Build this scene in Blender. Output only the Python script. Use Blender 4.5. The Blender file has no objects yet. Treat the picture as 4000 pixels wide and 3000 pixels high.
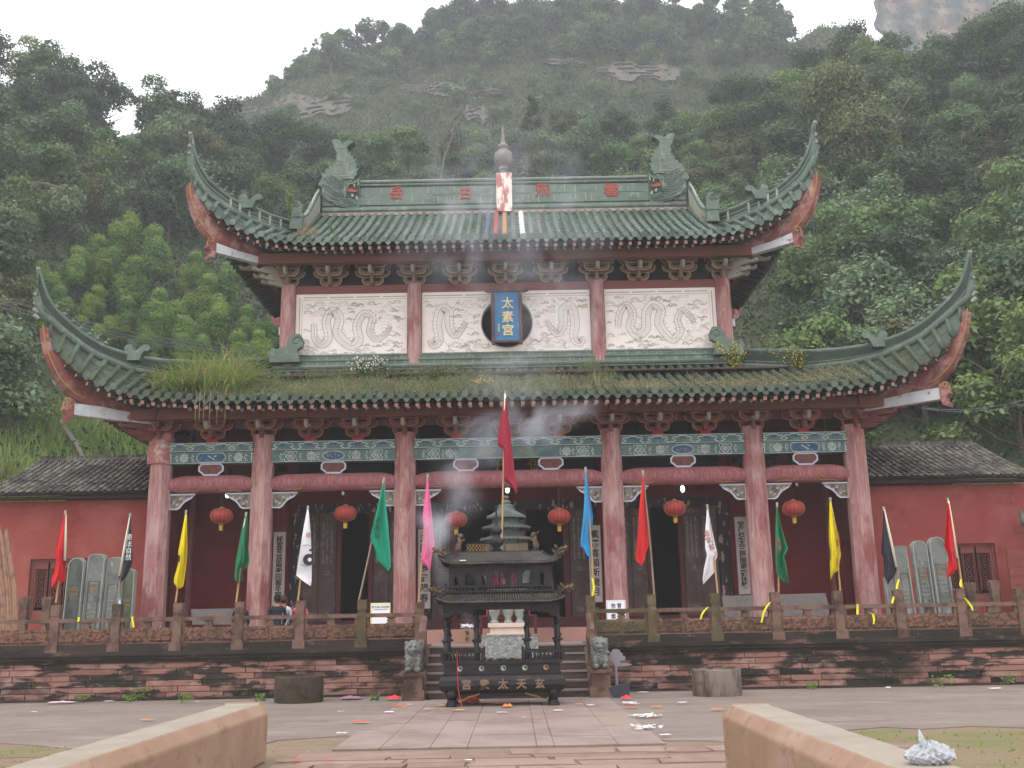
import bpy, math, random
import numpy as np
from math import sin, cos, pi, radians, atan2, sqrt, tan, exp, hypot
from mathutils import Vector, Matrix
random.seed(7); np.random.seed(7)
SC = bpy.context.scene
COL = SC.collection
# ------------------------------------------------------------ camera
FPX, PIT, ROL, YAW, EYE = 4069.8, .22482, .018305, .00095, 1.6
_F = Vector((sin(YAW)*cos(PIT), cos(YAW)*cos(PIT), sin(PIT)))
_R = Vector((cos(YAW), -sin(YAW), 0)); _U = _R.cross(_F)
cam = bpy.data.cameras.new('camera'); cam_o = bpy.data.objects.new('camera', cam); COL.objects.link(cam_o)
cam.sensor_width = 36; cam.lens = FPX/4000*36; cam.clip_start = .1; cam.clip_end = 2000
_r2 = _R*cos(ROL) - _U*sin(ROL); _u2 = _R*sin(ROL) + _U*cos(ROL)
cam_o.matrix_world = Matrix(((_r2.x, _u2.x, -_F.x, 0), (_r2.y, _u2.y, -_F.y, 0), (_r2.z, _u2.z, -_F.z, EYE), (0, 0, 0, 1)))
SC.camera = cam_o
def ray(px, py):
    u = (px-2000)/FPX; v = (1500-py)/FPX
    return _F + _R*(u*cos(ROL)+v*sin(ROL)) + _U*(-u*sin(ROL)+v*cos(ROL))
def P(px, py, Y):           # the point at depth Y metres seen at a measured place of the photo
    d = ray(px, py); return Vector((d.x/d.y*Y, Y, EYE + d.z/d.y*Y))
def G(px, py, z=0.0):       # the point at height z
    d = ray(px, py); k = (z-EYE)/d.z; return Vector((d.x*k, d.y*k, z))
def proj(p):
    w = Vector(p)-Vector((0, 0, EYE)); k = w.dot(_F); u = w.dot(_r2)/k; v = w.dot(_u2)/k
    return 2000+u*FPX, 1500-v*FPX, k
# ------------------------------------------------------------ world, sun, exposure
SUN_EL, SUN_AZ = radians(58), radians(205)
w = bpy.data.worlds.new("World"); SC.world = w; w.use_nodes = True
nt = w.node_tree; nt.nodes.clear()
out = nt.nodes.new('ShaderNodeOutputWorld'); bg = nt.nodes.new('ShaderNodeBackground')
sky = nt.nodes.new('ShaderNodeTexSky'); sky.sky_type = 'NISHITA'; sky.sun_disc = False
sky.sun_elevation = SUN_EL; sky.sun_rotation = SUN_AZ; sky.air_density = 1.2; sky.dust_density = 4
mx = nt.nodes.new('ShaderNodeMixRGB'); mx.inputs[0].default_value = .86          # overcast: a white cloud layer under the blue
mx.inputs[2].default_value = (19.5, 19.3, 19.8, 1)
nt.links.new(sky.outputs[0], mx.inputs[1]); nt.links.new(mx.outputs[0], bg.inputs[0]); nt.links.new(bg.outputs[0], out.inputs[0])
bg.inputs[1].default_value = .08
sun = bpy.data.lights.new('sun', 'SUN'); sun_o = bpy.data.objects.new('sun', sun); COL.objects.link(sun_o)
sun.energy = 1.0; sun.angle = radians(25); sun.color = (1, .96, .9)
sd = Vector((sin(SUN_AZ)*cos(SUN_EL), cos(SUN_AZ)*cos(SUN_EL), sin(SUN_EL)))
sun_o.rotation_euler = sd.to_track_quat('Z', 'Y').to_euler(); sun_o.location = (0, -10, 60)
SC.view_settings.view_transform = 'Standard'; SC.view_settings.look = 'None'; SC.view_settings.gamma = 1
SC.view_settings.exposure = 0.48
SC.cycles.max_bounces = 6; SC.cycles.diffuse_bounces = 3; SC.cycles.glossy_bounces = 2; SC.cycles.transmission_bounces = 3
SC.cycles.volume_bounces = 1; SC.cycles.transparent_max_bounces = 8; SC.cycles.use_denoising = True
SC.cycles.volume_max_steps = 64
XC, YC = -.12, 35.3         # centre of the temple
# ------------------------------------------------------------ helpers
def S(r, g, b):             # sRGB 0-255 -> linear
    return tuple(((c/255)/12.92 if c <= 10 else ((c/255+.055)/1.055)**2.4) for c in (r, g, b)) + (1,)
def wl(o):
    v = Vector((0, 0, 0))
    while o is not None: v += o.location; o = o.parent
    return v
class MB:
    def __init__(s): s.v = []; s.f = []; s.m = []; s.a = []
    def add(s, vs, fs, mi=0, att=0.0):
        n = len(s.v); s.v.extend([tuple(q) for q in vs])
        for f in fs: s.f.append(tuple(i+n for i in f)); s.m.append(mi); s.a.append(att)
    def box(s, x0, x1, y0, y1, z0, z1, mi=0, att=0.0):
        s.add([(x0,y0,z0),(x1,y0,z0),(x1,y1,z0),(x0,y1,z0),(x0,y0,z1),(x1,y0,z1),(x1,y1,z1),(x0,y1,z1)],
              [(0,3,2,1),(4,5,6,7),(0,1,5,4),(1,2,6,5),(2,3,7,6),(3,0,4,7)], mi, att)
    def cbox(s, c, d, mi=0, rz=0.0, att=0.0, rx=0.0):      # chamfer-less oriented box
        M = Matrix.Translation(c) @ Matrix.Rotation(rz, 4, 'Z') @ Matrix.Rotation(rx, 4, 'X')
        vs = [M @ Vector((x*d[0]/2, y*d[1]/2, z*d[2]/2)) for z in (-1,1) for x, y in ((-1,-1),(1,-1),(1,1),(-1,1))]
        s.add(vs, [(0,3,2,1),(4,5,6,7),(0,1,5,4),(1,2,6,5),(2,3,7,6),(3,0,4,7)], mi, att)
    def prism(s, pts, y0, y1, mi=0, mi2=None, att=0.0):    # outline in x,z pushed along y
        n = len(pts); vs = [(x, y0, z) for x, z in pts]+[(x, y1, z) for x, z in pts]
        ar = sum(pts[i][0]*pts[(i+1)%n][1]-pts[(i+1)%n][0]*pts[i][1] for i in range(n))
        a = tuple(range(n)); b = tuple(range(2*n-1, n-1, -1))
        if ar < 0: a = a[::-1]; b = b[::-1]
        s.add(vs, [a, b], mi, att)
        fs = []
        for i in range(n):
            j = (i+1) % n; q = (i, i+n, j+n, j)
            fs.append(q if ar > 0 else q[::-1])
        s.add(vs, fs, mi if mi2 is None else mi2, att)
    def tube(s, path, r, n=8, cap=True, mi=0, att=0.0, up=None, half=False):
        path = [Vector(p) for p in path]; k = len(path)
        rs = r if isinstance(r, (list, tuple)) else [r]*k
        vs = []; prev = None
        for i, p in enumerate(path):
            t = (path[min(i+1, k-1)]-path[max(i-1, 0)])
            if t.length < 1e-9: t = Vector((0, 0, 1))
            t.normalize()
            if prev is None:
                ref = Vector(up) if up else (Vector((0, 0, 1)) if abs(t.z) < .9 else Vector((1, 0, 0)))
                a = (ref - t*ref.dot(t)).normalized()
            else:
                a = (prev - t*prev.dot(t)); a = a.normalized() if a.length > 1e-6 else prev
            prev = a; b = t.cross(a)
            for j in range(n):
                th = 2*pi*j/n
                vs.append(p + a*(cos(th)*rs[i]) + b*(sin(th)*rs[i]))
        fs = []
        for i in range(k-1):
            for j in range(n):
                j2 = (j+1) % n; fs.append((i*n+j, i*n+j2, (i+1)*n+j2, (i+1)*n+j))
        if cap: fs.append(tuple(range(n-1, -1, -1))); fs.append(tuple((k-1)*n+j for j in range(n)))
        s.add(vs, fs, mi, att)
    def lathe(s, prof, c, n=16, mi=0, sx=1.0, sy=1.0, a0=0.0, att=0.0, rib=0.0, nr=0):
        vs = []; fs = []; k = len(prof)
        for r, z in prof:
            for j in range(n):
                th = a0+2*pi*j/n; rr = r*(1+(rib*abs(cos(th*nr/2)) if rib else 0))
                vs.append((c[0]+rr*cos(th)*sx, c[1]+rr*sin(th)*sy, c[2]+z))
        for i in range(k-1):
            for j in range(n):
                j2 = (j+1) % n; fs.append((i*n+j, i*n+j2, (i+1)*n+j2, (i+1)*n+j))
        if prof[0][0] > 1e-4: fs.append(tuple(range(n-1, -1, -1)))
        if prof[-1][0] > 1e-4: fs.append(tuple((k-1)*n+j for j in range(n)))
        s.add(vs, fs, mi, att)
    def ball(s, c, r, n=10, mi=0, sq=(1,1,1), att=0.0):
        m = max(4, n//2+1)
        s.lathe([(max(1e-5, sin(pi*i/m))*r, -cos(pi*i/m)*r*sq[2]) for i in range(m+1)], c, n, mi, sq[0], sq[1], 0, att)
    def ribbon(s, pts, y, w, mi=0, th=.012, closed=False):  # raised or painted line on a wall facing -y, pts in x,z
        n = len(pts)
        if n < 2: return
        L = []; R_ = []
        for i in range(n):
            a = pts[(i-1) % n] if closed else pts[max(i-1, 0)]; b = pts[(i+1) % n] if closed else pts[min(i+1, n-1)]
            dx, dz = b[0]-a[0], b[1]-a[1]; l = hypot(dx, dz) or 1
            nx, nz = -dz/l*w/2, dx/l*w/2
            L.append((pts[i][0]+nx, pts[i][1]+nz)); R_.append((pts[i][0]-nx, pts[i][1]-nz))
        vs = [(x, y-th, z) for x, z in L]+[(x, y-th, z) for x, z in R_]+[(x, y, z) for x, z in L]+[(x, y, z) for x, z in R_]
        fs = []
        for i in range(n if closed else n-1):
            j = (i+1) % n
            fs += [(i, n+i, n+j, j), (i, j, 2*n+j, 2*n+i), (n+i, 3*n+i, 3*n+j, n+j)]
        s.add(vs, fs, mi)
    def grid(s, rows, mi=0, att=0.0, flip=False):
        m = len(rows[0]); vs = [p for r in rows for p in r]; fs = []
        for i in range(len(rows)-1):
            for j in range(m-1):
                q = (i*m+j, i*m+j+1, (i+1)*m+j+1, (i+1)*m+j); fs.append(q[::-1] if flip else q)
        s.add(vs, fs, mi, att)
    def build(s, name, mats, parent=None, smooth=False, ang=None):
        me = bpy.data.meshes.new(name); me.from_pydata(s.v, [], s.f); me.update()
        mats = mats if isinstance(mats, (list, tuple)) else [mats]
        for m in mats: me.materials.append(m)
        if len(mats) > 1: me.polygons.foreach_set('material_index', s.m)
        if any(s.a):
            at = me.attributes.new('v', 'FLOAT', 'FACE'); at.data.foreach_set('value', s.a)
        if smooth:
            me.polygons.foreach_set('use_smooth', [True]*len(me.polygons))
            if ang: me.set_sharp_from_angle(angle=radians(ang))
        o = bpy.data.objects.new(name, me); COL.objects.link(o)
        if parent is not None: o.parent = parent; o.location = -wl(parent)
        return o
def tag(o, label=None, cat=None, group=None, kind=None):
    if label: o['label'] = label
    if cat: o['category'] = cat
    if group: o['group'] = group
    if kind: o['kind'] = kind
    return o
def thing(name, label, cat, loc=(0, 0, 0), group=None):
    o = bpy.data.objects.new(name, None); COL.objects.link(o); o.location = loc; o.empty_display_size = .3
    return tag(o, label, cat, group)
def copy_tree(o, parent=None):
    c = o.copy(); COL.objects.link(c); c.parent = parent
    for ch in list(o.children): copy_tree(ch, c)
    return c
def moved(proto, dx, dy=0, dz=0, mirror=False):         # copy of a part, moved; shares mesh data
    c = copy_tree(proto, proto.parent); c.location = proto.location + Vector((dx, dy, dz)); return c
def new_from(o):                                        # bake modifiers into the mesh
    dg = bpy.context.evaluated_depsgraph_get(); me = bpy.data.meshes.new_from_object(o.evaluated_get(dg)); o.modifiers.clear(); o.data = me
    return o
def text(s, size, c, mat, parent, name='lettering', ext=.012, rz=0.0, off=0.0, ry=0.0, vertical=False, step=None, rx=pi/2):
    """letters centred on c, facing -y (rz turns them)"""
    obs = []
    cu = bpy.data.curves.new(name, 'FONT'); cu.body = '\n'.join(s) if vertical else s
    cu.size = size; cu.extrude = ext; cu.align_x = 'CENTER'; cu.align_y = 'CENTER'; cu.offset = off; cu.resolution_u = 3
    if vertical: cu.space_line = step or 1.0
    o = bpy.data.objects.new(name, cu); COL.objects.link(o)
    bpy.context.view_layer.update()
    dg = bpy.context.evaluated_depsgraph_get(); me = bpy.data.meshes.new_from_object(o.evaluated_get(dg))
    bpy.data.objects.remove(o)
    me.transform(Matrix.Translation(c) @ Matrix.Rotation(rz, 4, 'Z') @ Matrix.Rotation(ry, 4, 'Y') @ Matrix.Rotation(rx, 4, 'X'))
    me.materials.clear(); me.materials.append(mat)
    o = bpy.data.objects.new(name, me); COL.objects.link(o)
    if parent is not None: o.parent = parent; o.location = -wl(parent)
    return o
def lerp(a, b, t): return a+(b-a)*t
def tab(T, x):
    if x <= T[0][0]: return T[0][1]
    for (a, b), (c, d) in zip(T, T[1:]):
        if x <= c: return b+(d-b)*(x-a)/(c-a)
    return T[-1][1]
def smooth_path(pts, n=4):
    out = []; P_ = [Vector(p) for p in pts]
    for i in range(len(P_)-1):
        p0 = P_[max(i-1, 0)]; p1 = P_[i]; p2 = P_[i+1]; p3 = P_[min(i+2, len(P_)-1)]
        for k in range(n):
            t = k/n; out.append(.5*((2*p1)+(p2-p0)*t+(2*p0-5*p1+4*p2-p3)*t*t+(3*p1-p0-3*p2+p3)*t**3))
    out.append(P_[-1]); return out
# ------------------------------------------------------------ materials
def wmat(name, base, layers=(), rough=.85, bump=0.0, bscale=20, metal=0.0, attr=None, objrand=None, transl=0.0, spec=.3, bdist=.02, coord='pos'):
    """layers: (colour, (sx,sy,sz), lo, hi, detail, strength)"""
    m = bpy.data.materials.new(name); m.use_nodes = True; n = m.node_tree.nodes; l = m.node_tree.links
    b = n['Principled BSDF']; b.inputs['Roughness'].default_value = rough; b.inputs['Metallic'].default_value = metal
    b.inputs['Specular IOR Level'].default_value = spec
    if coord == 'pos': g = n.new('ShaderNodeNewGeometry').outputs['Position']
    else: g = n.new('ShaderNodeTexCoord').outputs['Object']
    rgb = n.new('ShaderNodeRGB'); rgb.outputs[0].default_value = base; cur = rgb.outputs[0]
    def mixin(cur, col, fac, mode='MIX'):
        mx = n.new('ShaderNodeMixRGB'); mx.blend_type = mode
        if isinstance(fac, float): mx.inputs[0].default_value = fac
        else: l.new(fac, mx.inputs[0])
        l.new(cur, mx.inputs[1])
        if isinstance(col, tuple): mx.inputs[2].default_value = col
        else: l.new(col, mx.inputs[2])
        return mx.outputs[0]
    if attr:     # (colour, strength): per-face value mixes in colour
        a = n.new('ShaderNodeAttribute'); a.attribute_name = 'v'
        mr = n.new('ShaderNodeMapRange'); mr.inputs[1].default_value = attr[1]; mr.inputs[2].default_value = attr[2]; l.new(a.outputs['Fac'], mr.inputs[0])
        cur = mixin(cur, attr[0], mr.outputs[0])
    if objrand:
        oi = n.new('ShaderNodeObjectInfo'); cr = n.new('ShaderNodeValToRGB'); l.new(oi.outputs['Random'], cr.inputs[0])
        cr.color_ramp.interpolation = 'LINEAR'
        els = cr.color_ramp.elements
        while len(els) < len(objrand): els.new(.5)
        for i, c in enumerate(objrand): els[i].position = i/(len(objrand)-1); els[i].color = c
        cur = mixin(cur, cr.outputs[0], 1.0, 'MULTIPLY')
    for (c, sc, lo, hi, det, st) in layers:
        mp = n.new('ShaderNodeMapping'); l.new(g, mp.inputs[0]); mp.inputs['Scale'].default_value = sc
        mp.inputs['Location'].default_value = (random.random()*20, random.random()*20, random.random()*20)
        nz = n.new('ShaderNodeTexNoise'); nz.inputs['Scale'].default_value = 1; nz.inputs['Detail'].default_value = det; nz.inputs['Roughness'].default_value = .62
        l.new(mp.outputs[0], nz.inputs[0])
        mr = n.new('ShaderNodeMapRange'); mr.inputs[1].default_value = lo; mr.inputs[2].default_value = hi; mr.inputs[4].default_value = st
        l.new(nz.outputs[0], mr.inputs[0]); cur = mixin(cur, c, mr.outputs[0])
    l.new(cur, b.inputs['Base Color'])
    if bump:
        nz = n.new('ShaderNodeTexNoise'); nz.inputs['Scale'].default_value = bscale; nz.inputs['Detail'].default_value = 5; l.new(g, nz.inputs[0])
        bp = n.new('ShaderNodeBump'); bp.inputs['Strength'].default_value = bump; bp.inputs['Distance'].default_value = bdist
        l.new(nz.outputs[0], bp.inputs['Height']); l.new(bp.outputs[0], b.inputs['Normal'])
    if transl:
        tr = n.new('ShaderNodeBsdfTranslucent'); l.new(cur, tr.inputs[0]); ms = n.new('ShaderNodeMixShader'); ms.inputs[0].default_value = transl
        l.new(b.outputs[0], ms.inputs[1]); l.new(tr.outputs[0], ms.inputs[2]); l.new(ms.outputs[0], n['Material Output'].inputs[0])
    return m
M = {}
M['col'] = wmat('faded_red_stone', S(154,108,104), [(S(184,156,152),(22,22,1.6),.48,.62,7,.6),(S(182,154,150),(2.2,2.2,.8),.46,.64,6,.7),(S(124,58,58),(1.6,1.6,.6),.52,.64,6,.75),(S(205,180,150),(9,9,2.5),.66,.70,5,.8)], .8, .25, 30)
M['beam'] = wmat('faded_red_beam', S(140,82,84), [(S(166,126,124),(22,22,3),.46,.62,6,.6),(S(120,52,56),(1.2,1.2,2),.5,.7,4,.6)], .8, .2, 30)
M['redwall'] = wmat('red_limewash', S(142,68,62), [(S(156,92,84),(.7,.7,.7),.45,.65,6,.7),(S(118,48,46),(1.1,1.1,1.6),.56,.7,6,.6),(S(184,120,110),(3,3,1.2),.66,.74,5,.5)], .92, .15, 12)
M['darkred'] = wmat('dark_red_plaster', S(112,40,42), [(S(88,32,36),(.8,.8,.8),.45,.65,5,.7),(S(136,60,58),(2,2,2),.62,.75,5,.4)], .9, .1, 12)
M['tile'] = wmat('green_glazed_tile', S(90,108,94), [(S(114,130,116),(3.5,3.5,3.5),.54,.66,6,.6),(S(44,58,48),(.9,.9,.9),.5,.66,6,.7),(S(128,138,128),(7,7,7),.64,.72,4,.5)], .42, .15, 25, attr=(S(44,64,54), .1, 1.), spec=.5)
M['tile2'] = wmat('mossy_green_tile', S(76,90,76), [(S(88,108,86),(1.6,1.6,1.6),.5,.66,6,.6),(S(62,66,42),(1.3,1.3,1.3),.46,.6,6,.75),(S(118,128,112),(7,7,7),.66,.74,4,.5)], .55, .2, 25, attr=(S(42,56,46), .1, 1.), spec=.4)
M['ridge'] = wmat('green_ridge_tile', S(84,100,88), [(S(122,134,120),(4,4,4),.54,.66,7,.7),(S(54,70,58),(1.5,1.5,3),.52,.66,6,.6),(S(160,164,150),(16,16,2),.66,.72,4,.7)], .45, .15, 25, spec=.45)
M['grout'] = wmat('pale_joint', S(150,152,138))
M['cream'] = wmat('cream_stone', S(150,156,146), [(S(120,124,110),(6,6,2),.5,.7,4,.5)])
M['soffit'] = wmat('soffit_board', S(70,60,58), [(S(92,62,58),(2,2,2),.5,.7,4,.6)])
M['rafter'] = wmat('dark_rafter', S(66,72,66), [(S(104,60,54),(3,3,3),.5,.65,4,.7)])
M['rafend'] = wmat('pink_rafter_end', S(178,130,120), [(S(176,160,140),(9,9,9),.5,.65,3,.7)])
M['whitedot'] = wmat('pale_rafter_end', S(150,158,152), [(S(60,76,80),(30,30,30),.5,.6,3,.8)])
M['hipred'] = wmat('worn_red_corner_beam', S(128,76,70), [(S(172,138,130),(2.2,2.2,2.2),.46,.62,6,.8),(S(84,60,54),(5,5,5),.52,.62,6,.7),(S(100,48,44),(2,2,2),.55,.7,5,.6)], .75, .15, 20)
M['ochre'] = wmat('ochre_paint', S(152,124,78), [(S(140,100,60),(6,6,6),.5,.7,4,.6)])
M['whitepaint'] = wmat('flaking_white_paint', S(196,200,204), [(S(150,70,62),(3,3,3),.6,.64,5,.9),(S(150,154,156),(5,5,5),.5,.7,5,.5)])
M['whitetrim'] = wmat('white_trim', S(178,184,194), [(S(160,160,165),(5,5,5),.5,.7,5,.4)])
M['purlin'] = wmat('brown_purlin', S(116,70,58), [(S(92,66,42),(.6,.6,2),.45,.65,4,.8)])
M['brk'] = wmat('bracket_brown_red', S(112,66,60), [(S(86,52,50),(2,2,2),.5,.7,4,.6)])
M['brk2'] = wmat('bracket_grey_brown', S(126,100,86), [(S(96,76,68),(2,2,2),.5,.7,4,.6),(S(150,136,120),(5,5,5),.58,.7,4,.6)])
M['brkline'] = wmat('bracket_gilt_edge', S(150,104,74))
M['brkline2'] = wmat('bracket_pale_edge', S(164,146,106))
M['beak'] = wmat('grey_carved_end', S(150,144,132), [(S(110,100,90),(5,5,5),.5,.7,4,.6)])
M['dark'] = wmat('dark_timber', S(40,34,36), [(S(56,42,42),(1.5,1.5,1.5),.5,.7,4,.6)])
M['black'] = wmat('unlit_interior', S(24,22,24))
M['door'] = wmat('dark_carved_door', S(88,72,72), [(S(112,100,96),(3,3,3),.48,.66,5,.6),(S(54,36,38),(2,2,1),.5,.7,4,.6)], .75, .3, 40)
M['doorline'] = wmat('door_carving', S(146,140,130), [(S(70,60,58),(6,6,6),.5,.6,4,.7)])
M['doorpost'] = wmat('dark_red_post', S(86,44,46), [(S(62,36,40),(4,4,1),.5,.7,4,.7)])
M['peel'] = wmat('peeling_black_jamb', S(50,50,54), [(S(172,142,128),(6,6,2.5),.56,.6,7,.85)])
M['lgreen'] = wmat('lintel_green', S(88,112,106), [(S(116,138,134),(2,2,2),.5,.65,5,.6),(S(66,88,104),(1.3,1.3,1.3),.52,.6,4,.6)])
M['lblue'] = wmat('lintel_blue', S(52,84,112), [(S(110,138,150),(6,6,6),.5,.65,5,.6)])
M['lwhite'] = wmat('lintel_white_line', S(186,194,188), [(S(120,136,130),(9,9,9),.5,.68,5,.7)])
M['plaster'] = wmat('white_plaster', S(234,226,220), [(S(214,204,196),(.8,.8,.8),.45,.7,5,.6),(S(170,160,150),(2.4,2.4,.7),.62,.78,5,.4)], .9)
M['engr'] = wmat('engraved_line', S(166,158,152))
M['engr2'] = wmat('shallow_line', S(196,188,180))
M['blueboard'] = wmat('blue_board', S(58,116,158), [(S(76,128,164),(2,2,2),.5,.7,3,.5)], .6)
M['browncarve'] = wmat('brown_carved_frame', S(92,58,54), [(S(130,104,90),(14,14,14),.55,.66,4,.6)], .7, .3, 40)
M['gold'] = wmat('gilt', S(216,200,158), [(S(150,120,70),(9,9,9),.55,.7,3,.5)], .5, metal=.1)
M['dullgold'] = wmat('dull_gilt', S(150,118,70), [(S(110,84,52),(9,9,9),.5,.7,3,.5)], .6)
M['redchar'] = wmat('terracotta_red', S(150,76,64))
M['ink'] = wmat('black_ink', S(46,44,46))
M['paper'] = wmat('grey_white_board', S(180,172,168), [(S(140,128,126),(3,3,1),.5,.7,5,.7)])
M['stone'] = wmat('red_sandstone', S(114,90,80), [(S(76,56,46),(3,3,3),.46,.62,7,.8),(S(60,48,40),(1.6,1.6,1.6),.5,.64,7,.85),(S(86,84,58),(1.1,1.1,1.1),.56,.68,6,.6),(S(132,106,94),(5,5,5),.64,.75,5,.5)], .95, .5, 18)
M['stoneg'] = wmat('mossy_sandstone', S(88,78,56), [(S(70,62,46),(3,3,3),.46,.62,7,.8),(S(128,108,86),(2.5,2.5,2.5),.55,.68,6,.6)], .95, .5, 18)
M['carved'] = wmat('carved_sandstone', S(116,84,70), [(S(66,50,42),(11,11,11),.46,.58,5,.85),(S(58,48,38),(1.3,1.3,1.3),.52,.64,7,.7),(S(110,98,66),(1.1,1.1,1.1),.56,.7,6,.6)], .95, .9, 22, bdist=.04)
M['block'] = wmat('wall_block', S(138,100,90), [(S(168,136,128),(1.8,1.8,3.4),.5,.68,7,.7),(S(38,38,32),(1.1,1.1,5.0),.51,.57,8,.93),(S(32,32,26),(.3,.3,.5),.54,.6,8,.8),(S(40,38,34),(2.6,2.6,.6),.58,.66,7,.75),(S(54,60,36),(1.4,1.4,3),.6,.68,6,.7),(S(190,180,176),(7,7,5),.68,.76,5,.6)], .95, .5, 14, attr=(S(34,32,28), .62, .9))
M['coping'] = wmat('black_stained_coping', S(58,48,43), [(S(38,36,32),(.9,.9,3),.42,.56,7,.9),(S(120,92,82),(1.5,1.5,6),.58,.66,6,.6),(S(150,150,140),(9,9,9),.7,.76,4,.7),(S(46,50,32),(1.3,1.3,2),.6,.68,6,.7)], .95, .4, 16)
M['step'] = wmat('step_riser', S(84,72,66), [(S(56,50,46),(1.5,1.5,4),.46,.62,7,.8),(S(120,102,92),(3,3,5),.6,.7,6,.5)], .95, .4, 16)
M['tread'] = wmat('step_tread', S(136,120,114), [(S(110,94,88),(2,2,2),.5,.66,6,.7)], .9, .3, 16)
M['grey'] = wmat('grey_stone', S(112,114,110), [(S(84,88,84),(2,2,2),.48,.64,7,.8),(S(158,162,158),(7,7,3),.6,.7,6,.6)], .85, .35, 24)
M['greyd'] = wmat('dark_grey_stone', S(82,86,82), [(S(58,62,58),(3,3,1.5),.48,.64,7,.8),(S(128,132,128),(16,16,8),.6,.68,6,.6)], .85, .5, 34)
M['greyg'] = wmat('greenish_stone', S(92,98,80), [(S(64,70,54),(3,3,1.5),.48,.64,7,.8),(S(122,128,112),(16,16,8),.62,.7,6,.5)], .85, .5, 34)
M['greyedge'] = wmat('pale_stone_edge', S(150,156,150), [(S(110,116,110),(4,4,2),.5,.66,6,.7)], .85, .3, 24)
M['lion'] = wmat('carved_grey_stone', S(128,130,126), [(S(80,84,80),(9,9,9),.46,.6,6,.8),(S(166,170,166),(14,14,14),.6,.68,5,.7)], .85, 1., 26, bdist=.05)
M['relief'] = wmat('weathered_relief', S(112,114,110), [(S(150,152,148),(11,11,11),.5,.62,6,.8),(S(72,74,68),(8,8,8),.56,.66,6,.8),(S(120,108,80),(2,2,2),.6,.7,5,.5)], .85, 1., 14, bdist=.06)
M['tub'] = wmat('concrete_tub', S(126,116,106), [(S(60,52,46),(5,5,1.1),.47,.6,7,.85),(S(96,78,68),(1.2,1.2,4),.5,.6,6,.7)], .95, .3, 20)
M['tubd'] = wmat('dark_tub', S(74,62,54), [(S(52,46,38),(3,3,3),.46,.6,7,.8),(S(66,68,44),(1.2,1.2,1.2),.55,.66,6,.6)], .95, .5, 20)
M['pink'] = wmat('pink_paving', S(144,128,119), [(S(118,98,92),(.7,.7,.7),.46,.64,7,.7),(S(160,146,140),(2.5,2.5,2.5),.58,.7,6,.5),(S(104,84,76),(3,3,3),.64,.72,6,.5)], .85, .2, 12, attr=(S(148,132,126), 0., 1.))
M['slabr'] = wmat('red_paving', S(128,104,94), [(S(154,132,122),(1.5,1.5,1.5),.5,.66,7,.7),(S(112,86,74),(2.5,2.5,2.5),.58,.7,6,.7)], .9, .4, 14, attr=(S(148,126,114), 0., 1.))
M['conc'] = wmat('grey_concrete', S(130,118,109), [(S(110,99,92),(.35,.8,1),.46,.64,7,.6),(S(148,136,126),(.7,1.6,1),.54,.68,6,.7),(S(150,140,134),(14,14,14),.68,.72,3,.5),(S(88,80,78),(5,5,5),.58,.66,6,.4)], .85, .35, 22)
M['moss'] = wmat('mossy_earth', S(126,112,88), [(S(98,110,58),(.8,1.6,1),.44,.58,8,.8),(S(128,106,84),(2.4,3.6,1),.48,.6,8,.8)], .95, .6, 22)
M['soil'] = wmat('sandy_earth', S(128,110,94), [(S(110,112,72),(.8,1.6,1),.56,.66,8,.5),(S(120,96,76),(2,3,1),.52,.66,7,.7),(S(160,150,134),(12,16,9),.63,.68,4,.7)], .95, .6, 22)
M['rail'] = wmat('smooth_sandstone', S(150,122,102), [(S(166,142,124),(1.2,1.2,1.2),.46,.66,7,.7),(S(116,84,66),(2.5,2.5,5),.56,.7,7,.6),(S(96,70,56),(14,14,14),.66,.72,4,.6)], .9, .35, 26, bdist=.015)
M['railtop'] = wmat('lit_stone_top', S(154,144,132), [(S(136,126,114),(1.2,1.2,1.2),.46,.66,7,.7),(S(170,160,148),(5,5,5),.58,.68,6,.6),(S(98,88,80),(18,18,18),.68,.73,3,.6)], .9, .3, 30, bdist=.01)  # top painted paler than the less lit sides, light put into colour
M['groove'] = wmat('ridge_groove', S(40,52,46), [(S(62,76,66),(2,2,2),.5,.66,5,.6)], .6)  # dark tone paints the shade between the ridge rolls
M['slab'] = wmat('grey_brown_slab', S(108,102,100), [(S(88,82,80),(3,3,3),.5,.65,6,.7)], .9, .3, 20)
M['iron'] = wmat('cast_iron', S(40,38,40), [(S(62,58,58),(3,3,3),.5,.68,6,.7),(S(58,46,40),(2,2,2),.56,.7,5,.5)], .55, .3, 30, metal=.35)
M['irong'] = wmat('iron_roof', S(84,82,78), [(S(40,38,38),(2,2,2),.46,.62,6,.7),(S(84,88,80),(5,5,5),.6,.72,5,.5)], .5, .2, 30, metal=.35)
M['bronze'] = wmat('bronze_grey', S(96,102,98), [(S(70,76,72),(3,3,3),.48,.64,6,.7)], .55, .2, 30, metal=.3)
M['grytile'] = wmat('grey_clay_tile', S(84,82,78), [(S(52,50,50),(1.2,1.2,1.2),.46,.62,6,.8),(S(134,128,116),(3,3,3),.58,.68,5,.6)], .95, .3, 20, attr=(S(128,122,110), .3, 1.))
M['bamboo'] = wmat('bamboo', S(176,140,96), [(S(140,106,74),(6,6,2),.5,.7,4,.6)], .6)
M['pole'] = wmat('grey_pole', S(140,120,104), [(S(100,84,74),(6,6,2),.5,.7,4,.6)], .6)
M['lantern'] = wmat('red_lantern_cloth', S(160,52,54), [(S(150,36,40),(3,3,3),.5,.7,3,.4)], .5, transl=.15)
M['tassel'] = wmat('yellow_tassel', S(186,150,58))
M['wire'] = wmat('wire', S(120,120,124))
M['wired'] = wmat('dark_wire', S(60,60,64))
M['yellow'] = wmat('yellow_tape', S(228,222,40), rough=.5)
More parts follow.
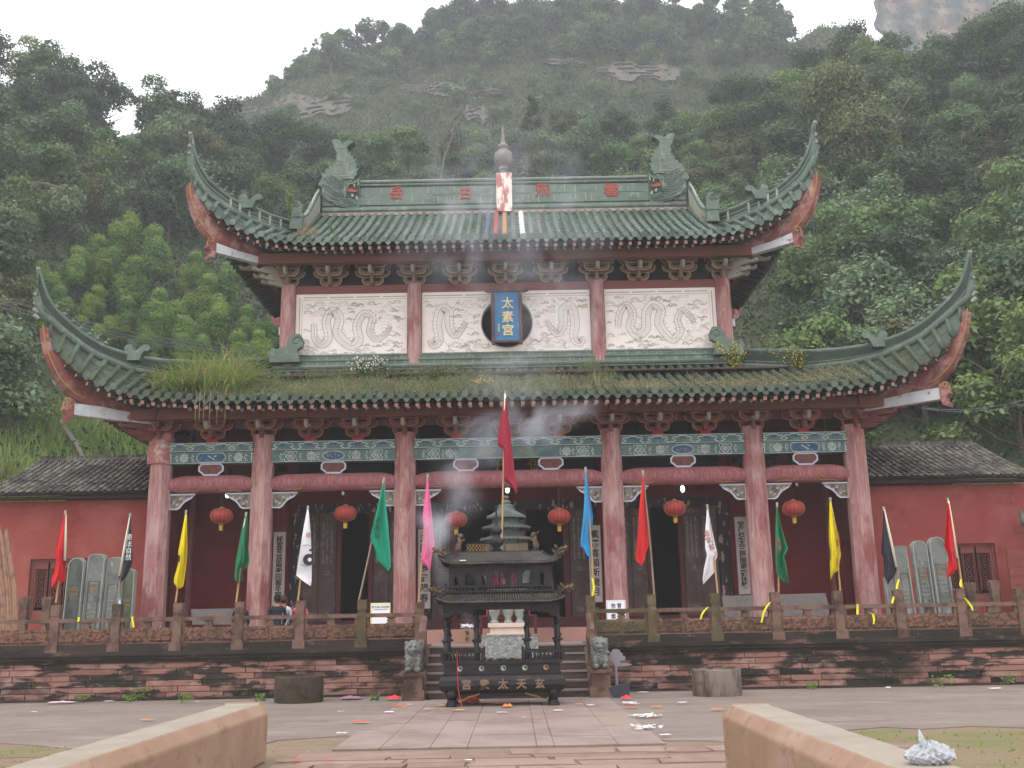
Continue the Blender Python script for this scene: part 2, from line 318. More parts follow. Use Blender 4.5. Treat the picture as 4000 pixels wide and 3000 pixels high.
M['skin'] = wmat('skin', S(150,108,88)); M['hair'] = wmat('black_hair', S(24,22,22))
M['stucco_w'] = wmat('old_white', S(214,214,216))
for n_, c_ in dict(f_red=(206,36,44), f_black=(52,50,62), f_yellow=(232,212,24), f_green=(40,120,80), f_white=(232,232,236), f_teal=(34,150,118), f_pink=(236,106,158), f_maroon=(158,40,62), f_blue=(60,150,206), f_red2=(214,48,48)).items():
    c = S(*c_); d = tuple(x*.8 for x in c[:3])+(1,)
    M[n_] = wmat(n_, c, [(d,(4,4,2),.5,.7,3,.5)], .75, transl=.22)
# ============================================================ TEMPLE HALL
T = thing('temple_hall', 'two storey temple hall with upswept green tiled roofs, faded red columns and white upper wall', 'temple', (XC, YC, 1.43))
FLOOR = 1.43
COLX = [XC+d for d in (-10.0, -7.07, -2.97, 2.97, 7.07, 10.0)]
YF, YW = 29.8, 32.5         # front colonnade, porch wall
rnd = random.Random(3)
def octo(mb, x, y, r, z0, z1, taper=.0, mi=0):
    mb.lathe([(r*1.08, z0), (r*1.08*(1-taper), z1)], (x, y, 0), 8, mi, a0=pi/8)
# hall floor / plinth
pm = MB(); pm.box(XC-11.2, XC+11.2, 28.9, 42, 0.9, FLOOR)
pm.build('plinth', wmat('plinth_stone', S(168,128,116), [(S(134,104,96),(1.5,1.5,1.5),.5,.66,6,.6)], .9), T)
# lower columns
for i, x in enumerate(COLX):
    m = MB(); m.lathe([(.335, 1.55), (.315, 7.0)], (x, YF, 0), 8, 0, a0=pi/8)
    c = m.build('column', M['col'], T)
    b = MB(); b.lathe([(.42, 1.43), (.44, 1.5), (.40, 1.62), (.34, 1.64)], (x, YF, 0), 16)
    b.build('column_base', wmat('column_base_stone', S(128,136,150)) if i == 0 else bpy.data.materials['column_base_stone'], c, True, 40)
# rear slimmer round pillars seen just behind the front ones
for i, x in enumerate(COLX[1:5]):
    m = MB(); m.lathe([(.27, 1.43), (.26, 7.2)], (x, YW-.12, 0), 12)
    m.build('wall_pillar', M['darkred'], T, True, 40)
# round tie beams, beam blocks, spandrels, lintels
def tie_beam(x0, x1):
    m = MB(); pts = []; rs = []
    for k in range(17):
        s = k/16; x = lerp(x0, x1, s); e = min(s, 1-s)*abs(x1-x0)
        r = .26 - .10*max(0, 1-e/.6)**2; pts.append((x, YF, 5.615+(.26-r)*-.4)); rs.append(r)
    m.tube(pts, rs, 20, up=(0, 0, 1)); o = m.build('tie_beam', M['beam'], T, True, 50)
    t = MB()
    for side, cx in ((1, x0+.95), (-1, x1-.95)):      # gilt whisker carving
        pa = []
        for k in range(10):
            a = lerp(.75, -.75, k/9); pa.append((cx+side*(.17*cos(a*1.3)-.1), YF-.262*cos(a), 5.615+.262*sin(a)))
        t.tube(pa, .011, 5)
        pa = []
        for k in range(8):
            a = lerp(-.75, -1.05, k/7); pa.append((cx-side*k*.085+side*.02, YF-.264*cos(a-.1*sin(k)), 5.615+.264*sin(a-.1*sin(k))-.0))
        t.tube(pa, .010, 5)
    t.build('gilt_carving', M['ochre'], o, True)
    return o
def spandrel(x, sg, z=5.33):
    m = MB(); pts = [(0, 0), (.74, 0), (.62, -.10), (.44, -.2), (.36, -.28), (.30, -.37), (.22, -.42), (0, -.42)]
    q = [(x+sg*a, z+b) for a, b in pts]; m.prism(q, YF-.05, YF+.05, 0)
    o = m.build('carved_spandrel', wmat('spandrel_ground', S(126,116,104), [(S(80,66,60),(9,9,9),.46,.6,5,.9)]) if 'spandrel_ground' not in bpy.data.materials else bpy.data.materials['spandrel_ground'], T)
    t = MB(); t.ribbon(q, YF-.05, .045, 0, .02, True)
    for k in range(5):
        cx, cz = x+sg*(.12+.1*k), z-.13-.05*(k % 2)+(-.12 if k < 2 else 0)
        t.ribbon([(cx+.04*cos(a*.9)*(1-a/9), cz+.04*sin(a*.9)*(1-a/9)) for a in range(8)], YF-.05, .016, 1, .015)
    t.build('white_border', [M['whitetrim'], M['lwhite']], o)
def beam_block(x):
    m = MB(); z0, z1 = 5.87, 6.19; q = [(x-.2, z0), (x-.24, z0+.05), (x-.34, z0+.12), (x-.34, z1-.08), (x-.27, z1), (x+.27, z1), (x+.34, z1-.08), (x+.34, z0+.12), (x+.24, z0+.05), (x+.2, z0)]
    m.prism(q, YF-.12, YF+.12); o = m.build('beam_block', wmat('block_carving', S(110,68,64), [(S(76,50,50),(8,8,8),.46,.6,5,.8)]) if 'block_carving' not in bpy.data.materials else bpy.data.materials['block_carving'], T)
    t = MB(); t.ribbon(q, YF-.12, .05, 0, .02, True); t.build('white_border', M['whitetrim'], o)
def circ(cx, cz, r, n=14, a0=0, a1=2*pi): return [(cx+r*cos(lerp(a0, a1, k/n)), cz+r*sin(lerp(a0, a1, k/n))) for k in range(n+1)]
def flower(t, cx, cz, r, y, mi=0, petals=8):
    t.ribbon([(cx+r*(.82+.18*cos(petals*a))*cos(a), cz+r*(.82+.18*cos(petals*a))*sin(a)) for a in [2*pi*k/48 for k in range(49)]], y, .022, mi)
    t.ribbon(circ(cx, cz, r*.5), y, .02, mi); t.ribbon(circ(cx, cz, r*.22, 8), y, .02, mi)
def lintel(x0, x1, style):
    m = MB(); m.box(x0, x1, YF-.16, YF+.16, 6.20, 6.53, 0); m.box(x0, x1, YF-.22, YF+.2, 6.535, 6.79, 0)
    o = m.build('painted_lintel', [M['lgreen']], T); y = YF-.22; t = MB(); W = x1-x0; n = max(3, round(W/.66)); d = W/n
    for k in range(n):                              # cloud scroll frieze
        cx = x0+d*(k+.5); z = 6.66
        for sg in (1, -1):
            t.ribbon([(cx+sg*a, z+b) for a, b in ((0,.09),(.1,.085),(.15,.05),(.24,.06),(.28,.03),(.27,-.01),(.22,-.015),(.2,-.04),(.25,-.07),(.33,-.085))], y, .022, 0)
        t.ribbon([(cx-.07, z-.02), (cx-.03, z+.03), (cx+.03, z+.03), (cx+.07, z-.02)], y, .03, 1)
        t.prism([(cx-.1, z+.075), (cx-.12, z+.02), (cx+.12, z+.02), (cx+.1, z+.075)], y-.004, y+.01, 1)
    t.box(x0, x1, y-.008, y, 6.537, 6.55, 0); t.box(x0, x1, y-.008, y, 6.775, 6.788, 0)
    y = YF-.16; zc = 6.365; cx = (x0+x1)/2
    t.box(x0, x1, y-.006, y, 6.203, 6.215, 0)
    def diamond(c, s=.15):
        t.ribbon([(c-s, zc), (c, zc+.145), (c+s, zc), (c, zc-.145), (c-s, zc)], y, .03, 0); t.ribbon([(c-s*.5, zc), (c, zc+.07), (c+s*.5, zc), (c, zc-.07), (c-s*.5, zc)], y, .018, 0); t.ribbon(circ(c, zc, .03, 6), y, .02, 0)
        for sx in (-1, 1):
            for sz in (-1, 1): t.ribbon([(c+sx*s*1.15, zc+sz*.05), (c+sx*s*1.15, zc+sz*.14), (c+sx*.05, zc+sz*.14)], y, .02, 0)
    def net(a, b, z=zc, h=.12):
        k = int((b-a)/.085)
        for i in range(k):
            for j in (-1, 0, 1): t.ribbon(circ(a+(i+.5)*(b-a)/k+(.02 if j else 0), z+j*h*.62, .034, 6, rnd.random()*3, 5.5+rnd.random()), y, .014, 0)
    def cart(hw, mi):
        t.prism([(cx-hw, zc), (cx-hw*.82, zc+.125), (cx+hw*.82, zc+.125), (cx+hw, zc), (cx+hw*.82, zc-.125), (cx-hw*.82, zc-.125)], y-.004, y+.01, mi)
        t.ribbon([(cx-hw, zc), (cx-hw*.82, zc+.13), (cx+hw*.82, zc+.13), (cx+hw, zc), (cx+hw*.82, zc-.13), (cx-hw*.82, zc-.13), (cx-hw, zc)], y-.004, .018, 0)
    if style == 'end':
        cart(.42, 1); t.ribbon([(cx-.1, zc+.06), (cx+.1, zc-.06)], y-.01, .03, 0); t.ribbon([(cx+.08, zc+.03), (cx+.16, zc+.05)], y-.01, .03, 0)
        for s in (-1, 1):
            flower(t, cx+s*.78, zc, .13, y); net(cx+s*.78-(.3 if s > 0 else -.13), cx+s*.78+(-.15 if s > 0 else .33)) if False else None
            net(min(cx+s*.45, cx+s*.62), max(cx+s*.45, cx+s*.62)); net(min(cx+s*.93, cx+s*1.05), max(cx+s*.93, cx+s*1.05))
            for q in (1.16, 1.24): t.box(cx+s*q-.01, cx+s*q+.01, y-.006, y, 6.22, 6.51, 0)
            t.ribbon([(cx+s*1.2-.03, zc+.1), (cx+s*1.2+.03, zc+.1), (cx+s*1.2+.03, zc), (cx+s*1.2-.03, zc), (cx+s*1.2-.03, zc-.1), (cx+s*1.2+.03, zc-.1)], y, .02, 0)
    else:
        hw = .36 if style == 'mid' else 1.4
        if style == 'mid':
            t.prism(circ(cx, zc, .13, 16)[:-1] if False else [(cx+.3*cos(a), zc+.13*sin(a)) for a in [2*pi*k/20 for k in range(20)]], y-.004, y+.01, 1)
            t.ribbon([(cx+.31*cos(a), zc+.135*sin(a)) for a in [2*pi*k/20 for k in range(21)]], y-.004, .02, 0)
            for k in range(4): t.ball((cx-.15+.1*k, y-.008, zc+rnd.uniform(-.04, .04)), .03, 6, 2, (1, .3, 1))
        else:
            for s in (-1, 1):
                t.ribbon([(cx+s*.35+.5*q*s, zc+.05*sin(q*12)*(1-q*.3)) for q in [k/20 for k in range(21)]], y, .03, 2)
                t.ribbon([(cx+s*.5, zc+.03), (cx+s*.46, zc+.09), (cx+s*.38, zc+.1)], y, .02, 2)
        e = W/2-.25
        for s in (-1, 1):
            a, b = sorted((cx+s*(hw+.05), cx+s*(e-.75))); net(a, b)
            flower(t, cx+s*(hw+.28), zc, .13, y)
            if e-hw > 1.5: flower(t, cx+s*(hw+.75), zc, .13, y)
            diamond(cx+s*(e-.3)); 
            for q in (-.02, -.58): net(*sorted((cx+s*(e+q-.05), cx+s*(e+q+.05))))
    t.build('painted_pattern', [M['lwhite'], M['lblue'], M['dullgold']], o)
for i in range(5):
    a, b = COLX[i]+.3, COLX[i+1]-.3; tie_beam(a-.1, b+.1); lintel(a-.03, b+.03, ('end', 'mid', 'centre', 'mid', 'end')[i])
    if i != 2: beam_block((a+b)/2)
    else: beam_block(XC-1.22); beam_block(XC+1.22)
    spandrel(a, 1); spandrel(b, -1)
# lion stump on top of the first column's outer face
m = MB(); m.lathe([(.36, 6.2), (.37, 6.72), (.28, 6.8)], (COLX[0]-.03, YF-.04, 0), 9); m.ball((COLX[0]-.2, YF-.15, 6.85), .16, 8); m.ball((COLX[0]+.16, YF-.15, 7.0), .17, 8); m.ball((COLX[0]+.1, YF-.15, 6.86), .16, 8)
m.build('weathered_column_cap', wmat('peeled_cap', S(160,104,98), [(S(196,180,170),(3,3,3),.5,.62,5,.8)]), T, True, 40)
# ---- bracket sets
def bow(m, w, z0, h, y0, y1, mi=0, ml=1, t=.1):
    a = w/2; g = h*.55
    q = [(-a*.62, z0), (-a*.86, z0+h*.16), (-a, z0+h*.5), (-a, z0+h), (-a+t, z0+h), (-a+t*.9, z0+h*.66), (-a*.62, z0+h*.5), (-.05, z0+h*.5),
         (.05, z0+h*.5), (a*.62, z0+h*.5), (a-t*.9, z0+h*.66), (a-t, z0+h), (a, z0+h), (a, z0+h*.5), (a*.86, z0+h*.16), (a*.62, z0)]
    m.prism(q, y0, y1, mi)
    m.ribbon([(x, z) for x, z in [(-a, z0+h), (-a, z0+h*.5), (-a*.86, z0+h*.16), (-a*.62, z0), (a*.62, z0), (a*.86, z0+h*.16), (a, z0+h*.5), (a, z0+h)]], y0, .028, ml)
def bracket(mats, block=None, hz=.84):
    m = MB(); k = hz/.84
    bow(m, .62, 0, .25*k, -.08, .05); bow(m, 1.0, .26*k, .25*k, -.08, .05); bow(m, 1.06, .54*k, .24*k, -.08, .05)
    bow(m, .72, .24*k, .25*k, -.42, -.29); bow(m, .92, .5*k, .24*k, -.42, -.29)
    bow(m, .62, .52*k, .24*k, -.78, -.65)
    m.box(-.06, .06, -.3, .0, -.02, .34*k); m.box(-.055, .055, -.62, -.1, .26*k, .5*k); m.box(-.055, .055, -.95, -.1, .52*k, .84*k)
    # curved beak with pale end
    pa = smooth_path([(0, -.42, .34*k), (0, -.62, .27*k), (0, -.78, .24*k), (0, -.86, .32*k), (0, -.84, .4*k)], 3)
    m.tube(pa, [.07]*4+[.06]*4+[.055]*(len(pa)-8), 6, mi=2)
    m.box(-.035, .035, -.44, -.38, -.05, .3*k)
    for s in (-1, 1):
        for (x, y, z) in ((.42, -.02, .51), (.36, -.35, .49), (.48, -.02, .79), (.42, -.35, .76), (.27, -.71, .78)):
            m.box(s*x-.055, s*x+.055, y-.08, y+.08, z*k-.03, z*k+.03)
    return m
def make_brackets(ys, xs, z, hz, mats, blocks, sub):
    proto = None
    for x in xs:
        if proto is None:
            o = bracket(mats, hz=hz).build('bracket_set', mats, T); o.scale = (1.12, 1, 1); o.location = Vector((x, ys, z))-wl(T); proto = o
        else:
            o = proto.copy(); COL.objects.link(o); o.parent = T; o.location = Vector((x, ys, z))-wl(T)
lx = []
for i, n in enumerate((1, 2, 3, 2, 1)):
    a, b = COLX[i], COLX[i+1]; lx.append(a) if i else None
    lx += [lerp(a, b, (k+1)/(n+1)) for k in range(n)]
inter = [x for x in lx if all(abs(x-c) > .2 for c in COLX)]
make_brackets(YF, lx, 6.93, .76, [M['brk'], M['brkline'], M['beak']], inter, None)
for x in inter:
    m = MB(); m.box(x-.16, x+.16, YF-.14, YF+.1, 6.795, 6.93); m.build('bracket_seat', wmat('seat_red', S(150,44,46)) if 'seat_red' not in bpy.data.materials else bpy.data.materials['seat_red'], T)
UX = [XC+d for d in (-7.07, -2.97, 2.97, 7.07)]
ux = []
for i, n in enumerate((2, 3, 2)):
    a, b = UX[i], UX[i+1]; ux.append(a) if i else None
    ux += [lerp(a, b, (k+1)/(n+1)) for k in range(n)]
make_brackets(YW, ux, 12.42, .82, [M['brk2'], M['brkline2'], M['beak']], [], None)
# corner bracket clusters with carved cloud arms
def corner_bracket(x, y, z, sg, mats, hz):
    m = bracket(mats, hz=hz); k = hz/.84
    M2 = Matrix.Rotation(sg*pi/2, 4, 'Z'); b2 = bracket(mats, hz=hz)
    m.v += [tuple(M2 @ Vector(v)) for v in b2.v]; n0 = len(m.v)-len(b2.v); m.f += [tuple(i+n0 for i in f) for f in b2.f]; m.m += b2.m; m.a += b2.a
    d = Vector((sg*.7071, -.7071, 0))
    for j, (ln, zz, wd) in enumerate(((.75, .02, .12), (1.05, .16, .13), (1.35, .36, .15), (1.75, .66, .17))):
        for dd in ([d] if j < 1 else [d, Vector((sg, -.12, 0)).normalized()*.92] if j == 3 else [d, Vector((sg, -.2, 0)).normalized()*.85]):
            pr = [(.0, -.08), (ln*.55, -.1), (ln*.8, -.09), (ln*.93, -.1), (ln, -.06), (ln+.03, .02), (ln-.05, .05), (ln-.08, 0), (ln*.86, -.0), (ln*.78, .08), (ln*.66, .15), (ln*.5, .16), (ln*.42, .11), (0, .11)]
            nn = Vector((-dd.y, dd.x, 0)).normalized()*wd/2; n = len(pr)
            vs = [dd*a+nn+Vector((0, 0, (zz+b)*k)) for a, b in pr]+[dd*a-nn+Vector((0, 0, (zz+b)*k)) for a, b in pr]
            fs = [tuple(range(n)), tuple(range(2*n-1, n-1, -1))]+[(i, i+n, (i+1) % n+n, (i+1) % n) for i in range(n)]
            m.add(vs, fs, 2)
    o = m.build('corner_bracket_set', mats, T); o.location = Vector((x, y, z))-wl(T); return o
for sg in (-1, 1):
    corner_bracket(XC+sg*10.0, YF, 6.93, sg, [M['brk'], M['brkline'], M['brk']], .76)
    corner_bracket(XC+sg*7.07, YW, 12.42, sg, [M['brk2'], M['brkline2'], M['beak']], .82)
# ---- porch back wall with doors
ZD = 5.02
def wallbox(x0, x1, z0, z1, y0=YW, y1=YW+.3, mat='darkred', name='porch_wall'):
    m = MB(); m.box(x0, x1, y0, y1, z0, z1); return m.build(name, M[mat], T)
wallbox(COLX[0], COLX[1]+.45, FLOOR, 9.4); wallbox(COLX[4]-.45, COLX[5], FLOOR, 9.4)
wallbox(COLX[1]+.45, COLX[4]-.45, ZD+.28, 5.72, YW-.02, YW+.28, 'darkred', 'door_header')
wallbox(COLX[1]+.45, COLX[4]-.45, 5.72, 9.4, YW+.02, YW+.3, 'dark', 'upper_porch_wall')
wallbox(COLX[1]+.45, COLX[4]-.45, FLOOR, FLOOR+.3, YW-.08, YW+.2, 'doorpost', 'threshold')
m = MB(); m.box(COLX[1]+.45, COLX[4]-.45, YW-.05, YW+.25, ZD, ZD+.28); m.build('peeling_door_head', M['peel'], T)
# carved door leaf
def leaf(x0, x1):
    z0 = FLOOR+.3; m = MB(); m.box(x0, x1, YW+.03, YW+.11, z0, ZD); o = m.build('door_leaf', M['door'], T)
    t = MB(); y = YW+.03; w = x1-x0; e = w*.12
    for a, b in ((z0+.06, z0+.36), (z0+.44, z0+1.2), (z0+1.28, z0+1.62), (z0+1.7, z0+3.0), (z0+3.08, ZD-.08)):
        t.ribbon([(x0+e, a), (x1-e, a), (x1-e, b), (x0+e, b), (x0+e, a)], y, .035, 0, .02)
        if b-a > 1.0:
            for k in range(int((b-a)/.09)):
                zz = a+.07+k*.09
                for q in range(3): t.ribbon(circ(x0+e+(w-2*e)*(q+.5)/3, zz+.02*(q % 2), .034, 6, rnd.random()*3, 5+rnd.random()), y, .02, 1, .02)
        elif b-a > .6:
            for q in (.33, .67): t.box(lerp(x0+e, x1-e, q)-.012, lerp(x0+e, x1-e, q)+.012, y-.02, y, a, b, 0)
        else:
            t.ribbon(circ((x0+x1)/2, (a+b)/2, .06, 8), y, .02, 1, .02)
    t.build('carved_panel', [M['door'], M['doorline']], o)
def dpost(x, w=.14, mat='doorpost'):
    m = MB(); m.box(x-w/2, x+w/2, YW-.03, YW+.16, FLOOR+.3, ZD); m.build('door_post', M[mat], T)
def X(px, py=2200): return P(px, py, YW).x
for sg in (-1, 1):
    c = lambda d: XC+sg*d
    def L2(a, b): leaf(min(c(a), c(b)), max(c(a), c(b)))
    dpost(c(6.62), .34, 'peel'); L2(5.92, 6.42); L2(5.38, 5.9); dpost(c(5.28)); dpost(c(4.3)); L2(3.75, 4.22); L2(3.26, 3.73); dpost(c(3.12), .2, 'peel')
    dpost(c(2.62), .34, 'peel'); L2(1.86, 2.42); dpost(c(1.74), .18); L2(.12, .5); dpost(c(.04), .08)
# interior so that the openings look into a dark room
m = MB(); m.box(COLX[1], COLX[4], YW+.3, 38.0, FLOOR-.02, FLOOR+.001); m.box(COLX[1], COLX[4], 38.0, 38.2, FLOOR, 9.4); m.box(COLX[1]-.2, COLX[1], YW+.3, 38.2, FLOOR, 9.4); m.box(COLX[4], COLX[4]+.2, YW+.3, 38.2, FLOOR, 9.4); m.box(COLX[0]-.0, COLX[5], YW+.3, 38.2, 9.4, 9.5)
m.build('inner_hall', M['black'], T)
# red side walls of the porch with arched doors
for sg in (-1, 1):
    x = XC+sg*10.02
    m = MB(); a0, a1 = 30.75, 31.55; zt = 3.9; pr = [(YF+.2, FLOOR), (a0, FLOOR), (a0, 3.4)]+[((a0+a1)/2-.4*cos(t), 3.4+.4*sin(t)) for t in [pi*k/8 for k in range(9)]]+[(a1, 3.4), (a1, FLOOR), (YW, FLOOR), (YW, 7.2), (YF+.2, 7.2)]
    n = len(pr); vs = [(x-.1, a, b) for a, b in pr]+[(x+.1, a, b) for a, b in pr]
    m.add(vs, [tuple(range(n)), tuple(range(2*n-1, n-1, -1))]+[(i, i+n, (i+1) % n+n, (i+1) % n) for i in range(n)])
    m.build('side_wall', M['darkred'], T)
    m = MB(); m.box(x-.05+sg*.2, x+.05+sg*.2, a0-.1, a1+.1, FLOOR, 3.95); m.build('arched_door', M['doorpost'], T)
    m = MB(); m.box(x-sg*.18-.06, x-sg*.18+.06, YW-.25, YW-.02, FLOOR, 6.2); m.build('corner_post', M['beam'], T)
# porch ceiling and cross beams
m = MB(); m.box(COLX[0], COLX[5], YF-.1, YW, 7.75, 7.85); m.build('porch_ceiling', M['dark'], T)
for x in COLX[1:5]:
    m = MB(); m.box(x-.12, x+.12, YF+.1, YW, 6.3, 6.75); m.build('cross_beam', M['dark'], T)
# rear and side outer walls of the lower storey
m = MB(); m.box(COLX[0]+.1, COLX[5]-.1, 40.6, 40.8, FLOOR, 7.8); m.box(COLX[0]-.1, COLX[0]+.1, YW, 40.8, FLOOR, 7.8); m.box(COLX[5]-.1, COLX[5]+.1, YW, 40.8, FLOOR, 7.8); m.build('outer_wall', M['redwall'], T)
# ---- upper storey: white engraved wall
for i, x in enumerate(UX):
    m = MB(); m.lathe([(.25, 9.6), (.235, 12.42)], (x, YW-.08, 0), 10, a0=.3); m.build('upper_column', M['col'], T, True, 40)
for x0, x1, n in ((UX[0], UX[1], 0), (UX[1], UX[2], 1), (UX[2], UX[3], 2)):
    x0 += .24; x1 -= .24; m = MB(); 
    if n == 1:
        cx, cz, r = XC+.02, 11.07, .815; q = [(x0, 9.9), (x0, 12.15), (cx, 12.15)]
        h1 = [(x0, 9.9), (x0, 12.15), (cx, 12.15)]+[(cx-r*sin(a), cz+r*cos(a)) for a in [pi*k/20 for k in range(21)]]+[(cx, 9.9)]
        h2 = [(cx, 12.15), (x1, 12.15), (x1, 9.9), (cx, 9.9)]+[(cx+r*sin(a), cz-r*cos(a)) for a in [pi*k/20 for k in range(21)]]
        m.prism(h1, YW-.02, YW+.2); m.prism(h2, YW-.02, YW+.2)
    else: m.box(x0, x1, YW-.02, YW+.2, 9.9, 12.15)
    o = m.build('white_wall_panel', M['plaster'], T); t = MB(); y = YW-.02; rr = random.Random(11+n)
    a, b, c0, c1 = x0+.2, x1-.2, 10.02, 11.95
    if n == 0: b = x1-.0
    if n == 1: a, b = x0, x1
    if n == 2: a = x0
    t.ribbon([(a, c0), (a, c1), (b, c1), (b, c0), (a, c0)] if n != 1 else [(a, c1), (b, c1)], y, .014, 0, .006)
    for sgm in range(4): t.ribbon([(lerp(a, b, sgm/4)+.05, c1+.08), (lerp(a, b, (sgm+1)/4)-.05, c1+.08)], y, .03, 0, .006)
    if n == 0: t.ribbon([(a-.08, c0), (a-.08, c1+.08)], y, .03, 0, .006)
    if n == 2: t.ribbon([(b+.08, c0), (b+.08, c1+.08)], y, .03, 0, .006)
    def ok(x, z): return a+.05 < x < b-.05 and c0+.04 < z < c1-.04 and (n != 1 or hypot(x-XC-.02, z-11.07) > .9) and (n != 1 or abs(x-XC) > .5)
    def line(pts, w=.013, mi=0):
        cur = []
        for p in pts:
            if ok(*p): cur.append(p)
            else:
                if len(cur) > 1: t.ribbon(cur, y, w, mi, .006)
                cur = []
        if len(cur) > 1: t.ribbon(cur, y, w, mi, .006)
    def curl(x, z, r, d=1, mi=0): line([(x+d*r*(1-k/15)*cos(k*.62), z+r*(1-k/15)*sin(k*.62)) for k in range(14)], .011, mi)
    def cloud(x, z, s, mi=0):
        for dx, dz, r in ((-.95, 0, .5), (-.35, .4, .55), (.4, .35, .5), (1.0, 0, .45)): curl(x+dx*s, z+dz*s, r*s, rr.choice((-1, 1)), mi)
        line([(x-1.6*s+3.4*s*k/16, z-.5*s+.14*s*sin(k*.9)) for k in range(17)], .011, mi); d = rr.choice((-1, 1)); line([(x+d*(1.2*s+2.4*s*k/12), z-.2*s-.5*s*sin(k*.55)*(1-k/18)) for k in range(13)], .011, mi); line([(x+d*(1.2*s+2.2*s*k/12), z-.4*s-.45*s*sin(k*.55)*(1-k/18)) for k in range(13)], .010, mi)
    segs = [(a+.35, b-.45, 1)] if n != 1 else [(a+.25, XC-1.25, 1), (b-.25, XC+1.25, -1)]
    mids = []
    for (s0, s1, dr) in segs:                                       # serpent body: two edges with scales
        CP = {0: [(.02,.62),(.03,.3),(.12,.14),(.2,.28),(.17,.66),(.24,.88),(.33,.72),(.31,.4),(.4,.2),(.5,.1),(.58,.24),(.55,.55),(.63,.8),(.74,.72),(.71,.42),(.79,.24),(.9,.34),(.97,.55)],
              2: [(.02,.4),(.05,.72),(.14,.9),(.21,.7),(.17,.42),(.25,.24),(.36,.36),(.38,.7),(.46,.9),(.56,.78),(.53,.5),(.6,.26),(.7,.12),(.79,.3),(.76,.56),(.83,.76),(.92,.62),(.97,.45)],
              1: [(.0,.2),(.1,.08),(.25,.2),(.2,.55),(.3,.88),(.5,.82),(.52,.5),(.66,.3),(.82,.4),(.97,.6)]}[n]
        mid = [(p.x, p.y) for p in smooth_path([(lerp(s0, s1, u_), lerp(c0+.2, c1-.2, v_), 0) for u_, v_ in CP], 9)]; N = len(mid)
        mids += mid; wf = lambda k: .15*(.35+.65*sin(pi*min(1, .12+k/N*.85)))
        nrm = []
        for k in range(N):
            p0, p1 = mid[max(0, k-1)], mid[min(N-1, k+1)]; l = hypot(p1[0]-p0[0], p1[1]-p0[1]) or 1; nrm.append((-(p1[1]-p0[1])/l, (p1[0]-p0[0])/l))
        for k in range(1, N-1):
            nx, nz = nrm[k]; wv = wf(k)
            line([(mid[k][0]+nx*wv*q-nz*.05*(1-q*q), mid[k][1]+nz*wv*q+nx*.05*(1-q*q)) for q in (-1, -.5, 0)], .012, 1)
            if k % 2: line([(mid[k][0]+nx*wv*q-nz*.05*(1-q*q), mid[k][1]+nz*wv*q+nx*.05*(1-q*q)) for q in (0, .5, 1)], .012, 1)
            if k % 4 == 0: line([(mid[k][0]+nx*wv*q+nz*.06*(q-1), mid[k][1]+nz*wv*q-nx*.06*(q-1)) for q in (1, 1.35, 1.7)], .011, 0)
        for sd_ in (-1, .15, 1): line([(mid[k][0]+nrm[k][0]*wf(k)*sd_, mid[k][1]+nrm[k][1]*wf(k)*sd_) for k in range(1, N-1)], .016 if abs(sd_) == 1 else .012, 0)
        hx, hz = mid[-1]; hx += dr*.12
        line([(hx-dr*.1, hz+.2), (hx+dr*.1, hz+.22), (hx+dr*.22, hz+.12), (hx+dr*.42, hz+.12), (hx+dr*.5, hz+.04), (hx+dr*.42, hz-.02), (hx+dr*.2, hz-.0), (hx+dr*.1, hz-.08), (hx+dr*.3, hz-.16), (hx+dr*.36, hz-.22), (hx+dr*.1, hz-.26), (hx-dr*.1, hz-.2)], .011, 0)
        line(circ(hx+dr*.12, hz+.13, .035, 8), .02, 0); line([(hx+dr*.05, hz+.2), (hx-dr*.1, hz+.34), (hx-dr*.3, hz+.38)], .011, 0); line([(hx+dr*(.45+.5*q), hz+.08+.18*sin(q*6)) for q in [j/12 for j in range(13)]], .012, 0); line([(hx+dr*(.35+.4*q), hz-.2-.16*sin(q*5)) for q in [j/12 for j in range(13)]], .012, 0)
        for k in range(7): line([(hx-dr*(.08+.07*q), hz-.2+k*.07+.03*sin(q*1.5+k)+q*.012*(k-3)) for q in range(6)], .013, 1)
        for f in (.25, .55, .8):                                    # clawed legs
            kx, kz = mid[int(N*f)]; sg = 1 if kz < 11 else -1; ex, ez = kx+dr*.28, kz-sg*.3
            line([(kx, kz-sg*.1), (kx+dr*.18, kz-sg*.16), (ex, ez)], .02, 1)
            for c_ in range(4): line([(ex, ez), (ex+.08*cos(c_*.8-1.2+(pi if dr < 0 else 0)), ez+.08*sin(c_*.8-1.2)), (ex+.12*cos(c_*.8-1.4+(pi if dr < 0 else 0)), ez+.12*sin(c_*.8-1.4))], .013, 0)
    cl_ = []
    for k in range(1400):
        if len(cl_) > (b-a)*12: break
        s = rr.uniform(.045, .13); x, z = rr.uniform(a+.1, b-.1), rr.uniform(c0+.06, c1-.06)
        if any(hypot(x-p[0], (z-p[1])*1.3) < s*1.5+.17 for p in mids[::3]) or any(hypot(x-p[0], (z-p[1])*1.8) < (s+p[2])*1.35 for p in cl_): continue
        cl_.append((x, z, s)); cloud(x, z, s, rr.choice((0, 0, 1)))
    t.build('engraved_dragons_and_clouds', [M['engr'], M['engr2']], o)
m = MB(); m.box(UX[0], UX[3], YW+.5, YW+.55, 9.9, 12.2); m.build('room_behind_moon_window', M['dark'], T)
m = MB(); r = .83; c = (XC+.02, 11.07); m.tube([(c[0]+r*cos(a), YW-.02, c[1]+r*sin(a)) for a in [2*pi*k/40 for k in range(41)]], .022, 6, False); m.build('moon_window_rim', M['engr'], T, True)
m = MB(); m.box(UX[0]-.1, UX[3]+.1, YW-.06, YW+.2, 12.15, 12.42); m.build('upper_tie_beam', wmat('brown_red_beam', S(124,76,72), [(S(100,62,60),(1,1,2),.5,.7,4,.6)]), T)
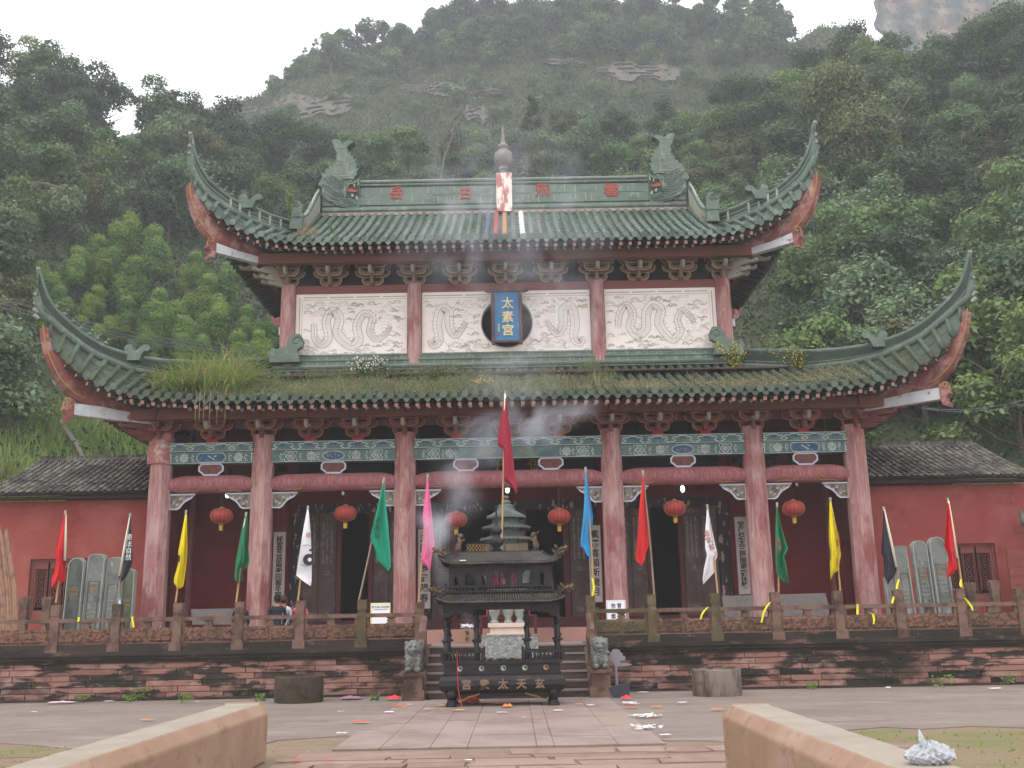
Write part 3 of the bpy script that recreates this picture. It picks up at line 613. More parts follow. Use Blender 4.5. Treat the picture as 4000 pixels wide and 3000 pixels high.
m = MB(); m.box(UX[0]-.0, UX[3]+.0, YW+.2, YW+.3, 12.42, 13.6); m.box(UX[0], UX[3], 38.0, 38.1, 9.4, 13.5); m.box(UX[0]-.1, UX[0], YW+.1, 38.1, 9.4, 13.5); m.box(UX[3], UX[3]+.1, YW+.1, 38.1, 9.4, 13.5); m.build('upper_walls', M['dark'], T)
# purlins under the eaves
def purl(L, D, z0, z1, o, hw=.12):
    m = MB(); e = L+o; f = D+o
    m.box(XC-e, XC+e, YC-f-hw, YC-f+hw, z0, z1); m.box(XC-e, XC+e, YC+f-hw, YC+f+hw, z0, z1)
    m.box(XC-e-hw, XC-e+hw, YC-f+hw, YC+f-hw, z0, z1); m.box(XC+e-hw, XC+e+hw, YC-f+hw, YC+f-hw, z0, z1); return m.build('eave_purlin', M['purlin'], T)
purl(10.0, 5.5, 7.38, 7.68, .72); purl(7.07, 2.8, 12.9, 13.24, .85)
m = MB(); m.box(COLX[0], COLX[5], YF+.05, YF+.15, 7.25, 7.5); m.box(COLX[0]-.6, COLX[5]+.6, YF-.42, YF-.3, 7.45, 7.66); m.build('bracket_ties', M['brk'], T)
# ============================================================ ROOFS
def roof(name, L, D, eT, te, tz, hipb, wall_o, zwall, main, tmat, faces, sp=.29):
    """te: t->eave offset, tz: t->eave height, hipb: t->hip surface height; main: (o->0 ridge height) or None"""
    R0 = None
    tile = MB(); sheet = MB(); under = MB(); rf = []; rr = random.Random(5)
    FM = {'front': lambda a, o, z: Vector((XC+a, YC-o, z)), 'back': lambda a, o, z: Vector((XC-a, YC+o, z)), 'left': lambda a, o, z: Vector((XC-o, YC-a, z)), 'right': lambda a, o, z: Vector((XC+o, YC+a, z))}
    root = MB(); root.box(XC-L+1, XC+L-1, YC-D+1, YC+D-1, zwall-.5, zwall-.45); RO = root.build(name, M['soffit'], T)
    flyproto = {}
    for fc in faces:
        F = FM[fc]; l, d = (L, D) if fc in ('front', 'back') else (D, L)
        wo = wall_o if fc in ('front', 'back') else wall_o + (L-D)
        half = l+eT; n = int(2*(half-.1)/sp); n += n % 2; st = 2*(half-.1)/n
        def top(t):
            to = d+eT-t
            if to > wo: return to, tab(hipb, t)
            if main and fc in ('front', 'back'): return 0.0, main
            return wo, zwall
        def prof(a, s):
            t = half-abs(a); o0, z0 = top(t); o1, z1 = d+tab(te, t), tab(tz, t)
            ln = abs(o1-o0); sag = .035*min(ln, 6)
            return lerp(o0, o1, s), lerp(z0, z1, s)-sag*4*s*(1-s)*.5
        for k in range(n+1):
            a = -half+.1+k*st; t = half-abs(a); o0, z0 = top(t); o1 = d+tab(te, t); ln = max(.12, o1-o0); ns = max(1, round(ln/.3))
            col = rr.random()
            mi = 0
            if main and fc == 'front':
                mi = {-3: 2, -2: 3, -1: 4, 1: 5}.get(round((a-.2)/st), 0) if abs(a) < 1.4 else 0
            # cover tiles
            for s in range(ns):
                s0, s1 = s/ns, (s+1)/ns; vs = []; ol, zl = prof(a, s0); oh, zh = prof(a, s1); at = col*.5+rr.random()*.5
                for (o, z, r) in ((ol, zl, .078), (oh, zh, .092)):
                    for j in range(6):
                        th = pi*j/5; vs.append(F(a+r*cos(th), o, z+.03+r*1.05*sin(th)))
                tile.add(vs, [(j, j+1, j+7, j+6) for j in range(5)]+[(6, 7, 8, 9, 10, 11)], mi, at)
            # end disc
            o, z = prof(a, 1.0); vs = [F(a, o+.03, z+.05)]+[F(a+.1*cos(2*pi*j/12), o+.03, z+.05+.1*sin(2*pi*j/12)) for j in range(12)]+[F(a+.1*cos(2*pi*j/12), o-.04, z+.05+.1*sin(2*pi*j/12)) for j in range(12)]
            if rr.random() > .025: tile.add(vs, [(0, j+1, (j+1) % 12+1) for j in range(12)]+[(j+1, j+13, (j+1) % 12+13, (j+1) % 12+1) for j in range(12)], 0, rr.random())
            if k < n:   # pan tiles with stepped joints + drip tile
                b = a+st; tb = half-abs(b); am = (a+b)/2; nb = max(1, round(max(.12, (d+tab(te, tb))-top(tb)[0])/.3)); ns2 = max(ns, nb)
                for s in range(ns2):
                    s0, s1 = s/ns2, (s+1)/ns2; rows = []
                    for q, dz in ((s0, -.015), (s1, .02)):
                        oa, za = prof(a, q); ob, zb = prof(b, q)
                        rows.append([F(a, oa, za+dz), F(lerp(a, b, .25), lerp(oa, ob, .25), lerp(za, zb, .25)-.035+dz), F(am, (oa+ob)/2, (za+zb)/2-.05+dz), F(lerp(a, b, .75), lerp(oa, ob, .75), lerp(za, zb, .75)-.035+dz), F(b, ob, zb+dz)])
                    tile.grid(rows, 1, rr.random(), flip=True)
                    tile.add([rows[1][0], rows[1][2], rows[1][4], rows[1][4]-Vector((0, 0, .05)), rows[1][2]-Vector((0, 0, .05)), rows[1][0]-Vector((0, 0, .05))], [(0, 1, 4, 5), (1, 2, 3, 4)], 1, rr.random())
                oa, za = prof(a, 1.0); ob, zb = prof(b, 1.0); om, zm = (oa+ob)/2, (za+zb)/2
                q = [(-.11, .0), (-.1, -.05), (-.06, -.11), (0, -.16), (.06, -.11), (.1, -.05), (.11, 0), (.06, -.035), (0, -.05), (-.06, -.035)]
                if rr.random() > .02:
                    vs = [F(am+u, om+.015, zm+v_+(zb-za)*u/st) for u, v_ in q]+[F(am+u, om-.01, zm+v_+(zb-za)*u/st) for u, v_ in q]; N = len(q)
                    tile.add(vs, [tuple(range(N)), tuple(range(2*N-1, N-1, -1))]+[(i, i+N, (i+1) % N+N, (i+1) % N) for i in range(N)], 0, rr.random())
                # soffit board below
                rows = []
                for q_ in (0, .5, 1):
                    oa, za = prof(a, q_); ob, zb = prof(b, q_); rows.append([F(a, oa-(.08 if q_ == 1 else 0), za-.12), F(b, ob-(.08 if q_ == 1 else 0), zb-.12)])
                under.grid(rows, 1 if min(t, tb) < 2.2 else 0)
                # rafters, one under each pan: anchor on the purlin, fanning at the corner
                sgn = 1 if am > 0 else -1; tm = half-abs(am)
                aa = am if abs(am) < l+.1 else sgn*(l+.1+(abs(am)-l-.1)*.12); oin = d+.55; zin = tab(tz, 9)+.24
                oo, zz = prof(am, 1.0); pa = []
                for q_ in [j/5 for j in range(6)]:
                    pa.append(F(lerp(aa, am, q_), lerp(oin, oo-.12, q_), lerp(zin, zz-.20, q_**(1 if tm > 3.5 else 1.8))))
                rf.append((fc, 'eave_rafter', pa, .05, tm))
                pa2 = [F(lerp(aa, am, q_*.62), lerp(oin, oo-.12, q_*.66), lerp(zin-.09, zz-.31, (q_*.66)**(1 if tm > 3.5 else 1.8))-.02) for q_ in [j/4 for j in range(5)]]
                rf.append((fc, 'under_rafter', pa2, .05, tm))
    o = tile.build('tiles', [tmat, tmat]+([M['tslate'], M['tred'], M['torange'], M['twhite']] if main else []), RO, False)
    o = under.build('soffit', [M['soffit'], M['hipred']], RO)
    cnt = {}
    for fc, nm, pa, r, tm in rf:
        if fc == 'back': continue
        key = (fc, nm)
        if fc in ('left', 'right'):     # side rafters are barely seen: one mesh per side
            cnt.setdefault(key, MB()).tube(pa, r*1.2, 4, True); continue
        m = MB()
        if nm == 'eave_rafter':
            m.tube(pa, .072, 4, True, up=(1, 0, 1)); m.m = [0]*(len(m.f)-1)+[1]; m.build(nm, [M['rafter'], M['rafend']] , RO)
        else:
            m.tube(pa, .055, 8, True); m.m = [0]*(len(m.f)-1)+[1]; m.build(nm, [M['rafter'], M['whitedot']], RO)
    for (fc, nm), m in cnt.items():
        o = m.build('side_rafters', M['rafter'], RO); o['kind'] = 'stuff'
    return RO
M['tslate'] = wmat('slate_blue_tile', S(84,92,110), spec=.4); M['tred'] = wmat('red_glazed_tile', S(148,76,72), spec=.4); M['torange'] = wmat('orange_glazed_tile', S(160,122,76), spec=.4); M['twhite'] = wmat('white_glazed_tile', S(206,208,206), spec=.4)
TE_LO = [(-1, 2.55), (0, 2.55), (.3, 2.47), (.75, 2.36), (1.25, 2.24), (2.25, 2.06), (3, 1.98), (4.4, 1.9)]
TZ_LO = [(-.1, 9.75), (0, 9.55), (.15, 9.3), (.3, 9.1), (.6, 8.76), (1.1, 8.36), (1.6, 8.08), (2.2, 7.9), (2.95, 7.8), (4.3, 7.7), (6, 7.67)]
HB_LO = [(-.1, 10.0), (.1, 9.85), (.35, 9.6), (.95, 9.13), (1.7, 8.86), (2.5, 8.82), (3.6, 8.95), (5.3, 9.5)]
HT_LO = [(-.2, 11.25), (-.12, 10.95), (-.05, 10.65), (.05, 10.42), (.2, 10.17), (.5, 9.87), (.8, 9.6), (1.25, 9.37), (1.9, 9.24), (2.6, 9.3), (3.4, 9.45), (5.3, 10.05)]
TE_UP = [(-1, 2.6), (0, 2.6), (.3, 2.47), (.8, 2.32), (1.4, 2.15), (2.4, 1.97), (3.4, 1.9)]
TZ_UP = [(-.1, 15.1), (0, 14.95), (.1, 14.8), (.3, 14.56), (.5, 14.34), (.8, 14.05), (1.1, 13.86), (1.5, 13.66), (2, 13.47), (2.5, 13.36), (3.4, 13.27), (6, 13.26)]
HB_UP = [(0, 15.6), (.05, 15.3), (.3, 14.88), (.5, 14.7), (.9, 14.5), (1.4, 14.33), (2, 14.25), (2.4, 14.22), (2.9, 14.3)]
HT_UP = [(-.05, 16.6), (0, 16.4), (.05, 16.1), (.1, 15.9), (.22, 15.6), (.4, 15.3), (.6, 15.12), (.85, 14.95), (1.1, 14.83), (1.5, 14.8), (2, 14.7), (2.5, 14.68), (2.9, 14.72)]
R1 = roof('lower_roof', 10.0, 5.5, 2.55, TE_LO, TZ_LO, HB_LO, 2.8, 9.5, None, M['tile2'], ('front', 'left', 'right', 'back'))
R2 = roof('upper_roof', 7.07, 2.8, 2.6, TE_UP, TZ_UP, HB_UP, 2.55, 14.25, 16.02, M['tile'], ('front', 'left', 'right', 'back'))
# wall under the side skirts of the upper roof: gables
for sg in (-1, 1):
    m = MB(); x = XC+sg*6.75; pr = [(YC-3.4, 14.2), (YC, 16.3), (YC+3.4, 14.2), (YC, 13.8)]
    m.add([(x, a, b) for a, b in pr]+[(x-sg*.1, a, b) for a, b in pr], [(0, 1, 2, 3), (7, 6, 5, 4)]); m.build('gable', M['hipred'], R2)
# ---- hip ridges with side skirts
def band(pts_b, pts_t, th, RO, name, mat=None, cap=True, rolls=(.0, 1.0), grooved=False):
    """a standing ridge: slab between two curves, with rolls along it"""
    m = MB(); n = len(pts_b); d0 = [(pts_b[min(i+1, n-1)]-pts_b[max(i-1, 0)]) for i in range(n)]
    A = []; B = []; C_ = []; D_ = []
    for i in range(n):
        t = Vector((d0[i].x, d0[i].y, 0)); t = t.normalized() if t.length > 1e-4 else Vector((1, 0, 0)); nn = Vector((-t.y, t.x, 0))*th/2
        A.append(pts_b[i]+nn); B.append(pts_t[i]+nn); C_.append(pts_t[i]-nn); D_.append(pts_b[i]-nn)
    m.grid([A, B, C_, D_, A]); m.add([A[0], B[0], C_[0], D_[0]], [(0, 1, 2, 3)]); m.add([A[-1], B[-1], C_[-1], D_[-1]], [(3, 2, 1, 0)])
    m.m = [3 if grooved else 0]*len(m.f)
    for q, r, mi in rolls:
        m.tube([pts_b[i].lerp(pts_t[i], q) for i in range(n)], r, 10, mi=mi)
    return m
for RO, L, D, eT, hb, ht, tend, th, big in ((R1, 10.0, 5.5, 2.55, HB_LO, HT_LO, 5.3, .2, 1), (R2, 7.07, 2.8, 2.6, HB_UP, HT_UP, 2.6, .17, 0)):
    for sx in (-1, 1):
        for sy in (-1, 1):
            ts = [hb[0][0]+(tend-hb[0][0])*(k/26)**1.6 for k in range(27)]; t0 = -.2 if big else -.05
            def hp(t, z): return Vector((XC+sx*(L+eT-t), YC+sy*(D+eT-t), z))
            tt = [lerp(t0, tend, (k/26)**1.5) for k in range(27)]
            pb = [hp(t if t > hb[0][0] else hb[0][0]+.0, tab(hb, t)) if t >= hb[0][0] else hp(t, tab(hb, t)+(hb[0][0]-t)*4.0) for t in tt]; pt = [hp(t, tab(ht, t)) for t in tt]
            m = band(pb, pt, th*.5, RO, 'hip_ridge', grooved=True, rolls=((.06, .10, 0), (.34, .055, 0), (.62, .05, 0), (.80, .035, 0), (1.0, .065, 0), (1.06, .02, 2)))  # grooved slab paints shade between rolls, thin cream roll paints a glaze highlight
            for k in range(2, 26, 2):
                if rnd.random() < .8: m.tube([pb[k].lerp(pt[k], .1)+Vector((0, -.02, 0)), pb[k].lerp(pt[k], .98)+Vector((0, -.02, 0))], th*.31, 4, mi=1) if sy < 0 and not big and k > 12 else None
            hr = m.build('hip_ridge', [M['ridge'], M['grout'], M['cream'], M['groove']], RO, True, 35)
            # stepped tile ends under the tip
            m = MB()
            for k, (dt, dz) in enumerate(((0, .55), (.0, .3), (.0, .12), (.02, -.05))):
                q = hp(t0+.06+dt, tab(hb, 0)+dz); e = hp(t0-.03+dt, tab(hb, 0)+dz+.07); m.tube([q, e], .05, 8)
            m.tube([hp(t0, tab(ht, t0)-.02), hp(t0-.01, tab(ht, t0)+.05)], .06, 8)
            m.build('ridge_tip_tiles', M['cream'], hr, True, 40)
            if sy < 0:
                # ridge figures (small beasts riding the hip)
                for j in range(6 if not big else 7):
                    t = (.16+.17*j if not big else .2+.17*j); p = hp(t, tab(ht, t)+.05); m = MB(); sc = .8 if j < 2 else 1
                    m.ball(p+Vector((0, 0, .07)), .07, 8, sq=(1.3, 1, 1)); m.ball(p+Vector((-sx*.07, 0, .17)), .045, 8); m.tube([p+Vector((sx*.06, 0, .07)), p+Vector((sx*.12, 0, .16)), p+Vector((sx*.07, 0, .2))], .018, 5)
                    m.tube([p+Vector((-sx*.04, 0, .0)), p+Vector((-sx*.05, 0, -.05))], .025, 5); m.build('ridge_figure', M['ridge'], hr, True, 60)
                t = 1.35 if not big else 1.75; p = hp(t, tab(ht, t)); m = MB(); pr = [(0, -.2), (.35, -.2), (.42, .0), (.5, .12), (.62, .12), (.72, .2), (.7, .32), (.58, .38), (.45, .34), (.3, .2), (.2, .12), (.12, .24), (.06, .42), (-.02, .36), (-.1, .42), (-.12, .3), (-.2, .26), (-.14, .18), (-.22, .1), (-.12, .04), (-.12, -.2)]
                yy = p.y; m.prism([(p.x+(-sx)*a*.82, p.z+b*.8) for a, b in pr], yy-.13, yy+.13); m.ball((p.x+sx*.06, yy-.02, p.z+.2), .13, 8)
                for q in range(4): m.tube([(p.x-sx*.05*q, yy-.1, p.z+.3), (p.x-sx*(.05*q-.1), yy-.14, p.z+.44)], .015, 5)
                m.build('winged_ridge_beast', M['ridge'], hr, False)
            # red curved corner beam and straight beam with its carved head
            base = tab(TZ_LO if big else TZ_UP, 6)-.1
            lowr = [(0, 14.85), (.03, 14.6), (.07, 14.36), (.16, 14.0), (.3, 13.66), (.48, 13.42), (.68, 13.28), (1.2, 13.2), (2.2, 13.18)] if not big else [(0, 9.6), (.04, 9.3), (.1, 8.98), (.25, 8.56), (.42, 8.18), (.65, 7.9), (.9, 7.75), (1.5, 7.66), (2.6, 7.62)]
            uppr = [(t, max(z+.03, tab(TZ_LO if big else TZ_UP, t)-.22)) for t, z in lowr]
            dh = Vector((-sx*1.0, -sy*1.0, 0)); nn = Vector((-sy*1.0, sx*1.0, 0)).normalized()*.13; lp = [hp(t, z) for t, z in lowr]; up_ = [hp(t+.03, z) for t, z in uppr]; m = MB()
            A_ = [q+nn for q in lp]; B_ = [q+nn for q in up_]; C2 = [q-nn for q in up_]; D2 = [q-nn for q in lp]; m.grid([A_, B_, C2, D2, A_]); m.add([A_[0], B_[0], C2[0], D2[0]], [(0, 1, 2, 3)])
            m.tube(lp, .13, 8)
            for fr in (.33, .62): m.tube([lp[i].lerp(up_[i], fr)+Vector((-sx*.0, 0, 0)) for i in range(len(lp)-1)], .12, 8)
            cb = m.build('curved_corner_beam', M['hipred'], RO, True, 40); pa = [q+Vector((0, 0, .07)) for q in smooth_path(lp, 3)]
            if sy < 0:
                m = MB(); m.tube([q+Vector((sx*-.04, -.17, .0)) for q in pa[:-6]], .02, 5); m.build('gilt_line', M['ochre'], cb)
            te = .65; a_, b_ = hp(3.2, base-.22), hp(te, base-.22); dv = (b_-a_).normalized(); nv = Vector((-dv.y, dv.x, 0))*.11
            m = MB(); vs = []
            for q in (a_, b_):
                for s1 in (-1, 1):
                    for s2 in (-.02, .30): vs.append(q+nv*s1+Vector((0, 0, s2)))
            m.add(vs, [(0, 1, 3, 2), (4, 6, 7, 5), (0, 4, 5, 1), (2, 3, 7, 6), (1, 5, 7, 3), (0, 2, 6, 4)]); sbm = m.build('straight_corner_beam', M['whitepaint'], RO)
            if sy < 0:
                m = MB(); pr = [(0, -.02), (.06, -.2), (.2, -.26), (.24, -.16), (.14, -.1), (.16, .0), (.26, .1), (.2, .22), (.22, .34), (.1, .44), (0, .38)]
                n = len(pr); nn2 = nv*1.35; vs = [b_+dv*a+nn2+Vector((0, 0, b)) for a, b in pr]+[b_+dv*a-nn2+Vector((0, 0, b)) for a, b in pr]
                m.add(vs, [tuple(range(n)), tuple(range(2*n-1, n-1, -1))]+[(i, i+n, (i+1) % n+n, (i+1) % n) for i in range(n)]); hd = m.build('carved_beam_head', M['hipred'], sbm)
                m = MB(); c0 = b_+Vector((sx*.02, -.22, .32)); m.tube([c0+Vector((sx*(.11*(1-k/14)*cos(k*.6)), -.02, .11*(1-k/14)*sin(k*.6))) for k in range(13)], .022, 5); m.tube([c0+Vector((sx*.1, -.02, 0)), c0+Vector((sx*.13, -.0, -.12)), c0+Vector((sx*.05, -.0, -.26)), c0+Vector((-sx*.02, 0, -.2))], .02, 5)
                m.build('gilt_scroll', M['ochre'], hd, True)
# gable ridges running down the front slope of the upper roof
for sx in (-1, 1):
    for sy in (-1, 1):
        gt = [(0, 17.0), (.6, 16.55), (1.3, 15.9), (2.0, 15.32), (2.6, 14.95), (3.1, 14.75)]; gb = [(0, 16.1), (1.2, 15.3), (2.3, 14.6), (3.1, 14.25)]
        os_ = [k*3.1/14 for k in range(15)]; xx = lambda o: XC+sx*(6.72+(.12*max(0, o-2.2)**1.5))
        pb = [Vector((xx(o), YC+sy*o, tab(gb, o))) for o in os_]; pt = [Vector((xx(o), YC+sy*o, tab(gt, o))) for o in os_]
        m = band(pb, pt, .14, R2, 'g', rolls=((.05, .09, 0), (.75, .05, 0), (.97, .075, 0), (1.06, .03, 2)))
        for k in range(1, 14):
            m.tube([pb[k].lerp(pt[k], .15)+Vector((-sx*.075, 0, 0)), pb[k].lerp(pt[k], .9)+Vector((-sx*.075, 0, 0))], .012, 4, mi=1)
            if k < 14: q = pb[k].lerp(pb[k+1], .5); q2 = pt[k].lerp(pt[k+1], .5); m.tube([q.lerp(q2, .15)+Vector((-sx*.075, 0, 0)), q.lerp(q2, .9)+Vector((-sx*.075, 0, 0))], .012, 4, mi=1)
        m.build('gable_ridge', [M['ridge'], M['grout'], M['cream'], M['groove']], R2, True, 35)
        if sy < 0:
            p = pt[-1]; m = MB(); m.box(p.x-.2, p.x+.2, p.y-.22, p.y+.1, p.z-.5, p.z+.1)
            m.prism([(p.x-.16, p.z+.1), (p.x-.18, p.z+.3), (p.x-.1, p.z+.55), (p.x+.05, p.z+.55), (p.x+.05, p.z+.4), (p.x+.2, p.z+.42), (p.x+.28, p.z+.3), (p.x+.2, p.z+.1)] if sx > 0 else [(p.x+.16, p.z+.1), (p.x+.18, p.z+.3), (p.x+.1, p.z+.5), (p.x-.05, p.z+.5), (p.x-.05, p.z+.4), (p.x-.2, p.z+.42), (p.x-.26, p.z+.3), (p.x-.2, p.z+.1)], p.y-.15, p.y+.05)
            m.box(p.x-.23, p.x+.23, p.y-.25, p.y-.2, p.z-.1, p.z-.02); m.tube([(p.x+sx*(.02+.13*(1-k/14)*cos(k*.62)), p.y-.17, p.z+.36+.13*(1-k/14)*sin(k*.62)) for k in range(13)], .022, 5)
            for q in range(4): m.tube([(p.x+sx*.12, p.y-.12, p.z+.3), (p.x+sx*(.26+.03*q), p.y-.16, p.z+.34+.06*q)], [.03, .01], 5)
            m.ball((p.x+sx*.16, p.y-.1, p.z+.34), .09, 8); m.build('ridge_end_beast', M['ridge'], R2)
# ---- main ridge with raised characters
def main_ridge():
    y = YC; m = MB(); x0, x1 = XC-6.55, XC+6.55
    m.box(x0, x1, y-.12, y+.12, 16.1, 17.2); 
    for z, r in ((16.16, .1), (17.24, .07), (17.12, .05)): m.tube([(x0, y-.12, z), (x1, y-.12, z)], r, 10, mi=0)
    m.tube([(x0, y, 17.28), (x1, y, 17.28)], .09, 10, mi=2); m.box(x0, x1, y-.16, y-.1, 15.95, 16.08, 3)
    m.box(x0, x1, y-.135, y-.12, 16.32, 16.35, 4); m.box(x0, x1, y-.135, y-.12, 17.04, 17.07, 4)
    rr = random.Random(2); x = x0
    while x < x1:
        x += .19
        for z0, z1 in ((16.35, 16.7), (16.71, 17.04)):
            if rr.random() < .62: m.box(x-.008+rr.uniform(-.02, .02), x+.006, y-.13, y-.12, z0+rr.random()*.12, z1-rr.random()*.08, 1)
    for k in range(30):
        a = x0+rr.random()*13; m.box(a, a+.5, y-.128, y-.12, 16.70, 16.712, 1)
    o = m.build('main_ridge', [M['ridge'], M['grout'], M['cream'], wmat('pinkish_mortar', S(160,140,134), [(S(120,112,104),(4,4,4),.5,.6,4,.7)]), M['black']], R2, False)
    for ch, px in (('岳', 1548), ('白', 1818), ('飛', 2120), ('雲', 2388)):
        text(ch, .52, P(px, 757 if px < 2000 else 745, YC-.14), M['redchar'], o, 'raised_character', .02, off=.012)
    return o
MR = main_ridge()
# dragon-fish at the ridge ends
FO = [(245,1290),(232,1100),(222,960),(205,860),(240,815),(300,850),(312,800),(255,745),(262,705),(225,655),(275,640),(235,560),(290,560),(265,500),(318,490),(300,440),(355,440),(340,385),(395,395),(400,300),(350,250),(280,215),(350,190),(420,200),(478,238),(520,180),(590,160),(655,178),(620,260),(600,330),(565,400),(600,440),(572,450),(600,490),(560,500),(610,520),(590,540),(650,560),(640,600),(705,600),(700,640),(775,650),(770,700),(830,715),(815,770),(850,820),(888,885),(840,930),(830,960),(835,1020),(790,1090),(700,1180),(600,1240),(500,1270),(330,1300)]
def fpt(a, b): return P(2480+a*.2411, 480+b*.2411, YC-.2)
for sg in (1, -1):
    def w2(a, b, dy=0):
        p = fpt(a, b); x = p.x if sg > 0 else 2*XC-p.x
        return (x, p.z)
    m = MB(); m.prism([w2(a, b) for a, b in FO], YC-.2, YC+.2, 0); fo = m.build('ridge_dragon_fish', [M['ridge']], R2)
    t = MB(); rr = random.Random(4)
    for k in range(16):                                     # mane strands
        a0, b0 = 470+rr.uniform(-10, 60), 830+k*26; pts = [w2(a0+q*(38+k % 4*6), b0+14*sin(q*1.3+k)+q*q*(-3 if k < 8 else -5)) for q in range(7)]
        t.tube([(x, YC-.215, z) for x, z in pts], .022, 5, mi=0)
    for k in range(6): t.tube([(x, YC-.215, z) for x, z in [w2(270+q*42, 1150+k*20+8*sin(q+k)-q*1) for q in range(8)]], .024, 5, mi=0)
    t.tube([(x, YC-.22, z) for x, z in [w2(*p) for p in ((310,840),(350,812),(420,815),(470,820),(490,790))]], .045, 6, mi=0)   # brow
    t.tube([(x, YC-.22, z) for x, z in [w2(*p) for p in ((215,850),(250,870),(320,900),(390,905),(430,960),(455,1060),(450,1120))]], .05, 6, mi=0)  # lip
    t.prism([w2(*p) for p in ((450,900),(225,900),(235,1120),(300,1150),(440,1110))], YC-.205, YC-.2, 4)
    t.prism([w2(*p) for p in ((245,1010),(300,1005),(350,985),(410,980),(418,1030),(350,1035),(280,1045))], YC-.24, YC-.19, 1)
    for p in (((222,870),(240,870),(255,930),(240,935)), ((288,910),(316,912),(312,950),(300,955)), ((250,1160),(262,1110),(285,1105),(285,1165)), ((318,1115),(332,1070),(356,1065),(356,1115))): t.prism([w2(*q) for q in p], YC-.25, YC-.19, 2)
    x, z = w2(365, 855); t.ball((x, YC-.22, z), .05, 8, 2); t.ball((x, YC-.262, z), .022, 6, 4)
    for k in range(26):                                     # scales
        a0, b0 = rr.uniform(330, 620), rr.uniform(480, 760); t.ribbon([w2(a0+14*cos(q), b0+10*sin(q)) for q in (0, .8, 1.6, 2.4, 3.1)], YC-.2, .012, 3)
    for p, q in (((430,405),(450,570)), ((400,575),(418,760)), ((395,575),(600,560)), ((370,770),(800,760)), ((620,740),(650,830)), ((410,300),(600,300)), ((680,970),(830,965)), ((465,900),(470,1120))): t.ribbon([w2(*p), w2(*q)], YC-.2, .02, 3)
    t.build('relief_carving', [M['ridge'], M['redchar'], M['grout'], M['grout'], M['groove']], fo, False)
# finial
m = MB(); m.box(XC-.28, XC+.28, YC-.34, YC+.3, 15.95, 17.42); fb = m.build('finial_base', wmat('peeling_red_white', S(176,104,98), [(S(222,216,206),(4,4,1.6),.47,.53,6,.95),(S(170,150,90),(3,3,1),.64,.68,4,.6)]), R2)
m = MB(); m.lathe([(.2, 17.42), (.22, 17.5), (.13, 17.56), (.13, 17.6), (.2, 17.66), (.17, 17.76), (.24, 17.82), (.33, 17.95), (.35, 18.1), (.31, 18.3), (.18, 18.43), (.15, 18.47), (.21, 18.54), (.19, 18.62), (.1, 18.7), (.075, 18.78), (.05, 19.15), (.055, 19.3), (.02, 19.36)], (XC-.01, YC-.05, 0), 20)
m.tube([(XC-.01, YC-.05, 19.3), (XC-.02, YC-.05, 19.75)], .008, 5); m.build('gourd_finial', wmat('bronze_finial', S(112,106,100), [(S(140,136,124),(5,5,5),.5,.65,5,.6)], .45), R2, True, 60)
# ridge at the foot of the upper wall
m = MB()
for z0, z1, y in ((9.5, 9.66, YW-.32), (9.68, 9.82, YW-.26), (9.84, 9.98, YW-.2)): m.box(XC-7.4, XC+7.4, y, YW-.03, z0, z1)
for z, y, r in ((9.62, YW-.3, .08), (9.84, YW-.24, .05), (10.02, YW-.14, .06)): m.tube([(XC-7.45, y, z), (XC+7.45, y, z)], r, 8)
x = XC-7.3; rr = random.Random(8)
while x < XC+7.3:
    for z, y in ((9.86, YW-.205), (9.7, YW-.265)):
        if rr.random() < .75: m.box(x, x+.018, y-.006, y, z, z+.1, 1)
    x += .31
m.build('wall_foot_ridge', [M['ridge'], M['grout']], R1)
for sg in (-1, 1):      # scroll beasts at the foot of the outer upper columns
    x, y, z = XC+sg*6.95, YW-.45, 9.75; m = MB()
    pr = [(-.55, 0), (-.6, .3), (-.5, .5), (-.35, .42), (-.2, .5), (-.05, .5), (.02, .72), (.18, .92), (.4, .9), (.5, .7), (.46, .5), (.3, .4), (.35, .2), (.4, 0)]
    m.prism([(x-sg*a, z+b) for a, b in pr], y-.12, y+.12); m.tube([(x-sg*(.28+.17*(1-k/14)*cos(k*.62)), y-.13, z+.68+.17*(1-k/14)*sin(k*.62)) for k in range(13)], .025, 5); m.build('scroll_beast', M['ridge'], R1)
# ============================================================ THINGS ON THE HALL
def lantern(px, py, Y, label):
    c = P(px, py, Y); L_ = thing('red_lantern', label, 'lantern', c, 'round red lanterns hanging in the porch')
    m = MB(); pr = [(.07, -.215)]+[(.315*sin(a)**.72, -.215*cos(a)) for a in [pi*k/14 for k in range(2, 13)]]+[(.07, .2)]
    n = 48; vs = []; fs = []
    for r, z in pr:
        for j in range(n):
            a = 2*pi*j/n; rr_ = r*(1-.045*abs(sin(a*8))); vs.append((c.x+rr_*cos(a), c.y+rr_*sin(a), c.z+z))
    for i in range(len(pr)-1):
        for j in range(n): fs.append((i*n+j, i*n+(j+1) % n, (i+1)*n+(j+1) % n, (i+1)*n+j))
    m.add(vs, fs); m.build('lantern_body', M['lantern'], L_, True)
    m = MB()
    for j in range(16):
        a = 2*pi*j/16; m.tube([(c.x+1.012*r*cos(a), c.y+1.012*r*sin(a), c.z+z) for r, z in pr], .006, 4, False)
    m.build('gilt_rib', M['dullgold'], L_, True)['kind'] = 'stuff'
    m = MB(); m.lathe([(.075, .19), (.085, .23), (.03, .26)], c, 12); m.lathe([(.03, -.28), (.085, -.24), (.075, -.19)], c, 12); m.build('metal_cap', M['dullgold'], L_, True, 40)
    m = MB(); m.lathe([(.055, -.42), (.062, -.28), (.03, -.27)], c, 10); m.build('tassel', M['tassel'], L_)
    m = MB(); m.tube([c+Vector((0, 0, .25)), c+Vector((0, 0, .8))], .008, 4); m.build('hanging_wire', M['wired'], L_)
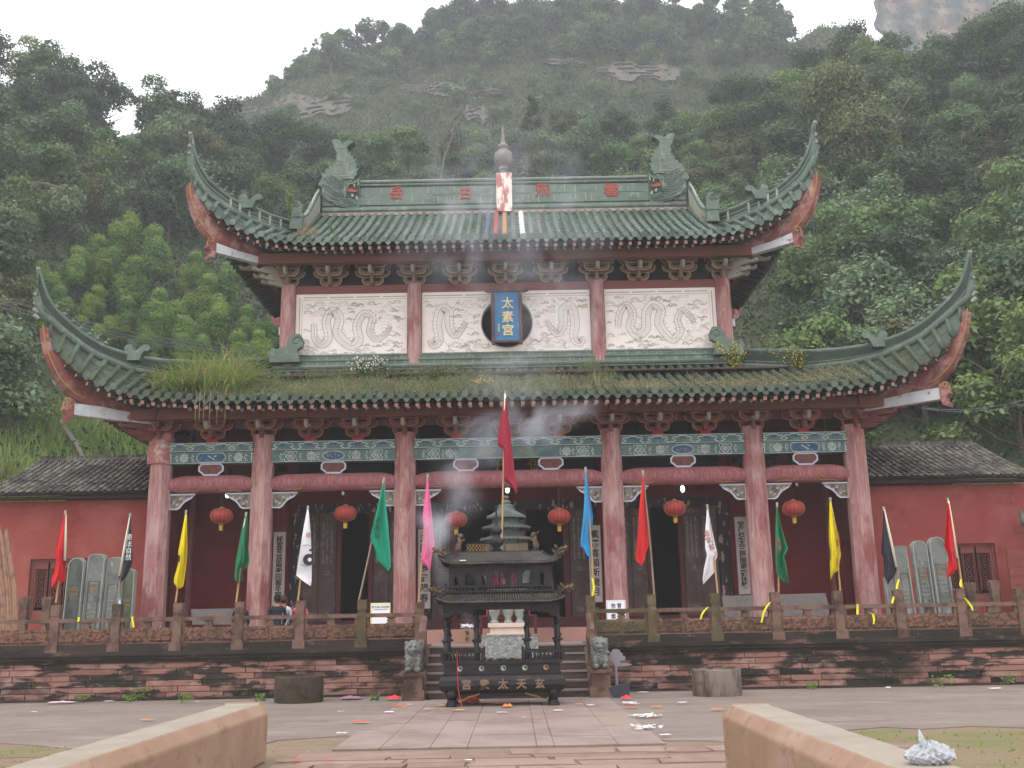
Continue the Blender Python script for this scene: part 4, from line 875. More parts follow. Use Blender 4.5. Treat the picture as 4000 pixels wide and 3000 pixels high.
for px, py, lb in ((865, 2015, 'red lantern in the leftmost porch bay, left of the second column'), (1350, 2006, 'red lantern between the white taiji flag and the teal flag'),
                   (1782, 2030, 'red lantern half veiled in incense smoke, right of the pink flag'), (2184, 2018, 'red lantern right of the dark tiered censer, left of the blue flag'),
                   (2636, 1985, 'red lantern between the scarlet flag and the white flag on the right'), (3100, 1986, 'red lantern in the rightmost porch bay, above the green flag')):
    lantern(px, py, 29.75, lb)
for px, py, s, lb in ((892, 1934, 1, 'small floodlight under the beam by the leftmost lantern'), (1342, 1928, .5, 'small unlit spotlight above the second lantern from the left'), (1982, 1915, 1, 'floodlight under the centre beam above the tiered censer'), (2664, 1912, 1, 'floodlight and bracket under the beam right of the scarlet flag'), (3108, 1892, .5, 'small spotlight above the rightmost lantern')):
    c = P(px, py, 30.0); L_ = thing('flood_light', lb, 'floodlight', c); m = MB(); m.lathe([(.1*s+.02, 0), (.11*s+.03, .14)], (c.x, c.y, c.z-.1), 12); m.box(c.x-.02, c.x+.02, c.y-.02, c.y+.02, c.z+.03, 5.95); m.build('lamp_housing', M['ink'], L_)
    m = MB(); m.ball(c+Vector((0, -.1, 0)), .055*s+.015, 10, sq=(1, .7, 1.5)); e = bpy.data.materials.get('lit_lamp')
    if not e:
        e = bpy.data.materials.new('lit_lamp'); e.use_nodes = True; b = e.node_tree.nodes['Principled BSDF']; b.inputs['Emission Color'].default_value = (.95, 1, .95, 1); b.inputs['Emission Strength'].default_value = 2.2
    m.build('lamp_glass', e if s == 1 else M['stucco_w'], L_, True)
# blue name board in front of the moon window
c = P(1980, 1255, YW-.35); tl = P(1929, 1158, YW-.5); BR = P(2034, 1352, YW-.3)
PL = thing('name_board', 'tall blue hanging board with three gilt characters in front of the round window', 'name board', c)
m = MB(); x0, x1, z0, z1 = c.x-.41, c.x+.41, 10.36, 11.98; yb = YW-.42
m.box(x0, x1, yb, yb+.06, z0, z1); m.build('board', M['blueboard'], PL)
m = MB()
for s in (-1, 1):
    xx = c.x+s*.445; m.prism([(xx-.045, z0-.12), (xx-.05, z0+.3), (xx-.04, z0+.8), (xx-.06, z0+1.2), (xx-.045, z1+.02), (xx+.045, z1+.02), (xx+.06, z0+1.2), (xx+.04, z0+.8), (xx+.05, z0+.3), (xx+.045, z0-.12)] , yb-.06, yb+.08)
m.prism([(x0-.3, z1+.04), (x0-.28, z1+.1), (x0-.1, z1+.09), (x0+.2, z1+.12), (c.x, z1+.15), (x1-.2, z1+.12), (x1+.1, z1+.09), (x1+.28, z1+.1), (x1+.3, z1+.04), (x1+.2, z1), (x1, z1), (x0, z1), (x0-.2, z1)], yb-.07, yb+.08); m.box(x0, x1, yb-.04, yb+.08, z0-.06, z0)
m.build('carved_frame', M['browncarve'], PL)
for ch, zz in (('太', 11.58), ('素', 11.12), ('宫', 10.68)): text(ch, .40, Vector((c.x+.03, yb-.012, zz)), M['gold'], PL, 'gilt_character', .014, off=.006)
text('曾鶴壽', .085, Vector((c.x-.26, yb-.006, 10.78)), M['gold'], PL, 'small_inscription', .005, vertical=True)
m = MB(); m.box(c.x-.30, c.x-.22, yb-.008, yb, 10.5, 10.6); m.build('red_seal', M['redchar'], PL)
# couplet boards on the wall pillars
def couplet(x, s, z0, z1, size, label, y=YW-.44):
    b = thing('couplet_board', label, 'couplet board', (x, y, z0), 'vertical couplet boards on the porch pillars'); m = MB(); w_ = .19
    m.box(x-w_, x+w_, y, y+.04, z0, z1); m.box(x-w_-.02, x-w_, y-.02, y+.04, z0, z1, 1); m.box(x+w_, x+w_+.02, y-.02, y+.04, z0, z1, 1); m.box(x-w_, x+w_, y-.02, y+.04, z0-.03, z0, 1)
    m.build('board', [M['paper'], M['doorpost']], b)
    n = len(s); st = (z1-z0-.3)/n
    for k, ch in enumerate(s): text(ch, size, Vector((x, y-.004, z1-.15-st*(k+.5))), M['ink'], b, 'ink_character', .004, off=.004)
couplet(P(1090, 2200, YW-.44).x, '極宴芳辰兩泰回春生瑞色', 2.05, 4.42, .21, 'long pale couplet board behind the seated people, black brush characters')
couplet(P(1657, 2250, YW-.44).x, '鴻圖大展艷陽春', 2.05, 4.42, .27, 'couplet board mostly hidden by the pink flag, its lowest characters showing')
couplet(P(2327, 2250, YW-.44).x, '鳳曆喜頒新歲月', 2.15, 4.45, .27, 'couplet board between the blue flag and the fourth column')
couplet(P(2902, 2180, YW-.44).x, '堂保紀太三陽開泰艷休聲', 2.3, 4.62, .21, 'couplet board on the red pillar right of the right white flag')
# name boards deep in the porch, seen between beam and lintel
for px, py, s, w_, lab, mt, ch in ((1965, 1815, .62, 1.7, 'dark board with gilt characters behind the centre beam', 'dark', 'dullgold'), (910, 1850, .3, 1.1, 'brown board with black characters behind the leftmost beam', 'purlin', 'ink'), (3010, 1790, .5, 1.1, 'brown board with black characters behind the rightmost beam', 'brk', 'ink')):
    q = P(px, py, 32.2); b = thing('inner_name_board', lab, 'name board', q); m = MB(); m.box(q.x-w_, q.x+w_, 32.2, 32.28, q.z-.45, q.z+.45); m.build('board', M[mt], b)
    for k, cc in enumerate(('祉神德' if s > .6 else '都吉宮' if s > .4 else '天照光')): text(cc, s, Vector((q.x+(k-1)*w_*.62, 32.19, q.z)), M[ch], b, 'painted_character', .004, off=.01)
# ============================================================ TERRACE, STAIR, BALUSTRADES
TY, TZ = 24.7, 1.1
TR = thing('stone_terrace', 'raised red sandstone terrace with black stained block wall under the hall', 'terrace', (XC, TY, 0))
rr = random.Random(21)
def block_wall(x0, x1, z0, z1, rows, y=TY):
    m = MB(); m.box(x0, x1, y+.03, y+.3, z0, z1, 1)
    h = (z1-z0)/rows
    for r in range(rows):
        x = x0
        while x < x1-.01:
            w_ = rr.choice((.5, .7, .9, 1.1, 1.3, 1.5))*rr.uniform(.85, 1.15); xe = min(x+w_, x1)
            if x1-xe < .2: xe = x1
            dk = rr.random(); d = rr.uniform(-.015, .02)
            m.box(x+.009, xe-.009, y+d, y+.1, z0+r*h+.008, z0+(r+1)*h-.008, 0, dk)
            x = xe
    return m
block_wall(-19, -2.25, 0.06, .85, 6).build('block_wall', [M['block'], M['ink']], TR); block_wall(1.9, 19, 0.06, .85, 6).build('block_wall', [M['block'], M['ink']], TR)
m = MB()
for x0, x1 in ((-19, -2.22), (1.86, 19)):
    m.box(x0, x1, TY-.04, TY+.4, 0, .07); m.box(x0, x1, TY-.04, TY+.5, .845, .92); m.box(x0, x1, TY-.09, TY+.5, .923, 1.0); m.box(x0, x1, TY-.13, TY+.5, 1.003, 1.1)
m.build('moulded_coping', M['coping'], TR)
m = MB(); m.box(-19, 19, TY+.3, 28.9, .9, TZ-.004); m.build('terrace_floor', M['pink'], TR)
m = MB(); m.box(-19, XC-11.2, 28.9, 40, .9, TZ-.002); m.box(XC+11.2, 19, 28.9, 40, .9, TZ-.002); m.build('side_floor', M['conc'], TR)
# staircase
ST = thing('stone_staircase', 'stone stairs of six steps rising to the terrace behind the incense burner', 'stairs', (XC, 23.9, 0))
for k in range(6):
    z1 = (k+1)*TZ/6; y0 = 23.2+k*.25; m = MB(); m.box(-1.97, 1.57, y0+.02, TY+.3, z1-TZ/6 if k else 0, z1-.04, 0); m.box(-1.99, 1.59, y0, TY+.3 if k == 5 else y0+.3, z1-.04, z1, 1)
    m.build('step', [M['step'], M['tread']], ST)
for sg in (-1, 1):
    x = -.2+sg*1.9; m = MB(); pr = [(22.95, 0), (22.95, .2), (23.2, .26), (24.6, 1.12), (TY+.2, 1.14), (TY+.2, 0)]
    n = len(pr); vs = [(x-.14, a, b) for a, b in pr]+[(x+.14, a, b) for a, b in pr]; m.add(vs, [tuple(range(n)), tuple(range(2*n-1, n-1, -1))]+[(i, i+n, (i+1) % n+n, (i+1) % n) for i in range(n)]); m.build('cheek_wall', M['stone'], ST)
    m = MB(); pr = [(23.25, .3), (23.25, .8), (24.55, 1.62), (24.55, 1.12)]; n = 4; vs = [(x-.06, a, b) for a, b in pr]+[(x+.06, a, b) for a, b in pr]; m.add(vs, [tuple(range(n)), tuple(range(2*n-1, n-1, -1))]+[(i, i+n, (i+1) % n+n, (i+1) % n) for i in range(n)])
    m.build('sloping_parapet', M['stone'], ST); m = MB(); m.tube([(x, 23.25, .86), (x, 24.6, 1.72)], .085, 6); m.box(x-.11, x+.11, 23.8, 24.05, .6, 1.42); m.build('sloping_rail', M['stone'], ST)
# carved central ramp slab
m = MB(); A = P(1873, 2478, 24.75); x0, x1 = P(1880, 2480, 24.7).x, P(2100, 2480, 24.7).x
N_ = 40; rows = []
for i in range(29):
    s = i/28; y, z = lerp(23.25, 24.8, s), lerp(.22, 1.33, s); row = []
    for j in range(N_+1):
        u = j/N_; x = lerp(x0, x1, u); edge = min(u, 1-u) < .045 or min(s, 1-s) < .05
        d = .0 if edge else .035+.05*(.5+.5*sin(x*17+5*sin(z*9+x*3)))*(.5+.5*sin(z*23+4*sin(x*11)))-.03
        if not edge: d += .08*exp(-((u-.5)/.12)**2-((s-.45)/.18)**2)+.012*rr.random()
        row.append((x, y-d*.75, z+d*.6))
    rows.append(row)
m.grid(rows); m.box(x0, x1, 23.4, 24.85, .02, .22); m.box(x0, x1, 24.7, 24.95, 1.1, 1.31)
m.build('carved_dragon_ramp', M['relief'], ST, False)
# guardian lions at the stair foot
for sg, lb in ((-1, 'left'), (1, 'right')):
    x = -.2+sg*1.99; y = 23.05; Ln = thing('lion_newel', 'weathered grey carved lion on the sandstone pedestal at the %s foot of the stairs' % lb, 'stone lion', (x, y, 0))
    m = MB(); m.box(x-.24, x+.24, y-.2, y+.22, 0, .24); m.box(x-.2, x+.2, y-.17, y+.2, .24, .52); m.box(x-.26, x+.26, y-.22, y+.24, .52, .6); m.build('pedestal', M['stone'], Ln)
    m = MB(); m.box(x-.17, x+.17, y-.12, y+.18, .6, 1.16); m.ball((x, y-.06, .86), .19, 12, sq=(.95, .9, 1.3)); m.ball((x, y-.12, 1.1), .17, 12, sq=(1, .9, .95)); m.ball((x, y-.25, 1.06), .08, 8, sq=(1.2, .8, .7)); m.ball((x, y-.24, 1.0), .06, 8, sq=(1.2, .8, .6))
    for s in (-1, 1): m.ball((x+s*.06, y-.26, 1.15), .03, 6); m.ball((x+s*.1, y-.2, .66), .075, 8, sq=(1, 1.2, .8)); m.tube([(x+s*.1, y-.12, .95), (x+s*.11, y-.2, .68)], .055, 7); m.ball((x+s*.14, y-.08, 1.2), .05, 6)
    for k in range(14): a = k*.45; m.ball((x+.16*cos(a), y-.02-.06*abs(sin(a)), 1.1+.13*sin(a)), .045, 6)
    for k in range(30): m.ball((x+rr.uniform(-.17, .17), y-.13+rr.uniform(-.03, .02), rr.uniform(.66, 1.0)), .035, 6)
    m.build('lion', M['lion'], Ln, True)
# balustrades
def bal_panel(x0, x1, P_, mossy, piers=(.5,), y=TY+.12):
    mt = M['stoneg'] if mossy else M['stone']
    m = MB(); m.box(x0, x1, y-.085, y+.085, 1.77, 1.86); m.build('rail', mt, P_); m = MB(); m.box(x0, x1, y-.075, y+.075, 1.14, 1.28); m.build('base_rail', mt, P_)
    m = MB(); m.box(x0, x1, y-.055, y+.055, 1.285, 1.625)
    for a, b in ((x0+.04, (x0+x1)/2-.05), ((x0+x1)/2+.05, x1-.04)):
        q = 8; rows = []
        for i in range(9):
            row = []
            for j in range(15):
                u, s = j/14, i/8; ed = min(u, 1-u, s, 1-s) < .01; row.append((lerp(a, b, u), y-.056-(0 if ed else .012+.02*(rr.random())), lerp(1.31, 1.605, s)))
            rows.append(row)
        m.grid(rows)
    m.build('carved_panel', M['stoneg'] if mossy else M['carved'], P_)
    for p in (0.02,)+tuple(piers)+(.98,):
        m = MB(); c = lerp(x0, x1, p); hw = .1 if 0.1 < p < .9 else .06; m.prism([(c-hw*1.2, 1.625), (c-hw*.7, 1.66), (c-hw, 1.69), (c-hw*.6, 1.73), (c-hw*1.2, 1.77), (c+hw*1.2, 1.77), (c+hw*.6, 1.73), (c+hw, 1.69), (c+hw*.7, 1.66), (c+hw*1.2, 1.625)], y-.05, y+.05); m.build('rail_support', mt, P_)
def balustrade(pxs, mossy, gaps, label, x_far, cut=()):
    xs = [P(px, 2400, TY+.12).x for px in pxs]; B = thing('stone_balustrade', label, 'balustrade', ((xs[0]+xs[-1])/2, TY+.12, TZ))
    for i, x in enumerate(xs):
        h = 2.18 if pxs[i] != 1640 else 2.1; y = TY+.12; m = MB(); mm = M['stoneg'] if i in mossy else M['stone']
        m.box(x-.1, x+.1, y-.1, y+.1, 1.12, h-.28); m.box(x-.085, x+.085, y-.085, y+.085, h-.28, h-.25); m.prism([(x-.1, h-.25), (x-.105, h-.02), (x-.09, h), (x+.09, h), (x+.105, h-.02), (x+.1, h-.25)], y-.1, y+.1)
        m.build('post', mm, B); m = MB(); m.box(x-.15, x+.15, y-.17, y+.15, 1.1, 1.14); m.box(x-.14, x+.14, TY-.06, TY+.06, 1.1, 1.29); m.build('post_foot', mm, B)
    ends = xs+([x_far] if x_far else [])
    ends = sorted(ends)
    for i in range(len(ends)-1): bal_panel(ends[i]+.1, ends[i+1]-.1, B, False if i not in gaps else True)
    m = MB(); m.box(min(ends), max(ends), TY-.02, TY+.04, 1.1, 1.27); m.build('base_course', M['coping'], B)
    return B
balustrade([221, 459, 698, 937, 1174, 1415, 1640], (5,), (), 'weathered stone balustrade along the terrace left of the stairs', -19)
balustrade([2308, 2546, 2793, 3030, 3276, 3513, 3754, 3990], (0, 1, 2), (0,), 'mossy stone balustrade along the terrace right of the stairs', 19)
# short posts of a low fence standing further back at both sides
for px, py, lb in ((93, 2400, 'short dark stone post left of the lattice window'), (184, 2400, 'short dark stone post below the left lattice window, beside the red flag'), (3792, 2345, 'short dark stone post right of the right red flag'), (3886, 2335, 'short carved stone post below the right lattice window')):
    c = P(px, py, 26.5); t_ = thing('short_stone_post', lb, 'stone post', (c.x, c.y, TZ)); m = MB(); m.box(c.x-.09, c.x+.09, c.y-.09, c.y+.09, TZ, c.z+.18); m.build('shaft', M['stone'], t_); m = MB(); m.prism([(c.x-.1, c.z+.18), (c.x-.12, c.z+.4), (c.x-.09, c.z+.43), (c.x+.09, c.z+.43), (c.x+.12, c.z+.4), (c.x+.1, c.z+.18)], c.y-.1, c.y+.1); m.build('carved_head', M['stone'], t_)
# stone slabs standing on the terrace
for pts, Y, lb in (([(752, 2440), (745, 2380), (922, 2376), (925, 2440)], 28.6, 'low grey stone slab behind the balustrade in the leftmost bay'), ([(2830, 2420), (2822, 2327), (2942, 2325), (2945, 2418)], 28.4, 'grey stone slab standing left of the fifth column'), ([(3050, 2370), (3046, 2322), (3224, 2316), (3238, 2368), (3238, 2405), (3050, 2410)], 28.4, 'wide grey stone slab right of the fifth column'), ([(1050, 2440), (1050, 2385), (1160, 2385), (1160, 2440)], 28.75, 'grey stone slab behind the seated people')):
    q = [P(a, b, Y) for a, b in pts]; t_ = MB(); t_.prism([(v.x, max(v.z, TZ) if v.z > 1.5 else TZ) for v in q], Y, Y+.18); o = t_.build('stone_slab', M['slab']); tag(o, lb, 'stone slab')
# steles
def stele(px0, px1, py_top, Y, kind, mat, label, side=0, gold=True, lean=0.0):
    a = P(px0, py_top, Y); b = P(px1, py_top, Y); zt = (a.z+b.z)/2; w_ = b.x-a.x; cx = (a.x+b.x)/2
    L_ = thing('stone_stele', label, 'stele', (cx, Y, TZ)); ph = 'round' if kind == 'round' else 'square'
    if kind == 'round': pr = [(-w_/2, TZ), (-w_/2, zt-w_*.5)]+[(-w_/2*cos(t), zt-w_*.5+w_*.5*sin(t)) for t in [pi*k/12 for k in range(1, 12)]]+[(w_/2, zt-w_*.5), (w_/2, TZ)]
    elif kind == 'soft': pr = [(-w_/2, TZ), (-w_/2, zt-.12), (-w_/2+.04, zt-.03), (-w_/2+.14, zt), (w_/2-.14, zt), (w_/2-.04, zt-.03), (w_/2, zt-.12), (w_/2, TZ)]
    else: pr = [(-w_/2, TZ), (-w_/2, zt), (w_/2, zt), (w_/2, TZ)]
    lx_ = lambda z: lean*(z-TZ)
    m = MB(); m.prism([(cx+x+lx_(z), z) for x, z in pr], Y, Y+.2, 0, 1); m.build('slab', [mat, M['greyedge']], L_)
    zb = zt-.72; m = MB(); m.ribbon([(cx-w_*.3+lx_(TZ), TZ+.1), (cx-w_*.3+lx_(zb), zb), (cx+w_*.3+lx_(zb), zb), (cx+w_*.3+lx_(TZ), TZ+.1)], Y, .02, 0, .012)
    m.ribbon([(cx+x*.92+lx_(z), z-.02) for x, z in pr], Y, .02, 1, .012)
    for i in range(5):
        for j in range(14): 
            if rr.random() < .8: xx = cx-w_*.22+w_*.11*i+lx_(zb-.3-j*.1); zz = zb-.42-j*.11; m.ribbon([(xx-.012, zz), (xx+.012, zz+rr.uniform(-.02, .02))], Y, .02, 1 if not gold else 0, .008)
    m.build('engraved_border', [M['greyd'], M['greyedge']], L_)
    if gold:
        m = MB()
        for i in range(4):
            for j in range(2):
                xx = cx-w_*.22+w_*.14*i+lx_(zb-.2); zz = zb-.14-j*.13
                for q in range(3): m.ribbon([(xx-.02, zz+q*.025), (xx+.02, zz+q*.025+rr.uniform(-.02, .02))], Y, .012, 0, .01)
                m.ribbon([(xx, zz-.02), (xx+rr.uniform(-.01, .01), zz+.06)], Y, .012, 0, .01)
        m.build('gilt_inscription', M['dullgold'], L_)
SY = 28.0
stele(261, 325, 2177, SY, 'round', M['greyd'], 'round topped dark grey stele, leftmost, right of the red flag', lean=.02)
stele(334, 402, 2163, SY+.1, 'soft', M['grey'], 'tallest of the left steles, pale grey with rounded shoulders', lean=.03)
stele(410, 472, 2176, SY+.2, 'soft', M['grey'], 'pale grey stele with blank face behind the left dark flag', gold=False, lean=.03)
stele(478, 525, 2220, SY+.3, 'round', M['greyg'], 'greenish round topped stele nearest the first column', lean=.01)
stele(3462, 3502, 2255, SY+.3, 'square', M['grey'], 'grey stele mostly hidden behind the right dark flag', gold=False, lean=-.02)
stele(3505, 3556, 2132, SY+.1, 'square', M['grey'], 'square topped grey stele right of the right dark flag', gold=False, lean=-.05)
stele(3574, 3632, 2110, SY+.05, 'round', M['grey'], 'round topped stele with a recessed face, second of the right group', lean=-.04)
stele(3640, 3705, 2096, SY, 'round', M['grey'], 'round topped grey stele directly left of the right red flag', lean=-.04)
# ============================================================ SIDE WINGS
def lattice(m, x0, x1, z0, z1, y, w_=.022):
    nx, nz = 2, 7
    m.ribbon([(x0, z0), (x1, z0), (x1, z1), (x0, z1), (x0, z0)], y, w_, 0, .02)
    cx = (x0+x1)/2; h = (z1-z0)/6; ww = x1-x0
    for k in range(7):
        z = z0+k*h; q = ww*.22
        if k < 6: m.ribbon([(cx-q, z+h*.25), (cx+q, z+h*.25), (cx+q, z+h*.75), (cx-q, z+h*.75), (cx-q, z+h*.25)], y, w_*.8, 0, .02)
        m.ribbon([(x0, z), (cx-q, z)], y, w_*.8, 0, .02); m.ribbon([(cx+q, z), (x1, z)], y, w_*.8, 0, .02); m.ribbon([(cx, z-h*.25), (cx, z+h*.25)] if 0 < k < 6 else [(cx, z), (cx, z+.01)], y, w_*.8, 0, .02)
def wing(sg, label):
    c = lambda d: XC+sg*d
    W_ = thing('side_wing', label, 'building', (c(13.5), 32, TZ)); Yw = 30.9; zt = 5.35
    wx0, wx1, wz0, wz1 = (11.6, 14.7, 1.9, 3.4) if False else (0, 0, 0, 0)
    if sg < 0: wa, wb = P(118, 2200, Yw).x, P(370, 2200, Yw).x
    else: wa, wb = P(3560, 2140, Yw).x, P(3888, 2140, Yw).x
    wz0, wz1 = 1.86, (P(200, 2183, Yw).z if sg < 0 else P(3800, 2122, Yw).z)
    m = MB(); xa, xb = sorted((c(10.2), c(19))); m.box(xa, wa, Yw, Yw+.3, TZ, zt); m.box(wb, xb, Yw, Yw+.3, TZ, zt); m.box(wa, wb, Yw, Yw+.3, TZ, wz0); m.box(wa, wb, Yw, Yw+.3, wz1, zt); m.build('wall', M['redwall'], W_); m = MB(); m.box(xa, xb, 37, 37.2, TZ, zt); m.build('rear_wall', M['redwall'], W_)
    m = MB(); m.box(wa, wb, Yw+.24, Yw+.28, wz0, wz1); fr = m.build('window', M['black'], W_)
    m = MB(); y = Yw+.16; m.ribbon([(wa+.04, wz0+.05), (wb-.04, wz0+.05), (wb-.04, wz1-.04), (wa+.04, wz1-.04), (wa+.04, wz0+.05)], y, .1, 0, .06); m.box(wa, wb, y-.02, y+.04, wz0+.08, wz0+.32); m.build('window_frame', wmat('window_red_brown', S(128,76,68)) if 'window_red_brown' not in bpy.data.materials else bpy.data.materials['window_red_brown'], fr)
    n = max(2, round((wb-wa)/.52)); m = MB()
    for k in range(n):
        a, b = lerp(wa+.08, wb-.08, k/n), lerp(wa+.08, wb-.08, (k+1)/n); m.box(a-.03, a+.05, y-.03, y+.03, wz0+.3, wz1-.1); m.box(b-.05, b+.03, y-.03, y+.03, wz0+.3, wz1-.1); m.box(a, b, y-.028, y+.028, wz1-.28, wz1-.08); lattice(m, a+.09, b-.09, wz0+.42, wz1-.32, y)
    m.build('lattice', bpy.data.materials['window_red_brown'], fr)
    # grey tile roof, front slope and back slope
    ye, ze, yr, zr = 30.25, P(300, 1925, 30.25).z if sg < 0 else P(3700, 1862, 30.25).z, 33.6, P(400, 1800, 33.6).z if sg < 0 else P(3600, 1748, 33.6).z
    xi, xo = 10.25, 15.25; m = MB(); sp_ = .2; n = int((xo-xi)/sp_); tmp = random.Random(9)
    for back in (0, 1):
        def F(x, s): return Vector((c(x), (lerp(ye, yr, s) if not back else lerp(2*yr-ye, yr, s)), lerp(ze, zr, s)+.06*sin(x*1.1)*0-.1*4*s*(1-s)*.4))
        for k in range(n+1):
            x = xi+k*sp_
            for j in range(18):
                s0, s1 = j/18-.004, (j+1)/18; r0, r1 = .065, .052; jx = tmp.uniform(-.014, .014); vs = []
                for s, r, dz in ((s0, r0, .035), (s1, r1, .0)):
                    for q in range(5): th = pi*q/4; p = F(x+jx+r*cos(th), s); vs.append(p+Vector((0, 0, dz+.02+r*.8*sin(th))))
                m.add(vs, [(q, q+1, q+6, q+5) if sg > 0 else (q+5, q+6, q+1, q) for q in range(4)]+[(4, 3, 2, 1, 0)], 0, tmp.random())
                if k < n and j % 1 == 0:
                    vs = []
                    for s, dz in ((s0, .02), (s1, -.01)):
                        for q in range(4): xx = x+sp_*q/3; p = F(xx, s); vs.append(p+Vector((0, 0, dz-(.03 if 0 < q < 3 else 0))))
                    m.add(vs, [(q, q+1, q+5, q+4) if sg > 0 else (q+4, q+5, q+1, q) for q in range(3)], 0, tmp.random()*.6)
    m.build('tiled_roof', M['grytile'], W_)
    m = MB(); xa, xb = sorted((c(xi), c(xo)))
    k = 0; x = xa
    while x < xb-.2: m.cbox((x+.03, yr, zr+.1+.012*sin(x)), (.05, .16, .16), 0, rx=.0, att=tmp.random()); x += .075
    m.tube([(xa, yr, zr+.02), (xb, yr, zr+.02)], .1, 8); m.build('roof_ridge', M['grytile'], W_)
    m = MB(); m.add([Vector((c(xi+.02), ye+.05, ze-.06)), Vector((c(xo-.02), ye+.05, ze-.06)), Vector((c(xo-.02), yr, zr-.06)), Vector((c(xi+.02), yr, zr-.06))], [(0, 1, 2, 3)]); m.add([Vector((c(xi+.02), 2*yr-ye, ze-.06)), Vector((c(xo-.02), 2*yr-ye, ze-.06)), Vector((c(xo-.02), yr, zr-.06)), Vector((c(xi+.02), yr, zr-.06))], [(0, 1, 2, 3)]); m.box(xa, xb, 30.45, 30.9, ze-.12, ze-.06); m.build('eave_board', M['soffit'], W_)
    return W_
wing(-1, 'red walled side wing with grey tiled roof left of the hall'); wing(1, 'red walled side wing with grey tiled roof right of the hall')
# far right: plank gate and the corner of a small roof
g = P(3975, 2270, 29.5); GT = thing('plank_gate', 'dull red horizontal plank gate at the far right edge beside the wing', 'gate', (g.x, g.y, TZ)); m = MB()
for k in range(9): m.box(P(3938, 2200, 29.5).x, g.x+2.2, 29.5+.008*(k % 2), 29.55, TZ+k*.25, TZ+k*.25+.235)
m.build('plank', wmat('red_brown_plank', S(120,62,56), [(S(92,52,48),(1.5,1.5,6),.5,.65,5,.7)]), GT)
g = P(3990, 2045, 29.2); m = MB(); SR = thing('small_gate_roof', 'dark tip of a small tiled gate roof at the far right edge', 'roof', g)
for k in range(7): m.tube([(g.x+.3*k, 29.0, g.z-.02+.06*k), (g.x+.5+.3*k, 30.2, g.z+.42+.05*k)], .07, 6)
m.tube([(g.x-.12, 29.0, g.z+.03), (g.x+.1, 29.1, g.z-.05), (g.x+2, 29.3, g.z+.1)], .06, 6); m.build('tile_row', M['grytile'], SR); m = MB(); m.box(g.x+1.8, g.x+2.2, 29.4, 29.8, TZ, g.z+.2); m.box(g.x+.1, g.x+2.2, 29.4, 29.9, g.z-.25, g.z-.02); m.build('gate_wall', M['redwall'], SR)
# leaning bamboo bundle at the far left
BB = thing('bamboo_pole_bundle', 'bundle of long brown bamboo poles leaning at the far left edge', 'bamboo poles', P(55, 2410, 27.0)); 
for k in range(7):
    a = P(20+k*9, 2440, 27.2+.05*k); b = P(-30+k*9+(k % 2)*6, 2070+8*(k % 3), 28.9); a.z = TZ; m = MB(); m.tube([a, a.lerp(b, .5)+Vector((.02*k, 0, 0)), b], .045, 7); m.build('bamboo_pole', wmat('brown_cane', S(136,104,84), [(S(96,76,66),(8,8,1.5),.5,.62,5,.8)]) if k == 0 else bpy.data.materials['brown_cane'], BB)
# notice boards
def sign(px0, px1, py0, py1, Y, label, border):
    a, b = P(px0, py0, Y), P(px1, py1, Y); s = thing('notice_board', label, 'sign', ((a.x+b.x)/2, Y, TZ)); m = MB(); m.box(a.x, b.x, Y, Y+.03, b.z, a.z); m.build('panel', wmat('white_panel', S(240,240,244)) if 'white_panel' not in bpy.data.materials else bpy.data.materials['white_panel'], s)
    m = MB(); m.ribbon([(a.x+.02, b.z+.02), (b.x-.02, b.z+.02), (b.x-.02, a.z-.02), (a.x+.02, a.z-.02), (a.x+.02, b.z+.02)], Y, .025, 0, .006); m.build('border', border, s)
    m = MB(); 
    for x in (a.x+.08, b.x-.08): m.box(x-.02, x+.02, Y+.03, Y+.07, TZ, a.z-.05)
    m.build('leg', M['grey'], s); return s, a, b
s, a, b = sign(1448, 1524, 2356, 2442, 26.6, 'white notice board with a yellow border left of the stairs', M['yellow'])
text('休宁县人民政府', .062, Vector(((a.x+b.x)/2, 26.594, a.z-.1)), M['wire'], s, 'lettering', .003); m = MB()
for k in range(11): m.box(a.x+.07+k*.032, a.x+.09+k*.032, 26.594, 26.6, a.z-.17, a.z-.15)
m.build('small_print', M['wire'], s)
s, a, b = sign(2368, 2446, 2345, 2427, 26.6, 'white handwritten notice board right of the stairs, black characters', M['stucco_w'])
cx = (a.x+b.x)/2
for ch, dx, dz in (('官', .08, .14), ('殿', .08, .27), ('勿', -.07, .14), ('烧', -.07, .27), ('燃', -.07, .40)): text(ch, .12, Vector((cx+dx, 26.594, a.z-dz)), M['ink'], s, 'hand_lettering', .003, off=.002)
